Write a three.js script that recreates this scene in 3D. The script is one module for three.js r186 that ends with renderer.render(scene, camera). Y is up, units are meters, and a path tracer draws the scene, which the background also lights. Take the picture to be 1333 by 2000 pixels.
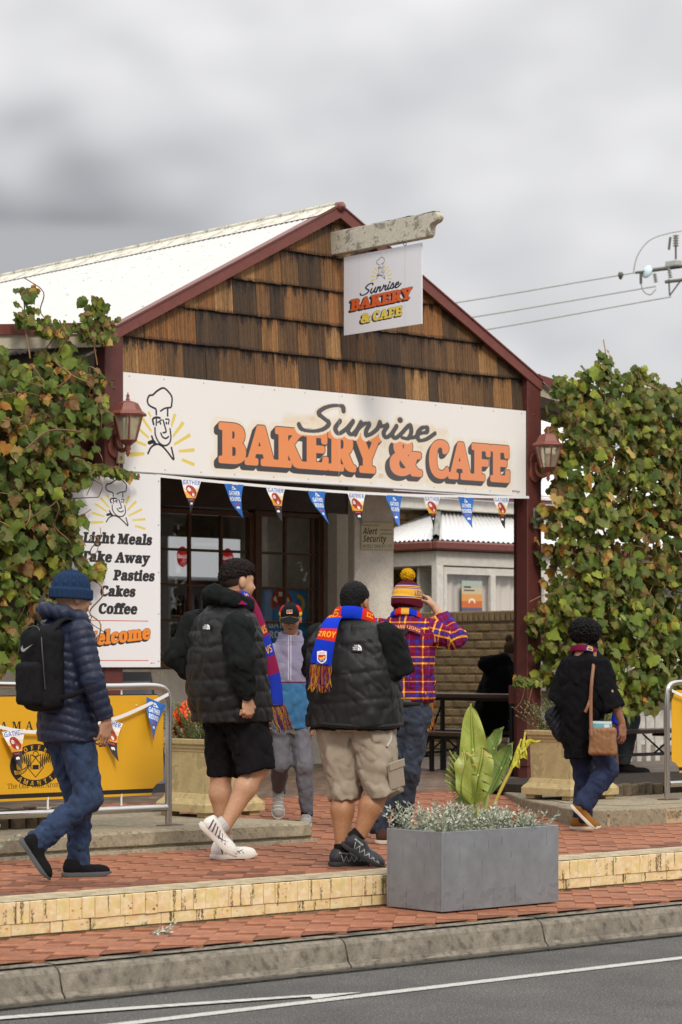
import * as THREE from 'three';
import { mergeGeometries, mergeVertices, toCreasedNormals } from 'three/addons/utils/BufferGeometryUtils.js';
import { createNoise2D, createNoise3D } from 'simplex-noise';

// ---------------------------------------------------------------- camera, sky, sun, exposure
const scene = new THREE.Scene();
const camera = new THREE.PerspectiveCamera(23.45, 1333 / 2000, 0.5, 2000);
camera.position.set(-12.24, 1.235, 16.73);
camera.lookAt(-12.24 + 0.6594, 1.235, 16.73 - 0.7518);
camera.setViewOffset(1333, 2000, 0, -300, 1333, 2000);      // shift lens: level camera, verticals stay upright
camera.updateProjectionMatrix();
camera.focus = 16.5; camera.userData.fStop = 5;
const renderer = new THREE.WebGLRenderer({ antialias: true });
renderer.toneMapping = THREE.LinearToneMapping;
renderer.toneMappingExposure = 1.3;
renderer.shadowMap.enabled = true;

function rng(seed) { let s = seed | 0; return () => { s = (s + 0x6d2b79f5) | 0; let t = Math.imul(s ^ (s >>> 15), 1 | s); t = (t + Math.imul(t ^ (t >>> 7), 61 | t)) ^ t; return ((t ^ (t >>> 14)) >>> 0) / 4294967296; }; }
const n3 = createNoise3D(rng(11)), n2 = createNoise2D(rng(12));
const clamp = (x, a = 0, b = 1) => Math.min(b, Math.max(a, x)), lerp = (a, b, t) => a + (b - a) * t;
const sstep = (a, b, x) => { const t = clamp((x - a) / (b - a)); return t * t * (3 - 2 * t); };

{ // overcast sky, brightest overhead, rolls of darker cloud low down
  const w = 1536, h = 768, d = new Float32Array(w * h * 4);
  for (let j = 0; j < h; j++) {
    const el = ((j + 0.5) / h - 0.5) * Math.PI, y = Math.sin(el), c = Math.cos(el), deg = el * 180 / Math.PI;
    for (let i = 0; i < w; i++) {
      const a = ((i + 0.5) / w - 0.5) * 2 * Math.PI, x = c * Math.cos(a), z = c * Math.sin(a);
      let v;
      if (y <= 0) v = 0.5;
      else {
        const q = 1.7 * y;
        const f1 = n3(x * 2.3 + 4.1, q * 2.2, z * 2.3 - 1.7), f2 = n3(x * 7 + 9, q * 8, z * 7), f3 = n3(x * 17, q * 19 + 3, z * 17), f4 = n3(x * 42 + 2, q * 46, z * 42);
        const n = 0.4 * f1 + 0.42 * f2 + 0.26 * f3 + 0.1 * f4, heavy = 0.5 + 0.5 * n3(x * 4 + 210.98, 0.5, z * 4 - 118.58); // heavier and lighter stretches of cloud round the horizon
        const base = 0.56 + 0.79 * sstep(8, 60, deg);
        const band = Math.exp(-(((deg - 8.2 - 1.2 * f2 + 0.8 * f3) / 3.6) ** 2));
        v = base * (1 + 0.27 * n) - (0.02 + 0.36 * heavy * heavy) * band;
        v = Math.max(0.22, v);
      }
      const k = (j * w + i) * 4, dark = clamp((0.62 - v) * 1.2, 0, 0.4);
      d[k] = v * (1.0 - 0.04 * dark); d[k + 1] = v * (1.0 + 0.005 * dark); d[k + 2] = v * (1.015 + 0.14 * dark); d[k + 3] = 1;
    }
  }
  const sky = new THREE.DataTexture(d, w, h, THREE.RGBAFormat, THREE.FloatType);
  sky.mapping = THREE.EquirectangularReflectionMapping; sky.magFilter = THREE.LinearFilter; sky.needsUpdate = true;
  scene.background = sky; scene.environment = sky;
}
const sun = new THREE.DirectionalLight(0xfff3e2, 1.5);
sun.position.set(-9, 20, 20); sun.target.position.set(0, 1, 0);
sun.castShadow = true; sun.shadow.radius = 24; sun.shadow.mapSize.set(2048, 2048);
Object.assign(sun.shadow.camera, { left: -14, right: 14, top: 14, bottom: -14, near: 1, far: 80 });
scene.add(sun, sun.target);

// ---------------------------------------------------------------- helpers
const V = (x, y, z) => new THREE.Vector3(x, y, z);
const used = new Map();
function numbered(name) { const n = used.get(name) || 0; used.set(name, n + 1); return n ? name + '_' + String(n).padStart(3, '0') : name; }
function tag(o, label, category, group, kind) { o.userData = { ...o.userData }; if (label) o.userData.label = label; if (category) o.userData.category = category; if (group) o.userData.group = group; if (kind) o.userData.kind = kind; return o; }
function thing(name, label, category, pos = [0, 0, 0], turn = 0, group) { const o = new THREE.Group(); o.name = numbered(name); o.position.set(...pos); o.rotation.y = turn; scene.add(o); return tag(o, label, category, group); }
function mesh(name, geo, mat, parent, pos, rot) {
  const o = new THREE.Mesh(Array.isArray(geo) ? mergeGeometries(geo.map((g) => g.index ? g.toNonIndexed() : g)) : geo, mat);
  o.name = parent && parent !== scene ? name : numbered(name); o.castShadow = o.receiveShadow = true;
  if (pos) o.position.set(...pos); if (rot) o.rotation.set(...rot);
  (parent || scene).add(o); return o;
}
const structure = (name, geo, mat, label) => { const o = mesh(name, geo, mat, scene); o.userData.kind = 'structure'; if (label) o.userData.label = label; return o; };
const stuff = (o) => { o.userData.kind = 'stuff'; return o; };
const col = (c) => (Array.isArray(c) ? new THREE.Color().setRGB(...c) : new THREE.Color(c));
function mat(color, rough = 0.8, extra = {}) { return new THREE.MeshStandardMaterial({ color: col(color), roughness: rough, metalness: 0, side: THREE.DoubleSide, ...extra }); }
function phys(color, rough, extra = {}) { return new THREE.MeshPhysicalMaterial({ color: col(color), roughness: rough, side: THREE.DoubleSide, ...extra }); }
function canvas(w, h, draw) { const c = document.createElement('canvas'); c.width = w; c.height = h; draw(c.getContext('2d'), w, h); const t = new THREE.CanvasTexture(c); t.colorSpace = THREE.SRGBColorSpace; t.wrapS = t.wrapT = THREE.RepeatWrapping; t.magFilter = THREE.LinearFilter; return t; }
// computed texture, fn(u, v) -> [r, g, b] 0..255 (sRGB) or a grey; one square covers `metres`
function dtex(n, metres, fn, srgb = true) {
  const d = new Uint8Array(n * n * 4);
  for (let j = 0; j < n; j++) for (let i = 0; i < n; i++) { const c = fn(i / n, j / n), k = (j * n + i) * 4; if (Array.isArray(c)) { d[k] = clamp(c[0], 0, 255); d[k + 1] = clamp(c[1], 0, 255); d[k + 2] = clamp(c[2], 0, 255); } else d[k] = d[k + 1] = d[k + 2] = clamp(c, 0, 255); d[k + 3] = 255; }
  const t = new THREE.DataTexture(d, n, n); t.wrapS = t.wrapT = THREE.RepeatWrapping; t.magFilter = THREE.LinearFilter; t.minFilter = THREE.LinearMipmapLinearFilter; if (srgb) t.colorSpace = THREE.SRGBColorSpace; t.repeat.set(1 / metres, 1 / metres); t.needsUpdate = true; return t;
}
const rep = (t, sx, sy) => { const c = t.clone(); c.repeat.set(1 / sx, 1 / (sy ?? sx)); c.needsUpdate = true; return c; };
// tileable noise on the unit torus
const tn = (u, v, f, s = 0) => { const a = u * 2 * Math.PI, b = v * 2 * Math.PI, r = f / (2 * Math.PI); return 0.5 * (n3(Math.cos(a) * r + s, Math.sin(a) * r + Math.cos(b) * r * 0.73, Math.sin(b) * r - s) + n3(Math.cos(b) * r - s * 2, Math.sin(b) * r + s + Math.cos(a) * r * 0.61, Math.sin(a) * r)); };
const fbm = (u, v, f, s = 0, o = 4) => { let a = 0, k = 0.5; for (let i = 0; i < o; i++) { a += k * tn(u, v, f, s + i * 7.3); f *= 2.1; k *= 0.55; } return a; };

function uvBox(g, ox = 0, oy = 0) { // uv in metres from the dominant axis of each face
  if (g.index) g = g.toNonIndexed();
  g.computeVertexNormals();
  const p = g.attributes.position, n = g.attributes.normal, uv = new Float32Array(p.count * 2);
  for (let i = 0; i < p.count; i++) {
    const k = Math.floor(i / 3) * 3, nx = Math.abs(n.getX(k) + n.getX(k + 1) + n.getX(k + 2)), ny = Math.abs(n.getY(k) + n.getY(k + 1) + n.getY(k + 2)), nz = Math.abs(n.getZ(k) + n.getZ(k + 1) + n.getZ(k + 2));
    const x = p.getX(i), y = p.getY(i), z = p.getZ(i);
    const [a, b] = ny >= nx && ny >= nz ? [x, z] : nx >= nz ? [z, y] : [x, y];
    uv[2 * i] = a + ox; uv[2 * i + 1] = b + oy;
  }
  g.setAttribute('uv', new THREE.BufferAttribute(uv, 2)); return g;
}
function chamfer(w, h, d, c = 0.004, ox = 0, oy = 0) { // box with bevelled edges, 44 triangles
  const P = [], X = w / 2, Y = h / 2, Z = d / 2, pos = [];
  const pt = (sx, sy, sz, a) => [sx * (X - (a === 0 ? 0 : c)), sy * (Y - (a === 1 ? 0 : c)), sz * (Z - (a === 2 ? 0 : c))];
  const tri = (A, B, C) => { const u = V(...B).sub(V(...A)), v = V(...C).sub(V(...A)), m = u.cross(v), q = V(A[0] + B[0] + C[0], A[1] + B[1] + C[1], A[2] + B[2] + C[2]); m.dot(q) < 0 ? P.push(A, C, B) : P.push(A, B, C); };
  const quad = (A, B, C, D) => { tri(A, B, C); tri(A, C, D); };
  for (const s of [-1, 1]) {
    quad(pt(s, -1, -1, 0), pt(s, 1, -1, 0), pt(s, 1, 1, 0), pt(s, -1, 1, 0));
    quad(pt(-1, s, -1, 1), pt(1, s, -1, 1), pt(1, s, 1, 1), pt(-1, s, 1, 1));
    quad(pt(-1, -1, s, 2), pt(1, -1, s, 2), pt(1, 1, s, 2), pt(-1, 1, s, 2));
    for (const r of [-1, 1]) {
      quad(pt(s, r, -1, 0), pt(s, r, 1, 0), pt(s, r, 1, 1), pt(s, r, -1, 1));
      quad(pt(s, -1, r, 0), pt(s, 1, r, 0), pt(s, 1, r, 2), pt(s, -1, r, 2));
      quad(pt(-1, s, r, 1), pt(1, s, r, 1), pt(1, s, r, 2), pt(-1, s, r, 2));
      for (const q of [-1, 1]) tri(pt(s, r, q, 0), pt(s, r, q, 1), pt(s, r, q, 2));
    }
  }
  for (const q of P) pos.push(...q);
  const g = new THREE.BufferGeometry(); g.setAttribute('position', new THREE.Float32BufferAttribute(pos, 3));
  return uvBox(g, ox, oy);
}
const bx = (x0, x1, y0, y1, z0, z1, c = 0.004) => { const g = chamfer(x1 - x0, y1 - y0, z1 - z0, Math.min(c, (x1 - x0) / 3, (y1 - y0) / 3, (z1 - z0) / 3)); g.translate((x0 + x1) / 2, (y0 + y1) / 2, (z0 + z1) / 2); return uvBox(g); };
function prism(pts, depth, bevel = 0, axis = 'z') { // polygon pts [[x, y]...] extruded; axis z (out) or x
  const s = new THREE.Shape(pts.map((p) => new THREE.Vector2(...p)));
  const g = new THREE.ExtrudeGeometry(s, { depth, bevelEnabled: bevel > 0, bevelSize: bevel, bevelThickness: bevel, bevelSegments: 1, curveSegments: 10 });
  if (axis === 'x') g.rotateY(Math.PI / 2); return uvBox(g);
}
function tube(pts, r, seg = 24, rad = 8, closed = false) { return new THREE.TubeGeometry(new THREE.CatmullRomCurve3(pts.map((p) => V(...p)), closed, 'centripetal'), seg, r, rad, closed).toNonIndexed(); }
function bar(a, b, r, rad = 8) { const A = V(...a), B = V(...b), g = new THREE.CylinderGeometry(r, r, A.distanceTo(B), rad).toNonIndexed(); g.applyQuaternion(new THREE.Quaternion().setFromUnitVectors(V(0, 1, 0), B.clone().sub(A).normalize())); g.translate((A.x + B.x) / 2, (A.y + B.y) / 2, (A.z + B.z) / 2); return g; }
function lathe(pts, seg = 20) { return new THREE.LatheGeometry(pts.map((p) => new THREE.Vector2(...p)), seg).toNonIndexed(); }
function strip(x0, x1, y, z0, z1, nx = 1, nz = 1) { const g = new THREE.PlaneGeometry(x1 - x0, z1 - z0, nx, nz); g.rotateX(-Math.PI / 2); g.translate((x0 + x1) / 2, y, (z0 + z1) / 2); const p = g.attributes.position, uv = g.attributes.uv; for (let i = 0; i < p.count; i++) uv.setXY(i, p.getX(i), p.getZ(i)); return g; }
// board with a print on its front (+z) face; the other faces take the colour of the print's corner pixel
function printed(w, h, d, u0 = 0, u1 = 1, v0 = 0, v1 = 1) {
  const g = new THREE.BoxGeometry(w, h, d).toNonIndexed(), uv = g.attributes.uv, n = g.attributes.normal;
  for (let i = 0; i < uv.count; i++) n.getZ(i) > 0.5 ? uv.setXY(i, lerp(u0, u1, uv.getX(i)), lerp(v0, v1, uv.getY(i))) : uv.setXY(i, 0.002, 0.002);
  return g;
}
// ---------------------------------------------------------------- shared surface textures
const T = {};
T.grain = dtex(512, 1, (u, v) => 205 + 60 * fbm(u, v, 40, 1, 3) + 40 * fbm(u, v, 6, 5, 4) + (n2(u * 900, v * 900) > 0.55 ? -18 : 0));
T.stone = dtex(512, 1.2, (u, v) => { const a = fbm(u, v, 5, 2, 5), b = fbm(u, v, 60, 9, 2), g = 190 + 70 * a + 55 * b; return [g, g * 0.99, g * 0.95]; });
T.paint = dtex(256, 0.7, (u, v) => 236 + 22 * fbm(u, v, 9, 4, 4) + 14 * tn(u, v, 70, 1));
T.cloth = dtex(256, 0.06, (u, v) => 215 + 26 * Math.sin(u * 2 * Math.PI * 32) * Math.sin(v * 2 * Math.PI * 32) + 22 * fbm(u, v, 12, 3, 3));
T.denim = dtex(512, 0.5, (u, v) => { const a = fbm(u, v, 5, 8, 4), w = Math.sin((u + v) * 2 * Math.PI * 110), g = 175 + 60 * a + 12 * w + 30 * tn(u, v, 60, 2); return [g * 0.97, g, g * 1.02]; });
T.bumpf = dtex(256, 0.25, (u, v) => 128 + 110 * fbm(u, v, 30, 6, 3), false);
// ---------------------------------------------------------------- ground, road, kerbs, paving
const Tas = dtex(800, 2.0, (u, v) => { const s = n2(u * 190, v * 190), s2 = n2(u * 90 + 9, v * 90), a = fbm(u, v, 3, 3, 4); let g = 74 + 20 * a + 20 * s + 13 * s2; if (s > 0.66 && s2 > -0.1) g += 66; if (s < -0.68) g -= 30; const cr = Math.abs(n2(u * 3.1 + 0.4 * n2(u * 9, v * 9), v * 3.1 + 5)); if (cr < 0.006) g -= 34; return [g * 1.01, g * 0.985, g * 0.95]; });
const asphalt = mat(0xffffff, 0.85, { map: Tas, bumpMap: dtex(512, 0.8, (u, v) => 128 + 90 * n2(u * 170, v * 170) + 40 * n2(u * 60, v * 60), false), bumpScale: 0.004 });
structure('ground', strip(-400, 400, -0.43, -400, 400), mat([0.07, 0.075, 0.045], 1, { map: rep(T.stone, 7) }));
structure('road', strip(-60, 60, -0.37, 7.06, 19, 8, 4), asphalt, 'dark grey asphalt road with a white edge line');
structure('opposite_footpath', bx(-60, 60, -0.42, -0.22, 19, 26), mat([0.3, 0.28, 0.25], 0.9, { map: T.stone }));
{ // worn painted lines
  const lineT = canvas(1024, 64, (c, w, h) => { const r = rng(5); c.fillStyle = '#b4b2ac'; c.fillRect(0, 0, w, h); for (let i = 0; i < 5200; i++) { const e = Math.abs(r() - r()); const y = r() < 0.5 ? e * 22 : h - e * 22; c.fillStyle = r() < 0.55 ? 'rgba(70,70,70,0.55)' : 'rgba(205,203,198,0.6)'; c.fillRect(r() * w, r() < 0.3 ? r() * h : y, 1 + r() * 4, 1 + r() * 2.5); } });
  lineT.repeat.set(1 / 1.6, 1);
  const paint = mat(0xffffff, 0.7, { map: lineT });
  const g = strip(-14, 14, -0.366, 7.75, 7.84), uv = g.attributes.uv; for (let i = 0; i < uv.count; i++) uv.setY(i, uv.getY(i) > 7.8 ? 1 : 0);
  structure('road_line', g, paint, 'white painted edge line on the asphalt');
  // angled bay line that leaves the edge line
  const s = new THREE.Shape(); s.moveTo(-4.55, -7.76); s.lineTo(-4.5, -7.68); s.quadraticCurveTo(-5.6, -7.42, -6.6, -7.23); s.lineTo(-6.6, -7.14); s.quadraticCurveTo(-5.6, -7.32, -4.55, -7.6); s.lineTo(-4.2, -7.72); s.closePath();
  const b = new THREE.ShapeGeometry(s, 16); b.rotateX(-Math.PI / 2); b.translate(0, -0.362, 0); const buv = b.attributes.uv; for (let i = 0; i < buv.count; i++) buv.setY(i, 0.5);
  structure('bay_line', b, paint, 'white painted parking line running into the edge line');
}
{ // concrete gutter and kerb stones along the road
  const Tk = dtex(640, 1.4, (u, v) => { const a = fbm(u, v, 4, 12, 5), b = fbm(u, v, 26, 4, 3), s = n2(u * 280, v * 280); let g = 128 + 62 * b + 60 * a + 16 * s; if (a + 0.4 * b < -0.12) g -= 24; if (s > 0.72) g += 38; return [g, g * 0.97, g * 0.9]; });
  const Tkd = dtex(640, 1.4, (u, v) => { const a = fbm(u, v, 3, 22, 5), b = fbm(u, v, 22, 14, 4), s = n2(u * 300 + 7, v * 300); let g = 136 + 36 * b + 40 * a; if (s > 0.66 && b > -0.1) g += 34; if (b < -0.2) g -= 10; return [g, g * 0.97, g * 0.92]; });
  const kerbMat = mat([0.8, 0.75, 0.66], 0.92, { map: Tkd, bumpMap: T.bumpf, bumpScale: 0.006 }), topMat = mat([0.75, 0.7, 0.6], 0.92, { map: Tk, bumpMap: T.bumpf, bumpScale: 0.003 });
  const k = thing('road_kerb', 'long grey stained concrete kerb between the paving and the road', 'kerb');
  const joints = [-30, -12, -8.2, -5.45, -3.62, -2.13, 0.4, 3, 6, 12, 30];
  for (let i = 0; i + 1 < joints.length; i++) {
    const a = joints[i] + 0.006, b = joints[i + 1] - 0.006;
    // profile z, y
    const P = [[6.78, -0.5], [6.78, -0.215], [6.79, -0.205], [6.9, -0.212], [6.925, -0.222], [6.94, -0.24], [6.965, -0.33], [6.985, -0.352], [7.0, -0.5]];
    const s = new THREE.Shape(P.map(([z, y]) => new THREE.Vector2(-z, y)));
    let g = new THREE.ExtrudeGeometry(s, { depth: b - a, bevelEnabled: false, steps: Math.max(1, Math.round((b - a) / 0.25)) }); g.rotateY(Math.PI / 2); g.translate(a, 0, 0);
    const p = g.attributes.position; for (let q = 0; q < p.count; q++) { const x = p.getX(q), y = p.getY(q); if (y > -0.34 && y < -0.2) p.setZ(q, p.getZ(q) + 0.006 * n2(x * 2.2, 3) + 0.004 * n2(x * 9, 8)); }
    mesh('kerb_stone', uvBox(g), kerbMat, k);
    mesh('kerb_top', strip(a, b, -0.2015, 6.79, 6.9, 8, 1), topMat, k);
  }
  structure('gutter', strip(-30, 30, -0.358, 7.0, 7.075, 60, 1), mat([0.16, 0.15, 0.13], 0.8, { map: Tk }), 'dark concrete gutter strip along the road kerb');
}
const brickPal = [[0.42, 0.165, 0.085], [0.44, 0.175, 0.09], [0.4, 0.155, 0.08], [0.45, 0.185, 0.1], [0.42, 0.175, 0.095], [0.38, 0.145, 0.075]];
const paverMat = mat(0xffffff, 0.78, { map: dtex(512, 0.6, (u, v) => { const g = 218 + 55 * fbm(u, v, 6, 31, 4) + 34 * tn(u, v, 60, 3); return [g, g * 0.985, g * 0.965]; }), bumpMap: T.bumpf, bumpScale: 0.0025 });
const mortar = mat([0.35, 0.14, 0.075], 0.95, { map: T.stone });
structure('lower_footpath', strip(-30, 30, -0.1905, 5.9, 6.8, 4, 1), mortar, 'narrow lower strip of red brick paving');
structure('footpath', strip(-30, 30, -0.0055, 3.3, 5.8, 4, 1), mortar, 'red brick footpath');
{ // paving bricks, herringbone at 45 degrees, too flat in the view to pick apart singly
  const L = 0.23, W = 0.115, g = chamfer(L - 0.0018, 0.03, W - 0.0018, 0.0009);
  const list = [], r = rng(77);
  const rampY = (x, z) => (z > 3.55 ? 0 : clamp((3.55 - z) / 2.75) * 0.122);
  const inside = (x, z) => { if (z > 3.45 && z < 5.62) return 0; if (z > 6.0 && z < 6.76) return -0.185; if (z <= 3.45 && z > 0.72 + 0.06 * x && x > -0.96 && x < 3.85 - 0.6 * (z - 0.6)) return 0; return null; };
  const c45 = Math.SQRT1_2;
  for (let a = -110; a < 110; a++) for (let b = -110; b < 110; b++) {
    // herringbone cells: pairs of an along-u and an along-v brick, period (W, W) shifts
    for (const k of [0, 1]) {
      const u = a * W + b * 2 * L, v = a * W - b * 0;
      const cu = k ? u + W / 2 + L : u + L / 2, cv = k ? v + L / 2 - W * 0 : v + W / 2;
      const x = (cu - cv) * c45 - 1, z = (cu + cv) * c45 + 3.5;
      const Y = inside(x, z); if (Y === null || x < -9 || x > 8) continue;
      list.push([x, z, k, Y + (Y === 0 ? rampY(x, z) : 0), z <= 3.5]);
    }
  }
  const im = new THREE.InstancedMesh(g, paverMat, list.length), m = new THREE.Matrix4(), e = new THREE.Euler(), q = new THREE.Quaternion(), c = new THREE.Color();
  list.forEach(([x, z, k, Y, ramp], i) => {
    e.set(ramp ? Math.atan(0.122 / 2.75) : 0, (k ? -Math.PI / 4 - Math.PI / 2 : -Math.PI / 4) + (r() - 0.5) * 0.02, 0, 'XYZ'); q.setFromEuler(e);
    m.compose(V(x, Y - 0.015 + (r() - 0.5) * 0.0014, z), q, V(1, 1, 1)); im.setMatrixAt(i, m);
    const p = brickPal[Math.floor(r() * brickPal.length)], f = 0.92 + r() * 0.15; c.setRGB(p[0] * f, p[1] * f, p[2] * f);
    const wet = z > 5.05 && z < 5.62 ? sstep(0.1, 0.45, n2(x * 0.9 + 4, z * 2.2) + (z - 5.2) * 0.9) : 0; // damp stain that collects by the low wall
    c.lerp(new THREE.Color(0.13, 0.045, 0.026), wet * 0.75);
    im.setColorAt(i, c);
  });
  im.name = 'paving_bricks'; im.castShadow = im.receiveShadow = true;
  const holder = scene.children.find((o) => o.name === 'footpath'); holder.add(im); stuff(im);
}
{ // veranda floor and its sloped mortar bed for the ramp
  const P = [[3.5, -0.0045], [0.6, 0.1245], [0.6, -0.1], [3.5, -0.1]].map(([z, y]) => [-z, y]);
  const g = prism(P, 5.2, 0, 'x'); g.translate(-1.0, 0, 0); structure('ramp', g, mortar, 'red brick ramp rising to the veranda');
  const fl = mat([0.27, 0.21, 0.165], 0.75, { map: dtex(512, 1.1, (u, v) => { const g = 175 + 85 * fbm(u, v, 4, 41, 5) + 30 * tn(u, v, 60, 3); return [g, g * 0.97, g * 0.92]; }) });
  const sl = prism([[-0.72, -0.3], [-0.72, 0.12], [2.7, 0.222], [2.7, -0.3]], 16.95, 0, 'x'); sl.translate(-12, 0, 0); structure('veranda_floor', sl, fl, 'brown paved veranda floor rising gently to the shop front'); structure('side_yard_floor', bx(4.955, 14, -0.3, 0.12, -7.5, 0.72, 0.006), fl, 'brown paved yard beside the veranda');
  // dull paver courses on the veranda floor
  const r = rng(5), gs = chamfer(0.225, 0.03, 0.11, 0.003), pl = [];
  for (let j = 0; j < 34; j++) for (let i = 0; i < 34; i++) { const x = 0.2 + i * 0.231 + (j % 2) * 0.115, z = 0.66 - j * 0.1155; if (x < 4.84 ? z > -2.45 : x > 5.07) pl.push([x, z]); }
  const im = new THREE.InstancedMesh(gs, mat(0xffffff, 0.6, { map: fl.map }), pl.length), m = new THREE.Matrix4(), c = new THREE.Color();
  pl.forEach(([x, z], i) => { m.makeTranslation(x, 0.1065 + (x < 4.9 ? (0.72 - z) * 0.0298 : 0) + (r() - 0.5) * 0.003, z); im.setMatrixAt(i, m); const f = 0.75 + r() * 0.45; c.setRGB(0.32 * f, 0.22 * f, 0.16 * f); im.setColorAt(i, c); });
  im.name = 'floor_pavers'; scene.children.find((o) => o.name === 'veranda_floor').add(stuff(im));
}
{ // concrete edge steps in front of the veranda, left straight, right curving back
  const Tc = dtex(640, 1.3, (u, v) => { const a = fbm(u, v, 4, 51, 5), b = fbm(u, v, 30, 54, 3), s = n2(u * 260, v * 260); let g = 182 + 46 * a + 40 * b; if (s > 0.7) g -= 34; if (a > 0.16 && b > 0.04) g -= 45; return [g, g * 0.965, g * 0.88]; });
  const cm = mat([0.62, 0.57, 0.48], 0.93, { map: Tc, bumpMap: T.bumpf, bumpScale: 0.008 });
  const left = thing('concrete_step', 'long rough grey concrete step below the yellow barrier, ending at the brick ramp', 'step');
  const edge = (x, s) => 0.012 * n2(x * 1.7, s) + 0.006 * n2(x * 8, s + 4);
  const rough = (g, s) => { const p = g.attributes.position; for (let i = 0; i < p.count; i++) { const x = p.getX(i), y = p.getY(i), z = p.getZ(i); if (z > 3.3) p.setXYZ(i, x, y + 0.5 * edge(x, s + 2) * (y > 0.05 ? 1 : 0), z + edge(x, s) * (y < 0.05 ? 1.6 : 0.7)); } return uvBox(g); };
  const sweep = (a, b, P) => { const s = new THREE.Shape(P.map(([z, y]) => new THREE.Vector2(-z, y))); const g = new THREE.ExtrudeGeometry(s, { depth: b - a, bevelEnabled: false, steps: Math.round((b - a) / 0.05) }); g.rotateY(Math.PI / 2); g.translate(a, 0, 0); return g.toNonIndexed(); };
  mesh('step_body', rough(sweep(-12, -0.97, [[3.2, -0.06], [3.2, 0.137], [3.52, 0.137], [3.55, 0.12], [3.565, 0.045], [3.545, 0.03], [3.54, -0.06]]), 1), cm, left);
  mesh('step_footing', rough(sweep(-12, -0.94, [[3.3, -0.06], [3.3, 0.022], [3.6, 0.02], [3.64, -0.06]]), 3), cm, left);
  const ri = thing('concrete_step', 'curved stained concrete step under the woman, beside the brick ramp', 'step');
  const s = new THREE.Shape(); s.moveTo(3.75, -0.6); s.quadraticCurveTo(3.2, -1.3, 2.75, -1.9); s.quadraticCurveTo(2.2, -2.6, 1.95, -3.15); s.quadraticCurveTo(1.5, -3.7, 1.75, -3.82); s.quadraticCurveTo(2.0, -3.88, 2.6, -3.88); s.lineTo(12, -3.85); s.lineTo(12, -3.5); s.lineTo(2.6, -3.5); s.lineTo(2.4, -3.1); s.lineTo(4, -0.6); s.closePath();
  const g = new THREE.ExtrudeGeometry(s, { depth: 0.135, bevelEnabled: true, bevelSize: 0.012, bevelThickness: 0.012, bevelSegments: 2, curveSegments: 24 }); g.rotateX(-Math.PI / 2); g.translate(0, -0.02, 0);
  mesh('step_body', uvBox(g), cm, ri);
  const lich = canvas(1024, 96, (c, w, h) => { const r = rng(44); c.fillStyle = '#c9b390'; c.fillRect(0, 0, w, h); for (let i = 0; i < 5200; i++) { const x = r() * w, e = 46 + 26 * n2(x * 0.012, 4) + 14 * n2(x * 0.05, 9), y = r() * h; if (y > 8 && y < e + (r() - 0.5) * 16 && n2(x * 0.006, 1) > -0.35) { c.fillStyle = `rgba(${50 + r() * 40},${42 + r() * 34},${32 + r() * 26},${0.25 + r() * 0.5})`; c.fillRect(x, y, 2 + r() * 5, 2 + r() * 4); } else if (r() < 0.3) { c.fillStyle = `rgba(${150 + r() * 60},${130 + r() * 50},${100 + r() * 40},0.3)`; c.fillRect(x, y, 2 + r() * 6, 1 + r() * 4); } } });
  const fr = []; for (let i = 0; i <= 60; i++) { const x = 1.78 + i * 0.12; fr.push([x, x < 2.6 ? 3.842 + 0.055 * sstep(1.7, 2.6, x) : 3.897 - 0.0032 * (x - 2.6)]); }
  const fp = [], fu = [], fi = []; fr.forEach(([x, z], i) => { fp.push(x, -0.012, z, x, 0.112, z); fu.push(x / 1.7, 0, x / 1.7, 1); if (i) { const a = 2 * i - 2; fi.push(a, a + 2, a + 1, a + 1, a + 2, a + 3); } }); const fg = new THREE.BufferGeometry(); fg.setAttribute('position', new THREE.Float32BufferAttribute(fp, 3)); fg.setAttribute('uv', new THREE.Float32BufferAttribute(fu, 2)); fg.setIndex(fi); fg.computeVertexNormals();
  mesh('lichen_face', fg, mat(0xffffff, 0.95, { map: lich, bumpMap: T.bumpf, bumpScale: 0.006 }), ri);
  // veranda-level concrete apron behind both steps
  structure('left_apron', bx(-12, -0.97, -0.1, 0.132, 0.72, 3.21, 0.003), cm, 'dirty concrete apron under the left planter and barrier');
  const ap = new THREE.Shape(); ap.moveTo(3.8, -0.72); ap.lineTo(2.85, -1.95); ap.lineTo(2.15, -3.05); ap.lineTo(2.3, -3.6); ap.lineTo(14, -3.6); ap.lineTo(14, -0.72); ap.closePath();
  const ag = new THREE.ExtrudeGeometry(ap, { depth: 0.16, bevelEnabled: false }); ag.rotateX(-Math.PI / 2); ag.translate(0, -0.028, 0);
  structure('right_apron', uvBox(ag), cm, 'dirty concrete apron under the right planter');
}
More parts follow.
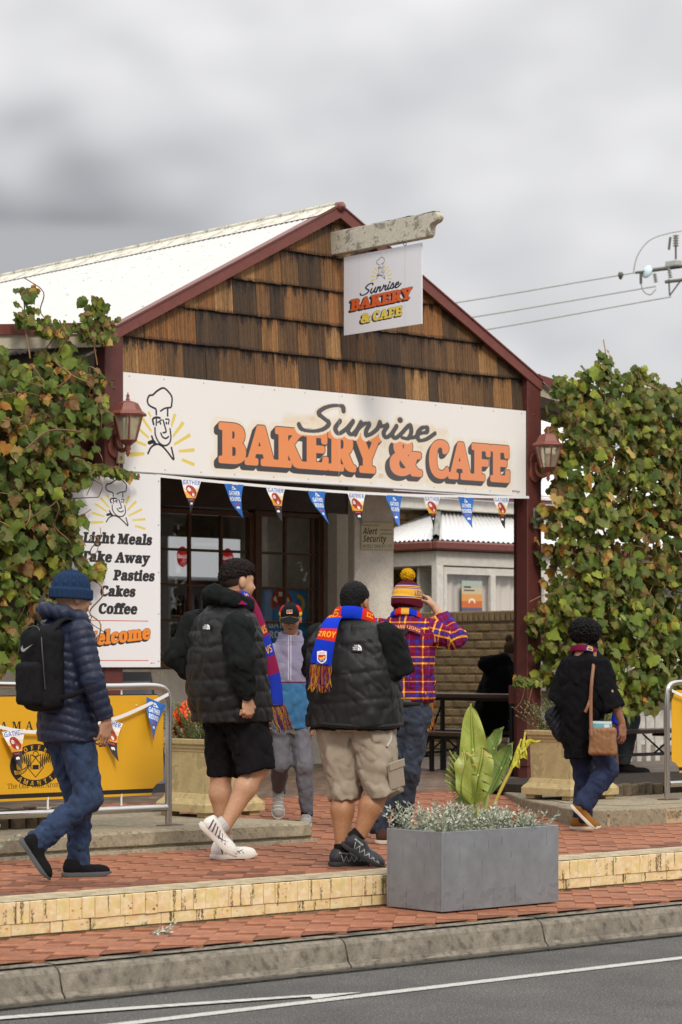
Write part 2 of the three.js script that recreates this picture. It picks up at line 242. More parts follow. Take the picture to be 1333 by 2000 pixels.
{ // low cream-painted brick wall between the two footpath levels
  const k = thing('low_brick_wall', 'low cream painted brick wall with black stained joints along the footpath edge', 'wall');
  const stain = (seed) => canvas(256, 256, (c, w, h) => {
    const r = rng(seed); c.fillStyle = '#fff'; c.fillRect(0, 0, w, h);
    for (let i = 0; i < 240; i++) { c.fillStyle = `rgba(${215 + r() * 40},${195 + r() * 45},${140 + r() * 60},0.16)`; c.beginPath(); c.ellipse(r() * w, r() * h, 6 + r() * 26, 5 + r() * 22, r() * 3, 0, 7); c.fill(); }
    for (let i = 0; i < (seed % 2 ? 5 : 2); i++) { const x = (i < 4 ? (r() < 0.5 ? r() * 16 : w - r() * 16) : r() * w), y0 = r() * 60, n = 40 + r() * 120; for (let j = 0; j < n; j++) { c.fillStyle = `rgba(${30 + r() * 50},${24 + r() * 36},${12 + r() * 20},${0.08 + r() * 0.42})`; const s = 1 + r() * 5; c.fillRect(x + (r() - 0.5) * 18 * (1 - j / n * 0.5), y0 + j * 1.7 + (r() - 0.5) * 9, s, s * (1 + r() * 2)); } }
    if (seed % 3 === 0) for (let i = 0; i < 26; i++) { c.fillStyle = r() < 0.5 ? 'rgba(140,62,36,0.75)' : 'rgba(206,148,40,0.7)'; c.fillRect(60 + (r() + r() - 1) * 90 + 60, r() * h, 2 + r() * 12, 2 + r() * 9); }
  });
  const mats = [[0.76, 0.65, 0.43], [0.77, 0.66, 0.44], [0.765, 0.655, 0.435], [0.75, 0.64, 0.42]].map((c, i) => { const t = stain(i + 3); t.repeat.set(1 / 0.34, 1 / 0.3); return mat(c, 0.75, { map: t, bumpMap: T.bumpf, bumpScale: 0.003 }); });
  const topm = mat([0.74, 0.63, 0.44], 0.8, { map: rep(T.stone, 0.8), bumpMap: T.bumpf, bumpScale: 0.003 });
  const core = mat([0.7, 0.59, 0.39], 0.9, { map: T.stone });
  mesh('mortar_bed', bx(-14, 10, -0.25, -0.006, 5.62, 5.914), core, k);
  const r = rng(9); const hg = [...Array(9).keys()].map((i) => chamfer(0.0815, 0.115, 0.32, 0.003, i * 0.083 + 0.045, 0.06 + i * 0.05)), sg = [0, 1, 2].map((i) => chamfer(0.241, 0.061, 0.12, 0.003, i * 0.05, i * 0.07));
  for (let x = -6.4, i = 0; x < 1.6; x += 0.0835, i++) { const o = mesh('brick', hg[(i * 5 + (i >> 2)) % 9], mats[Math.floor(r() * 4)], k, [x, -0.0575 - 0.001 + (r() - 0.5) * 0.003, 5.775 + (r() - 0.5) * 0.006], [0, (r() - 0.5) * 0.012, (r() - 0.5) * 0.012]); }
  for (let x = -6.4, i = 0; x < 1.6; x += 0.245, i++) mesh('brick', sg[i % 3], mats[Math.floor(r() * 4)], k, [x, -0.147 + (r() - 0.5) * 0.003, 5.868 + (r() - 0.5) * 0.006], [0, (r() - 0.5) * 0.012, 0]);
  mesh('coping', strip(-14, 10, 0.0035, 5.625, 5.925, 60, 1), topm, k);
  // far ends beyond the view carry on as plain wall
  for (const [a, b] of [[-14, -6.45], [1.6, 10]]) mesh('wall_run', bx(a, b, -0.2, -0.004, 5.63, 5.928), mats[0], k);
}
// ---------------------------------------------------------------- the shop: veranda, gable, shop front
const red = mat([0.13, 0.035, 0.03], 0.5, { map: rep(T.paint, 0.9), bumpMap: T.bumpf, bumpScale: 0.001 });
const redTrim = mat([0.2, 0.062, 0.05], 0.45, { map: rep(T.paint, 1.1) });
const cream = mat([0.62, 0.57, 0.45], 0.85, { map: rep(T.paint, 1.3) });
const whiteTrim = mat([0.74, 0.72, 0.66], 0.7, { map: rep(T.paint, 1.0) });
const darkWood = mat([0.085, 0.042, 0.024], 0.55, { map: rep(T.grain, 0.8) });
const white = mat([0.78, 0.78, 0.78], 0.45);
const RID = 2.405, RY = 5.33, SL = (5.33 - 3.985) / 2.55;        // ridge x, top of the gable, slope of the rake
const rakeY = (x) => RY - SL * Math.abs(x - RID);
const shop = thing('bakery_shop', 'bakery shop with a timber shingled gable, white iron roof and dark red posts', 'shop');
function clipPoly(poly, inside, cut) { const out = []; for (let i = 0; i < poly.length; i++) { const a = poly[i], b = poly[(i + 1) % poly.length], ia = inside(a), ib = inside(b); if (ia) out.push(a); if (ia !== ib) out.push(cut(a, b)); } return out; }
{ // gable: backing, shingles one by one, rake boards
  const back = prism([[-0.1, 3.62], [4.92, 3.62], [4.92, 3.99], [RID, RY - 0.03], [-0.1, 3.99]], 0.05); back.translate(0, 0, -0.14); mesh('gable_backing', back, whiteTrim, shop);
  // weathered shake: vertical grain, black mould that runs down in streaks from under the course above
  const wood = canvas(2048, 256, (c, w, h) => {
    const im = c.createImageData(w, h);
    for (let i = 0; i < w; i++) {
      const col0 = n2(i * 0.006, 2), fine = n2(i * 0.35, 5), mid = n2(i * 0.05, 9);
      const run = 78 + 70 * n2(i * 0.013, 40) + 34 * n2(i * 0.07, 44) + 16 * n2(i * 0.4, 47);
      for (let j = 0; j < h; j++) {
        const g = 0.72 + 0.1 * col0 + 0.13 * mid + 0.06 * fine + 0.1 * n2(i * 0.16, j * 0.012 + 60) + 0.06 * n2(i * 0.6, j * 0.03);
        let r = 255 * g, gg = 255 * g * 0.985, b = 255 * g * 0.96;
        const m = clamp((run - j) / 95 + 0.35 * n2(i * 0.1, j * 0.02 + 8)), foot = clamp((j - 236 + 12 * n2(i * 0.08, 3)) / 14) * 0.4;
        const sp = n2(i * 0.22, j * 0.05 + 90) > 0.5 ? 0.45 : 0, k = clamp(1.05 * m * m + sp * 0.5 + foot, 0, 0.94);
        r = lerp(r, 34, k); gg = lerp(gg, 27, k); b = lerp(b, 23, k);
        const q = (j * w + i) * 4; im.data[q] = clamp(r, 0, 255); im.data[q + 1] = clamp(gg, 0, 255); im.data[q + 2] = clamp(b, 0, 255); im.data[q + 3] = 255;
      }
    }
    c.putImageData(im, 0, 0);
  });
  wood.repeat.set(1 / 2.6, 1 / 0.315);
  const tones = [[0.46, 0.235, 0.085], [0.36, 0.18, 0.064], [0.25, 0.13, 0.052], [0.16, 0.09, 0.042], [0.42, 0.19, 0.058], [0.31, 0.165, 0.066], [0.11, 0.065, 0.034], [0.54, 0.3, 0.115], [0.2, 0.11, 0.05]];
  const wm = tones.map((t) => mat(t, 0.72, { map: wood, bumpMap: wood, bumpScale: 0.003 }));
  const r = rng(321), rows = [3.685, 4.0, 4.305, 4.61, 4.92, 5.22];
  rows.forEach((y0, ri) => {
    const y1 = (rows[ri + 1] ?? 5.4) + 0.02;
    for (let x = -0.005; x < 4.81;) {
      const w = Math.min(0.11 + r() * 0.21, 4.812 - x); if (w < 0.04) break;
      const dip = (r() - 0.5) * 0.012;
      let poly = [[x + 0.002, y0 + dip], [x + w - 0.002, y0 + dip + (r() - 0.5) * 0.004], [x + w - 0.002, y1], [x + 0.002, y1]];
      for (const s of [-1, 1]) { const f = (p) => p[1] - (RY - 0.035 - SL * s * (p[0] - RID)); poly = clipPoly(poly, (p) => f(p) <= 0, (a, b) => { const t = f(a) / (f(a) - f(b)); return [lerp(a[0], b[0], t), lerp(a[1], b[1], t)]; }); }
      if (poly.length > 2) {
        const s = new THREE.Shape(poly.map((p) => new THREE.Vector2(p[0], p[1] - y0))), g = new THREE.ExtrudeGeometry(s, { depth: 0.013, bevelEnabled: false }), uv = [], p = g.attributes.position, off = r() * 2.6;
        for (let i = 0; i < p.count; i++) uv.push(p.getX(i) + off, p.getY(i));
        g.setAttribute('uv', new THREE.Float32BufferAttribute(uv, 2));
        const o = mesh('shingle', g, wm[Math.floor(r() * wm.length)], shop, [0, y0, -0.052 + (r() - 0.5) * 0.004]); o.rotation.x = -0.075;
      }
      x += w;
    }
  });
  for (const s of [-1, 1]) { // rake boards and capping
    const x1 = RID + s * 2.6, a = [[RID, RY + 0.045], [x1, RY + 0.045 - SL * 2.6], [x1, RY - 0.06 - SL * 2.6], [RID, RY - 0.06]];
    const g = prism(a, 0.028); g.translate(0, 0, 0.0 + (s > 0 ? 0 : 0.001)); mesh('barge_board', g, redTrim, shop);
    const b = [[RID, RY + 0.062], [x1 + s * 0.01, RY + 0.062 - SL * 2.62], [x1 + s * 0.01, RY + 0.047 - SL * 2.62], [RID, RY + 0.047]]; const q = prism(b, 0.13); q.translate(0, 0, -0.09 + (s > 0 ? 0 : 0.001)); mesh('barge_flashing', q, redTrim, shop);
  }
  const cap = lathe([[0.001, 0.05], [0.045, 0.02], [0.05, -0.03], [0.001, -0.04]], 12); cap.rotateX(Math.PI / 2); cap.translate(RID, RY + 0.035, 0.03); mesh('ridge_end_cap', cap, redTrim, shop);
}
{ // corrugated white roof, two slopes, ridge cap
  const Tr = dtex(512, 3, (u, v) => { const a = fbm(u, v, 8, 61, 4), s = tn(u, v, 90, 4); let g = 246 + 10 * a; if (s > 0.62 && a > 0.02) g -= 60; return [g, g, g * 0.99]; });
  const rm = mat([0.6, 0.6, 0.6], 0.55, { map: Tr });
  const corr = (x0, y0, x1, y1, z0, z1, pitch = 0.076, amp = 0.011) => {
    const n = Math.round((z0 - z1) / pitch * 6), pos = [], uv = [], idx = [], L = Math.hypot(x1 - x0, y1 - y0), nx = -(y1 - y0) / L, ny = (x1 - x0) / L;
    for (let i = 0; i <= n; i++) { const z = lerp(z0, z1, i / n), h = amp * Math.sin(2 * Math.PI * (z0 - z) / pitch); for (const t of [0, 1]) { pos.push(lerp(x0, x1, t) + nx * h * Math.sign(ny || 1), lerp(y0, y1, t) + Math.abs(ny) * h, z); uv.push(t * L, z); } }
    for (let i = 0; i < n; i++) idx.push(2 * i, 2 * i + 1, 2 * i + 2, 2 * i + 1, 2 * i + 3, 2 * i + 2);
    const g = new THREE.BufferGeometry(); g.setAttribute('position', new THREE.Float32BufferAttribute(pos, 3)); g.setAttribute('uv', new THREE.Float32BufferAttribute(uv, 2)); g.setIndex(idx); g.computeVertexNormals(); return g;
  };
  const ey = RY + 0.035 - SL * 2.75;
  const pR = mesh('roof', corr(RID - 2.75, ey, RID - 0.06, RY + 0.02, 0.03, -13), rm, shop);
  mesh('roof_slope', corr(RID + 2.75, ey, RID + 0.06, RY + 0.02, 0.03, -13), rm, shop);
  const dirty = mat([0.8, 0.79, 0.75], 0.6, { map: dtex(512, 1.1, (u, v) => { const a = fbm(u, v, 6, 71, 5), s = fbm(u, v, 30, 73, 3); let g = 222 + 40 * a; if (a + s < -0.22) g -= 45; return [g, g * 0.985, g * 0.93]; }) });
  for (const s of [-1, 1]) { const g = new THREE.PlaneGeometry(0.3, 13, 1, 1); g.rotateX(-Math.PI / 2); g.rotateZ(-s * Math.atan(SL)); g.translate(RID + s * 0.135, RY + 0.068 - SL * 0.135, -6.47); mesh('ridge_capping', uvBox(g), dirty, pR); }
  const rollg = bar([RID, RY + 0.062, 0.02], [RID, RY + 0.062, -12.97], 0.028, 10); mesh('ridge_roll', uvBox(rollg), dirty, pR);
  // lining under the gable roof
  for (const s of [-1, 1]) { const a = [[RID, RY - 0.08], [RID + s * 2.7, RY - 0.08 - SL * 2.7], [RID + s * 2.7, RY - 0.1 - SL * 2.7], [RID, RY - 0.1]]; const g = prism(a, 12.8); g.translate(0, 0, -12.9); mesh('roof_lining', g, whiteTrim, shop); }
  // lean-to veranda roofs left and right: fascia, white board, iron sheet
  const lean = (s, xa, ya, xb, yb, zb) => {
    const P = (t0, t1) => [[xa, ya + t0], [xb, yb + t0], [xb, yb + t1], [xa, ya + t1]];
    let g = prism(P(0, -0.085), 0.03); g.translate(0, 0, -0.03); mesh('fascia', g, redTrim, shop);
    g = prism(P(-0.088, -0.2), 0.02); g.translate(0, 0, -0.045); mesh('verge_board', g, cream, shop);
    const sh = corr(xa, ya - 0.005, xb, yb - 0.005, -0.05, zb); mesh('veranda_roof', sh, rm, shop);
    for (let z = -1.1; z > zb; z -= 1.1) mesh('rafter', (() => { const q = prism(P(-0.03, -0.12), 0.045); q.translate(0, 0, z); return q; })(), cream, shop);
  };
  lean(-1, -0.19, 4.09, -4.5, 3.64, -4.4); lean(1, 5.0, 4.06, 9.2, 3.46, -1.25);
}
{ // posts and beam
  const post = (x0, x1, z0, z1, y0, y1, name = 'veranda_post') => mesh(name, bx(x0, x1, y0, y1, z0, z1, 0.006), red, shop);
  post(-0.19, -0.002, -0.14, 0.015, 0.12, 4.07); post(4.816, 5.002, -0.14, 0.015, 0.26, 4.065); post(4.83, 4.985, -0.13, 0.003, 0.12, 0.27, 'post_foot');
  post(5.06, 5.17, -0.42, -0.32, 0.12, 3.6, 'back_post'); post(-0.17, -0.07, -0.42, -0.32, 0.12, 3.6, 'back_post');
  mesh('spacer_block', bx(4.9, 5.1, 0.86, 1.04, -0.33, -0.145), red, shop);
  mesh('sign_beam', bx(-0.005, 4.815, 2.9, 3.62, -0.12, -0.06), whiteTrim, shop);
  const bolt = lathe([[0.001, 0.008], [0.009, 0.005], [0.011, 0]], 8); bolt.rotateX(Math.PI / 2);
  for (const [x, y] of [[-0.04, 3.98], [-0.1, 3.62], [-0.1, 3.55], [4.9, 3.9], [4.9, 3.66], [-0.05, 3.0]]) mesh('bolt', bolt, red, shop, [x, y, 0.016]);
  // veranda posts further back and along the side, cream
  for (const [x, z] of [[5.42, -0.6], [8.9, -0.1], [-4.3, -0.1]]) mesh('side_post', bx(x, x + 0.11, 0.12, 3.7, z, z + 0.11), cream, shop);
}
{ // shop front at the back of the veranda
  const dado = mat([0.82, 0.76, 0.63], 0.85, { map: rep(T.paint, 2.2) });
  mesh('dado_wall', bx(-6.532, 4.83, 0.215, 1.203, -2.801, -2.618), dado, shop);
  const plank = mat([0.24, 0.11, 0.035], 0.5, { map: rep(T.grain, 0.5) });
  for (let i = 0; i < 24; i++) { const x = 0.695 + i * 0.174; mesh('sill_plank', bx(x, x + 0.171, 1.208, 1.281, -2.801, -2.582), plank, shop); }
  mesh('wall_head', bx(-6.532, 4.83, 2.813, 3.536, -2.801, -2.618), darkWood, shop);
  mesh('left_wall', bx(-6.532, 0.695, 1.203, 2.813, -2.801, -2.618), darkWood, shop);
  const taupe = mat([0.3, 0.26, 0.2], 0.7, { map: T.paint });
  mesh('window_jamb', bx(4.501, 4.629, 1.203, 2.813, -2.783, -2.563), taupe, shop); mesh('wall_end', bx(4.629, 4.83, 1.203, 2.813, -2.783, -2.6), cream, shop);
  const wing = mesh('veranda_column', bx(0, 0.388, 0.12, 3.9, -0.3, 0, 0.012), mat([0.8, 0.76, 0.67], 0.9, { map: rep(T.paint, 1.7), bumpMap: T.bumpf, bumpScale: 0.004 }), shop, [3.39, 0, -0.9]); wing.rotation.y = -0.52;
  // windows: timber sashes, glazing bars, single panes
  const wood = mat([0.17, 0.075, 0.033], 0.4, { map: rep(T.grain, 0.6) });
  const glass = new THREE.MeshPhysicalMaterial({ color: 0xffffff, transmission: 1, thickness: 0, roughness: 0.01, ior: 1.95, side: THREE.DoubleSide });
  const win = (x0, x1, cols, rows, y0, y1) => {
    const w = new THREE.Group(); w.name = 'shop_window'; shop.add(w);
    mesh('frame', [bx(x0, x1, y1 - 0.05, y1, -2.71, -2.627), bx(x0, x1, y0, y0 + 0.06, -2.71, -2.627), bx(x0, x0 + 0.06, y0 + 0.06, y1 - 0.05, -2.71, -2.627), bx(x1 - 0.06, x1, y0 + 0.06, y1 - 0.05, -2.71, -2.627)], wood, w);
    for (const c of cols) mesh('glazing_bar', bx(c - 0.014, c + 0.014, y0 + 0.06, y1 - 0.05, -2.691, -2.646), wood, w);
    const xs = [x0 + 0.06, ...cols, x1 - 0.06], ys = [y0 + 0.06, ...rows, y1 - 0.05], r = rng(Math.round(x0 * 10));
    for (const q of rows) for (let i = 0; i + 1 < xs.length; i++) mesh('glazing_bar', bx(xs[i] + 0.014, xs[i + 1] - 0.014, q - 0.013, q + 0.013, -2.691, -2.65), wood, w);
    for (let i = 0; i + 1 < xs.length; i++) for (let j = 0; j + 1 < ys.length; j++) {
      const g = new THREE.PlaneGeometry(xs[i + 1] - xs[i] - 0.004, ys[j + 1] - ys[j] - 0.004);
      mesh('pane', g, glass, w, [(xs[i] + xs[i + 1]) / 2, (ys[j] + ys[j + 1]) / 2, -2.671], [(r() - 0.5) * 0.012, (r() - 0.5) * 0.012, 0]);
    }
  };
  win(0.695, 3.577, [1.089, 1.574, 1.976, 2.374, 2.768, 3.17], [1.679, 2.031, 2.383], 1.285, 2.786);
  win(3.614, 4.501, [4.007, 4.373], [1.679, 2.026, 2.383], 1.285, 2.804);
  mesh('window_mullion', bx(3.577, 3.614, 1.281, 2.813, -2.737, -2.609), wood, shop);
  // the room behind the glass
  const inside = mat([0.42, 0.36, 0.28], 0.9), floorIn = mat([0.25, 0.21, 0.17], 0.7);
  mesh('room_back', bx(-0.585, 4.904, 0.197, 3.124, -6.9, -6.808), inside, shop); mesh('room_floor', bx(-0.585, 4.904, 0.151, 0.206, -6.808, -2.783), floorIn, shop); mesh('room_ceiling', bx(-0.585, 4.904, 3.124, 3.179, -6.808, -2.783), mat([0.6, 0.58, 0.54], 0.9), shop);
  mesh('side_wall', bx(4.83, 4.94, 0.197, 3.673, -10.376, -2.6), cream, shop); mesh('room_side', bx(-0.585, -0.494, 0.197, 3.124, -6.808, -2.783), inside, shop);
}
{ // drinks fridges seen through the window
  const sgn = canvas(512, 160, (c, w, h) => { c.fillStyle = '#dfe2e4'; c.fillRect(0, 0, w, h); for (const x of [90, 420]) { c.fillStyle = '#a3161c'; c.beginPath(); c.arc(x, 80, 42, 0, 7); c.fill(); c.fillStyle = '#f3e9e6'; c.font = 'italic bold 22px serif'; c.textAlign = 'center'; c.fillText('Coca-Cola', x, 86, 74); } c.fillStyle = '#e9ecee'; c.fillRect(170, 20, 180, 12); });
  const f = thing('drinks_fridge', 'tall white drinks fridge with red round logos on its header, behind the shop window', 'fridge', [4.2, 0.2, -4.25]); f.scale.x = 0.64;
  const body = mat([0.6, 0.6, 0.6], 0.4);
  mesh('cabinet', [bx(-0.75, 0.75, 0, 0.2, -0.6, 0), bx(-0.75, 0.75, 1.95, 2.42, -0.6, -0.02), bx(-0.75, -0.7, 0.2, 1.95, -0.6, 0), bx(0.7, 0.75, 0.2, 1.95, -0.6, 0), bx(-0.7, 0.7, 0.2, 1.95, -0.6, -0.58)], body, f);
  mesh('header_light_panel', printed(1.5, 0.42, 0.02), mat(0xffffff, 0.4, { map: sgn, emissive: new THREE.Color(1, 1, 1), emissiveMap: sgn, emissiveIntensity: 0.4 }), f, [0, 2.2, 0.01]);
  const can = lathe([[0.001, 0], [0.03, 0], [0.033, 0.02], [0.033, 0.14], [0.014, 0.19], [0.014, 0.22], [0.001, 0.22]], 10), cols = ['#7a0e10', '#16351c', '#c9c3b8', '#2a150c', '#243a66'].map((c) => mat(c, 0.25));
  for (let s = 0; s < 4; s++) { mesh('shelf', bx(-0.69, 0.69, 0.42 + s * 0.38, 0.435 + s * 0.38, -0.56, -0.06), white, f); for (let i = 0; i < 15; i++) mesh('bottle', can, cols[(i * 7 + s * 3 + (i >> 2)) % 5], f, [-0.63 + i * 0.09, 0.437 + s * 0.38, -0.14]); }
  const p = thing('window_poster', 'blue football poster hung inside the right shop window', 'poster', [4.044, 1.34, -2.746]);
  const pt = canvas(256, 256, (c, w, h) => { c.fillStyle = '#2f78b4'; c.fillRect(0, 0, w, h); for (const [x, y, a] of [[92, 40, 0.5], [150, 44, -0.4], [118, 20, 0]]) { c.save(); c.translate(x, y); c.rotate(a); c.fillStyle = '#9c2b22'; c.beginPath(); c.ellipse(0, 0, 24, 42, 0, 0, 7); c.fill(); c.fillStyle = '#e9dcc2'; c.fillRect(-12, -10, 24, 18); c.restore(); } c.strokeStyle = '#d6a92f'; c.lineWidth = 16; c.beginPath(); c.arc(206, 56, 30, -1.6, 2.6); c.stroke(); c.fillStyle = '#eef4f8'; c.font = 'bold 40px sans-serif'; c.textAlign = 'center'; c.fillText('GATHER', 128, 150); c.fillText('ROUND', 128, 190); c.fillStyle = '#bcd3e4'; c.beginPath(); c.moveTo(0, 256); c.lineTo(90, 256); c.lineTo(30, 210); c.lineTo(0, 214); c.fill(); });
  mesh('sheet', printed(0.66, 0.68, 0.004), mat(0xffffff, 0.5, { map: pt }), p, [0, 0.34, 0]);
}
// ---------------------------------------------------------------- lettering and prints
const fat = (c, txt, x, y, size, o = {}) => { // swollen, round-shouldered serif letters
  c.save(); c.translate(x, y); if (o.rot) c.rotate(o.rot); if (o.skew) c.transform(1, 0, -o.skew, 1, 0, 0);
  c.font = `bold ${size}px serif`; c.lineJoin = 'round'; c.textAlign = 'left';
  const chars = [...txt], sp = o.space ?? 0.02; let w = 0; const adv = chars.map((k) => { const a = c.measureText(k).width + sp * size; w += a; return a; });
  const sx = o.width ? o.width / w : 1; c.scale(sx, 1); c.translate(o.align === 'center' ? -w / 2 : 0, 0);
  const all = (f) => { let u = 0; chars.forEach((k, i) => { f(k, u); u += adv[i]; }); };
  const fw = (o.fat ?? 0.085) * size;
  if (o.halo) { c.strokeStyle = o.halo; c.lineWidth = fw + size * 0.3; all((k, u) => c.strokeText(k, u - size * 0.06, size * 0.05)); }
  if (o.shadow) { c.strokeStyle = c.fillStyle = o.shadow; c.lineWidth = fw + size * 0.035; for (let i = 8; i >= 0; i--) all((k, u) => { c.strokeText(k, u - i * size * 0.013, i * size * 0.011); c.fillText(k, u - i * size * 0.013, i * size * 0.011); }); }
  c.strokeStyle = c.fillStyle = o.fill ?? '#222'; c.lineWidth = fw; all((k, u) => { c.strokeText(k, u, 0); c.fillText(k, u, 0); });
  c.restore();
};
const scriptStrokes = [[[1.02, .84], [.98, .97], [.74, 1], [.44, .86], [.32, .67], [.5, .5], [.68, .34], [.56, .12], [.22, 0], [-.08, .06], [-.17, .2]],
  [[.98, .45], [.89, .16], [1.0, 0], [1.2, .18], [1.36, .48]], [[1.36, .48], [1.27, .12], [1.38, 0], [1.5, .14], [1.6, .46]], [[1.6, .46], [1.5, .02]], [[1.53, .2], [1.72, .44], [1.85, .43], [1.8, .18], [1.83, .02], [1.96, .08], [2.12, .3], [2.16, .52]],
  [[2.16, .52], [2.22, .4], [2.4, .44], [2.33, .15], [2.42, 0], [2.56, .12], [2.68, .44]], [[2.68, .44], [2.6, .12], [2.7, 0], [2.84, .14], [3.08, .52], [3.16, .26], [3.1, .03], [2.9, .04]], [[3.1, .03], [3.3, .1], [3.42, .24], [3.64, .34], [3.62, .48], [3.46, .46], [3.36, .22], [3.44, 0], [3.66, .05], [3.9, .3]]];
function script(c, x, y, H, sx, fill, o = {}) {
  c.save(); c.translate(x, y); if (o.rot) c.rotate(o.rot); c.lineCap = c.lineJoin = 'round';
  const draw = (style, lw, dx, dy) => {
    c.strokeStyle = c.fillStyle = style;
    scriptStrokes.forEach((p, si) => { const cv = new THREE.CatmullRomCurve3(p.map(([a, b]) => V((a + b * 0.16) * H * sx, -b * H, 0)), false, 'centripetal'), q = cv.getPoints(28); for (let i = 0; i + 1 < q.length; i++) { const up = Math.abs(q[i + 1].y - q[i].y) / (q[i + 1].distanceTo(q[i]) + 1e-6); c.lineWidth = lw * (0.62 + 0.55 * up) * H; c.beginPath(); c.moveTo(q[i].x + dx, q[i].y + dy); c.lineTo(q[i + 1].x + dx, q[i + 1].y + dy); c.stroke(); } });
    c.lineWidth = lw * H * 0.6; c.beginPath(); c.ellipse(2.86 * H * sx + dx, -0.68 * H + dy, lw * H * 0.75, lw * H * 0.6, 0, 0, 7); c.fill();
  };
  if (o.halo) { draw(o.halo, 0.36, -0.03 * H, 0.04 * H); }
  draw(fill, 0.185, 0, 0); c.restore();
}
const chefLines = [[8, [[325, 295], [322, 262], [300, 253], [272, 238], [264, 212], [278, 182], [300, 177], [328, 152], [375, 128], [408, 148], [433, 180], [430, 236]]], [7, [[355, 271], [385, 252], [425, 244]]], [8, [[404, 250], [403, 296]]], [9, [[307, 356], [301, 326], [324, 312], [350, 314]]], [7, [[326, 314], [325, 360]]], [6, [[336, 342], [360, 325]]], [8, [[352, 343], [354, 349]]], [6, [[390, 318], [412, 319], [409, 346]]], [8, [[394, 339], [396, 345]]], [7, [[372, 325], [384, 362], [392, 396], [372, 403]]], [7, [[356, 406], [368, 428], [392, 436], [409, 424]]], [7, [[316, 375], [319, 420], [345, 465], [382, 481], [413, 466], [426, 434], [420, 375]]], [8, [[268, 536], [290, 497], [330, 475], [366, 486], [404, 520], [445, 562], [430, 490]]], [16, [[276, 470], [306, 462], [316, 474]]], [9, [[294, 430], [306, 458]]]];
const rays = [[145, 535, 243, 530, 243, 548, 145, 565], [148, 445, 258, 480, 253, 495, 145, 468], [180, 362, 275, 432, 272, 448, 172, 380], [228, 305, 292, 390, 292, 410, 214, 322], [275, 278, 290, 300, 288, 322, 265, 287], [445, 278, 465, 285, 432, 370, 425, 350], [505, 320, 522, 338, 440, 430, 438, 412], [557, 392, 567, 412, 450, 478, 448, 462], [590, 482, 592, 505, 485, 517, 478, 502], [503, 550, 593, 575, 590, 597, 500, 568]];
function chefLogo(c, x, y, k, kx = k) { // cook's head in line drawing before yellow sun rays; (x, y) is the top left of the rays
  const X = (a) => x + (a - 140) * kx, Y = (b) => y + (b - 125) * k;
  c.fillStyle = '#e3cf62'; for (const r of rays) { c.beginPath(); c.moveTo(X(r[0]), Y(r[1])); for (let i = 2; i < 8; i += 2) c.lineTo(X(r[i]), Y(r[i + 1])); c.closePath(); c.fill(); }
  c.strokeStyle = '#1d1b22'; c.lineCap = c.lineJoin = 'round';
  for (const [w, p] of chefLines) { const q = p.length > 2 ? new THREE.CatmullRomCurve3(p.map(([a, b]) => V(X(a), Y(b), 0)), false, 'centripetal').getPoints(40) : p.map(([a, b]) => V(X(a), Y(b), 0)); c.lineWidth = w * k * 1.45; c.beginPath(); q.forEach((v, i) => (i ? c.lineTo(v.x, v.y) : c.moveTo(v.x, v.y))); c.stroke(); }
}
const screw = (() => { const g = lathe([[0.001, 0.004], [0.005, 0.003], [0.006, 0]], 8); g.rotateX(Math.PI / 2); return g; })(), screwMat = mat([0.35, 0.35, 0.36], 0.4, { metalness: 0.6 });

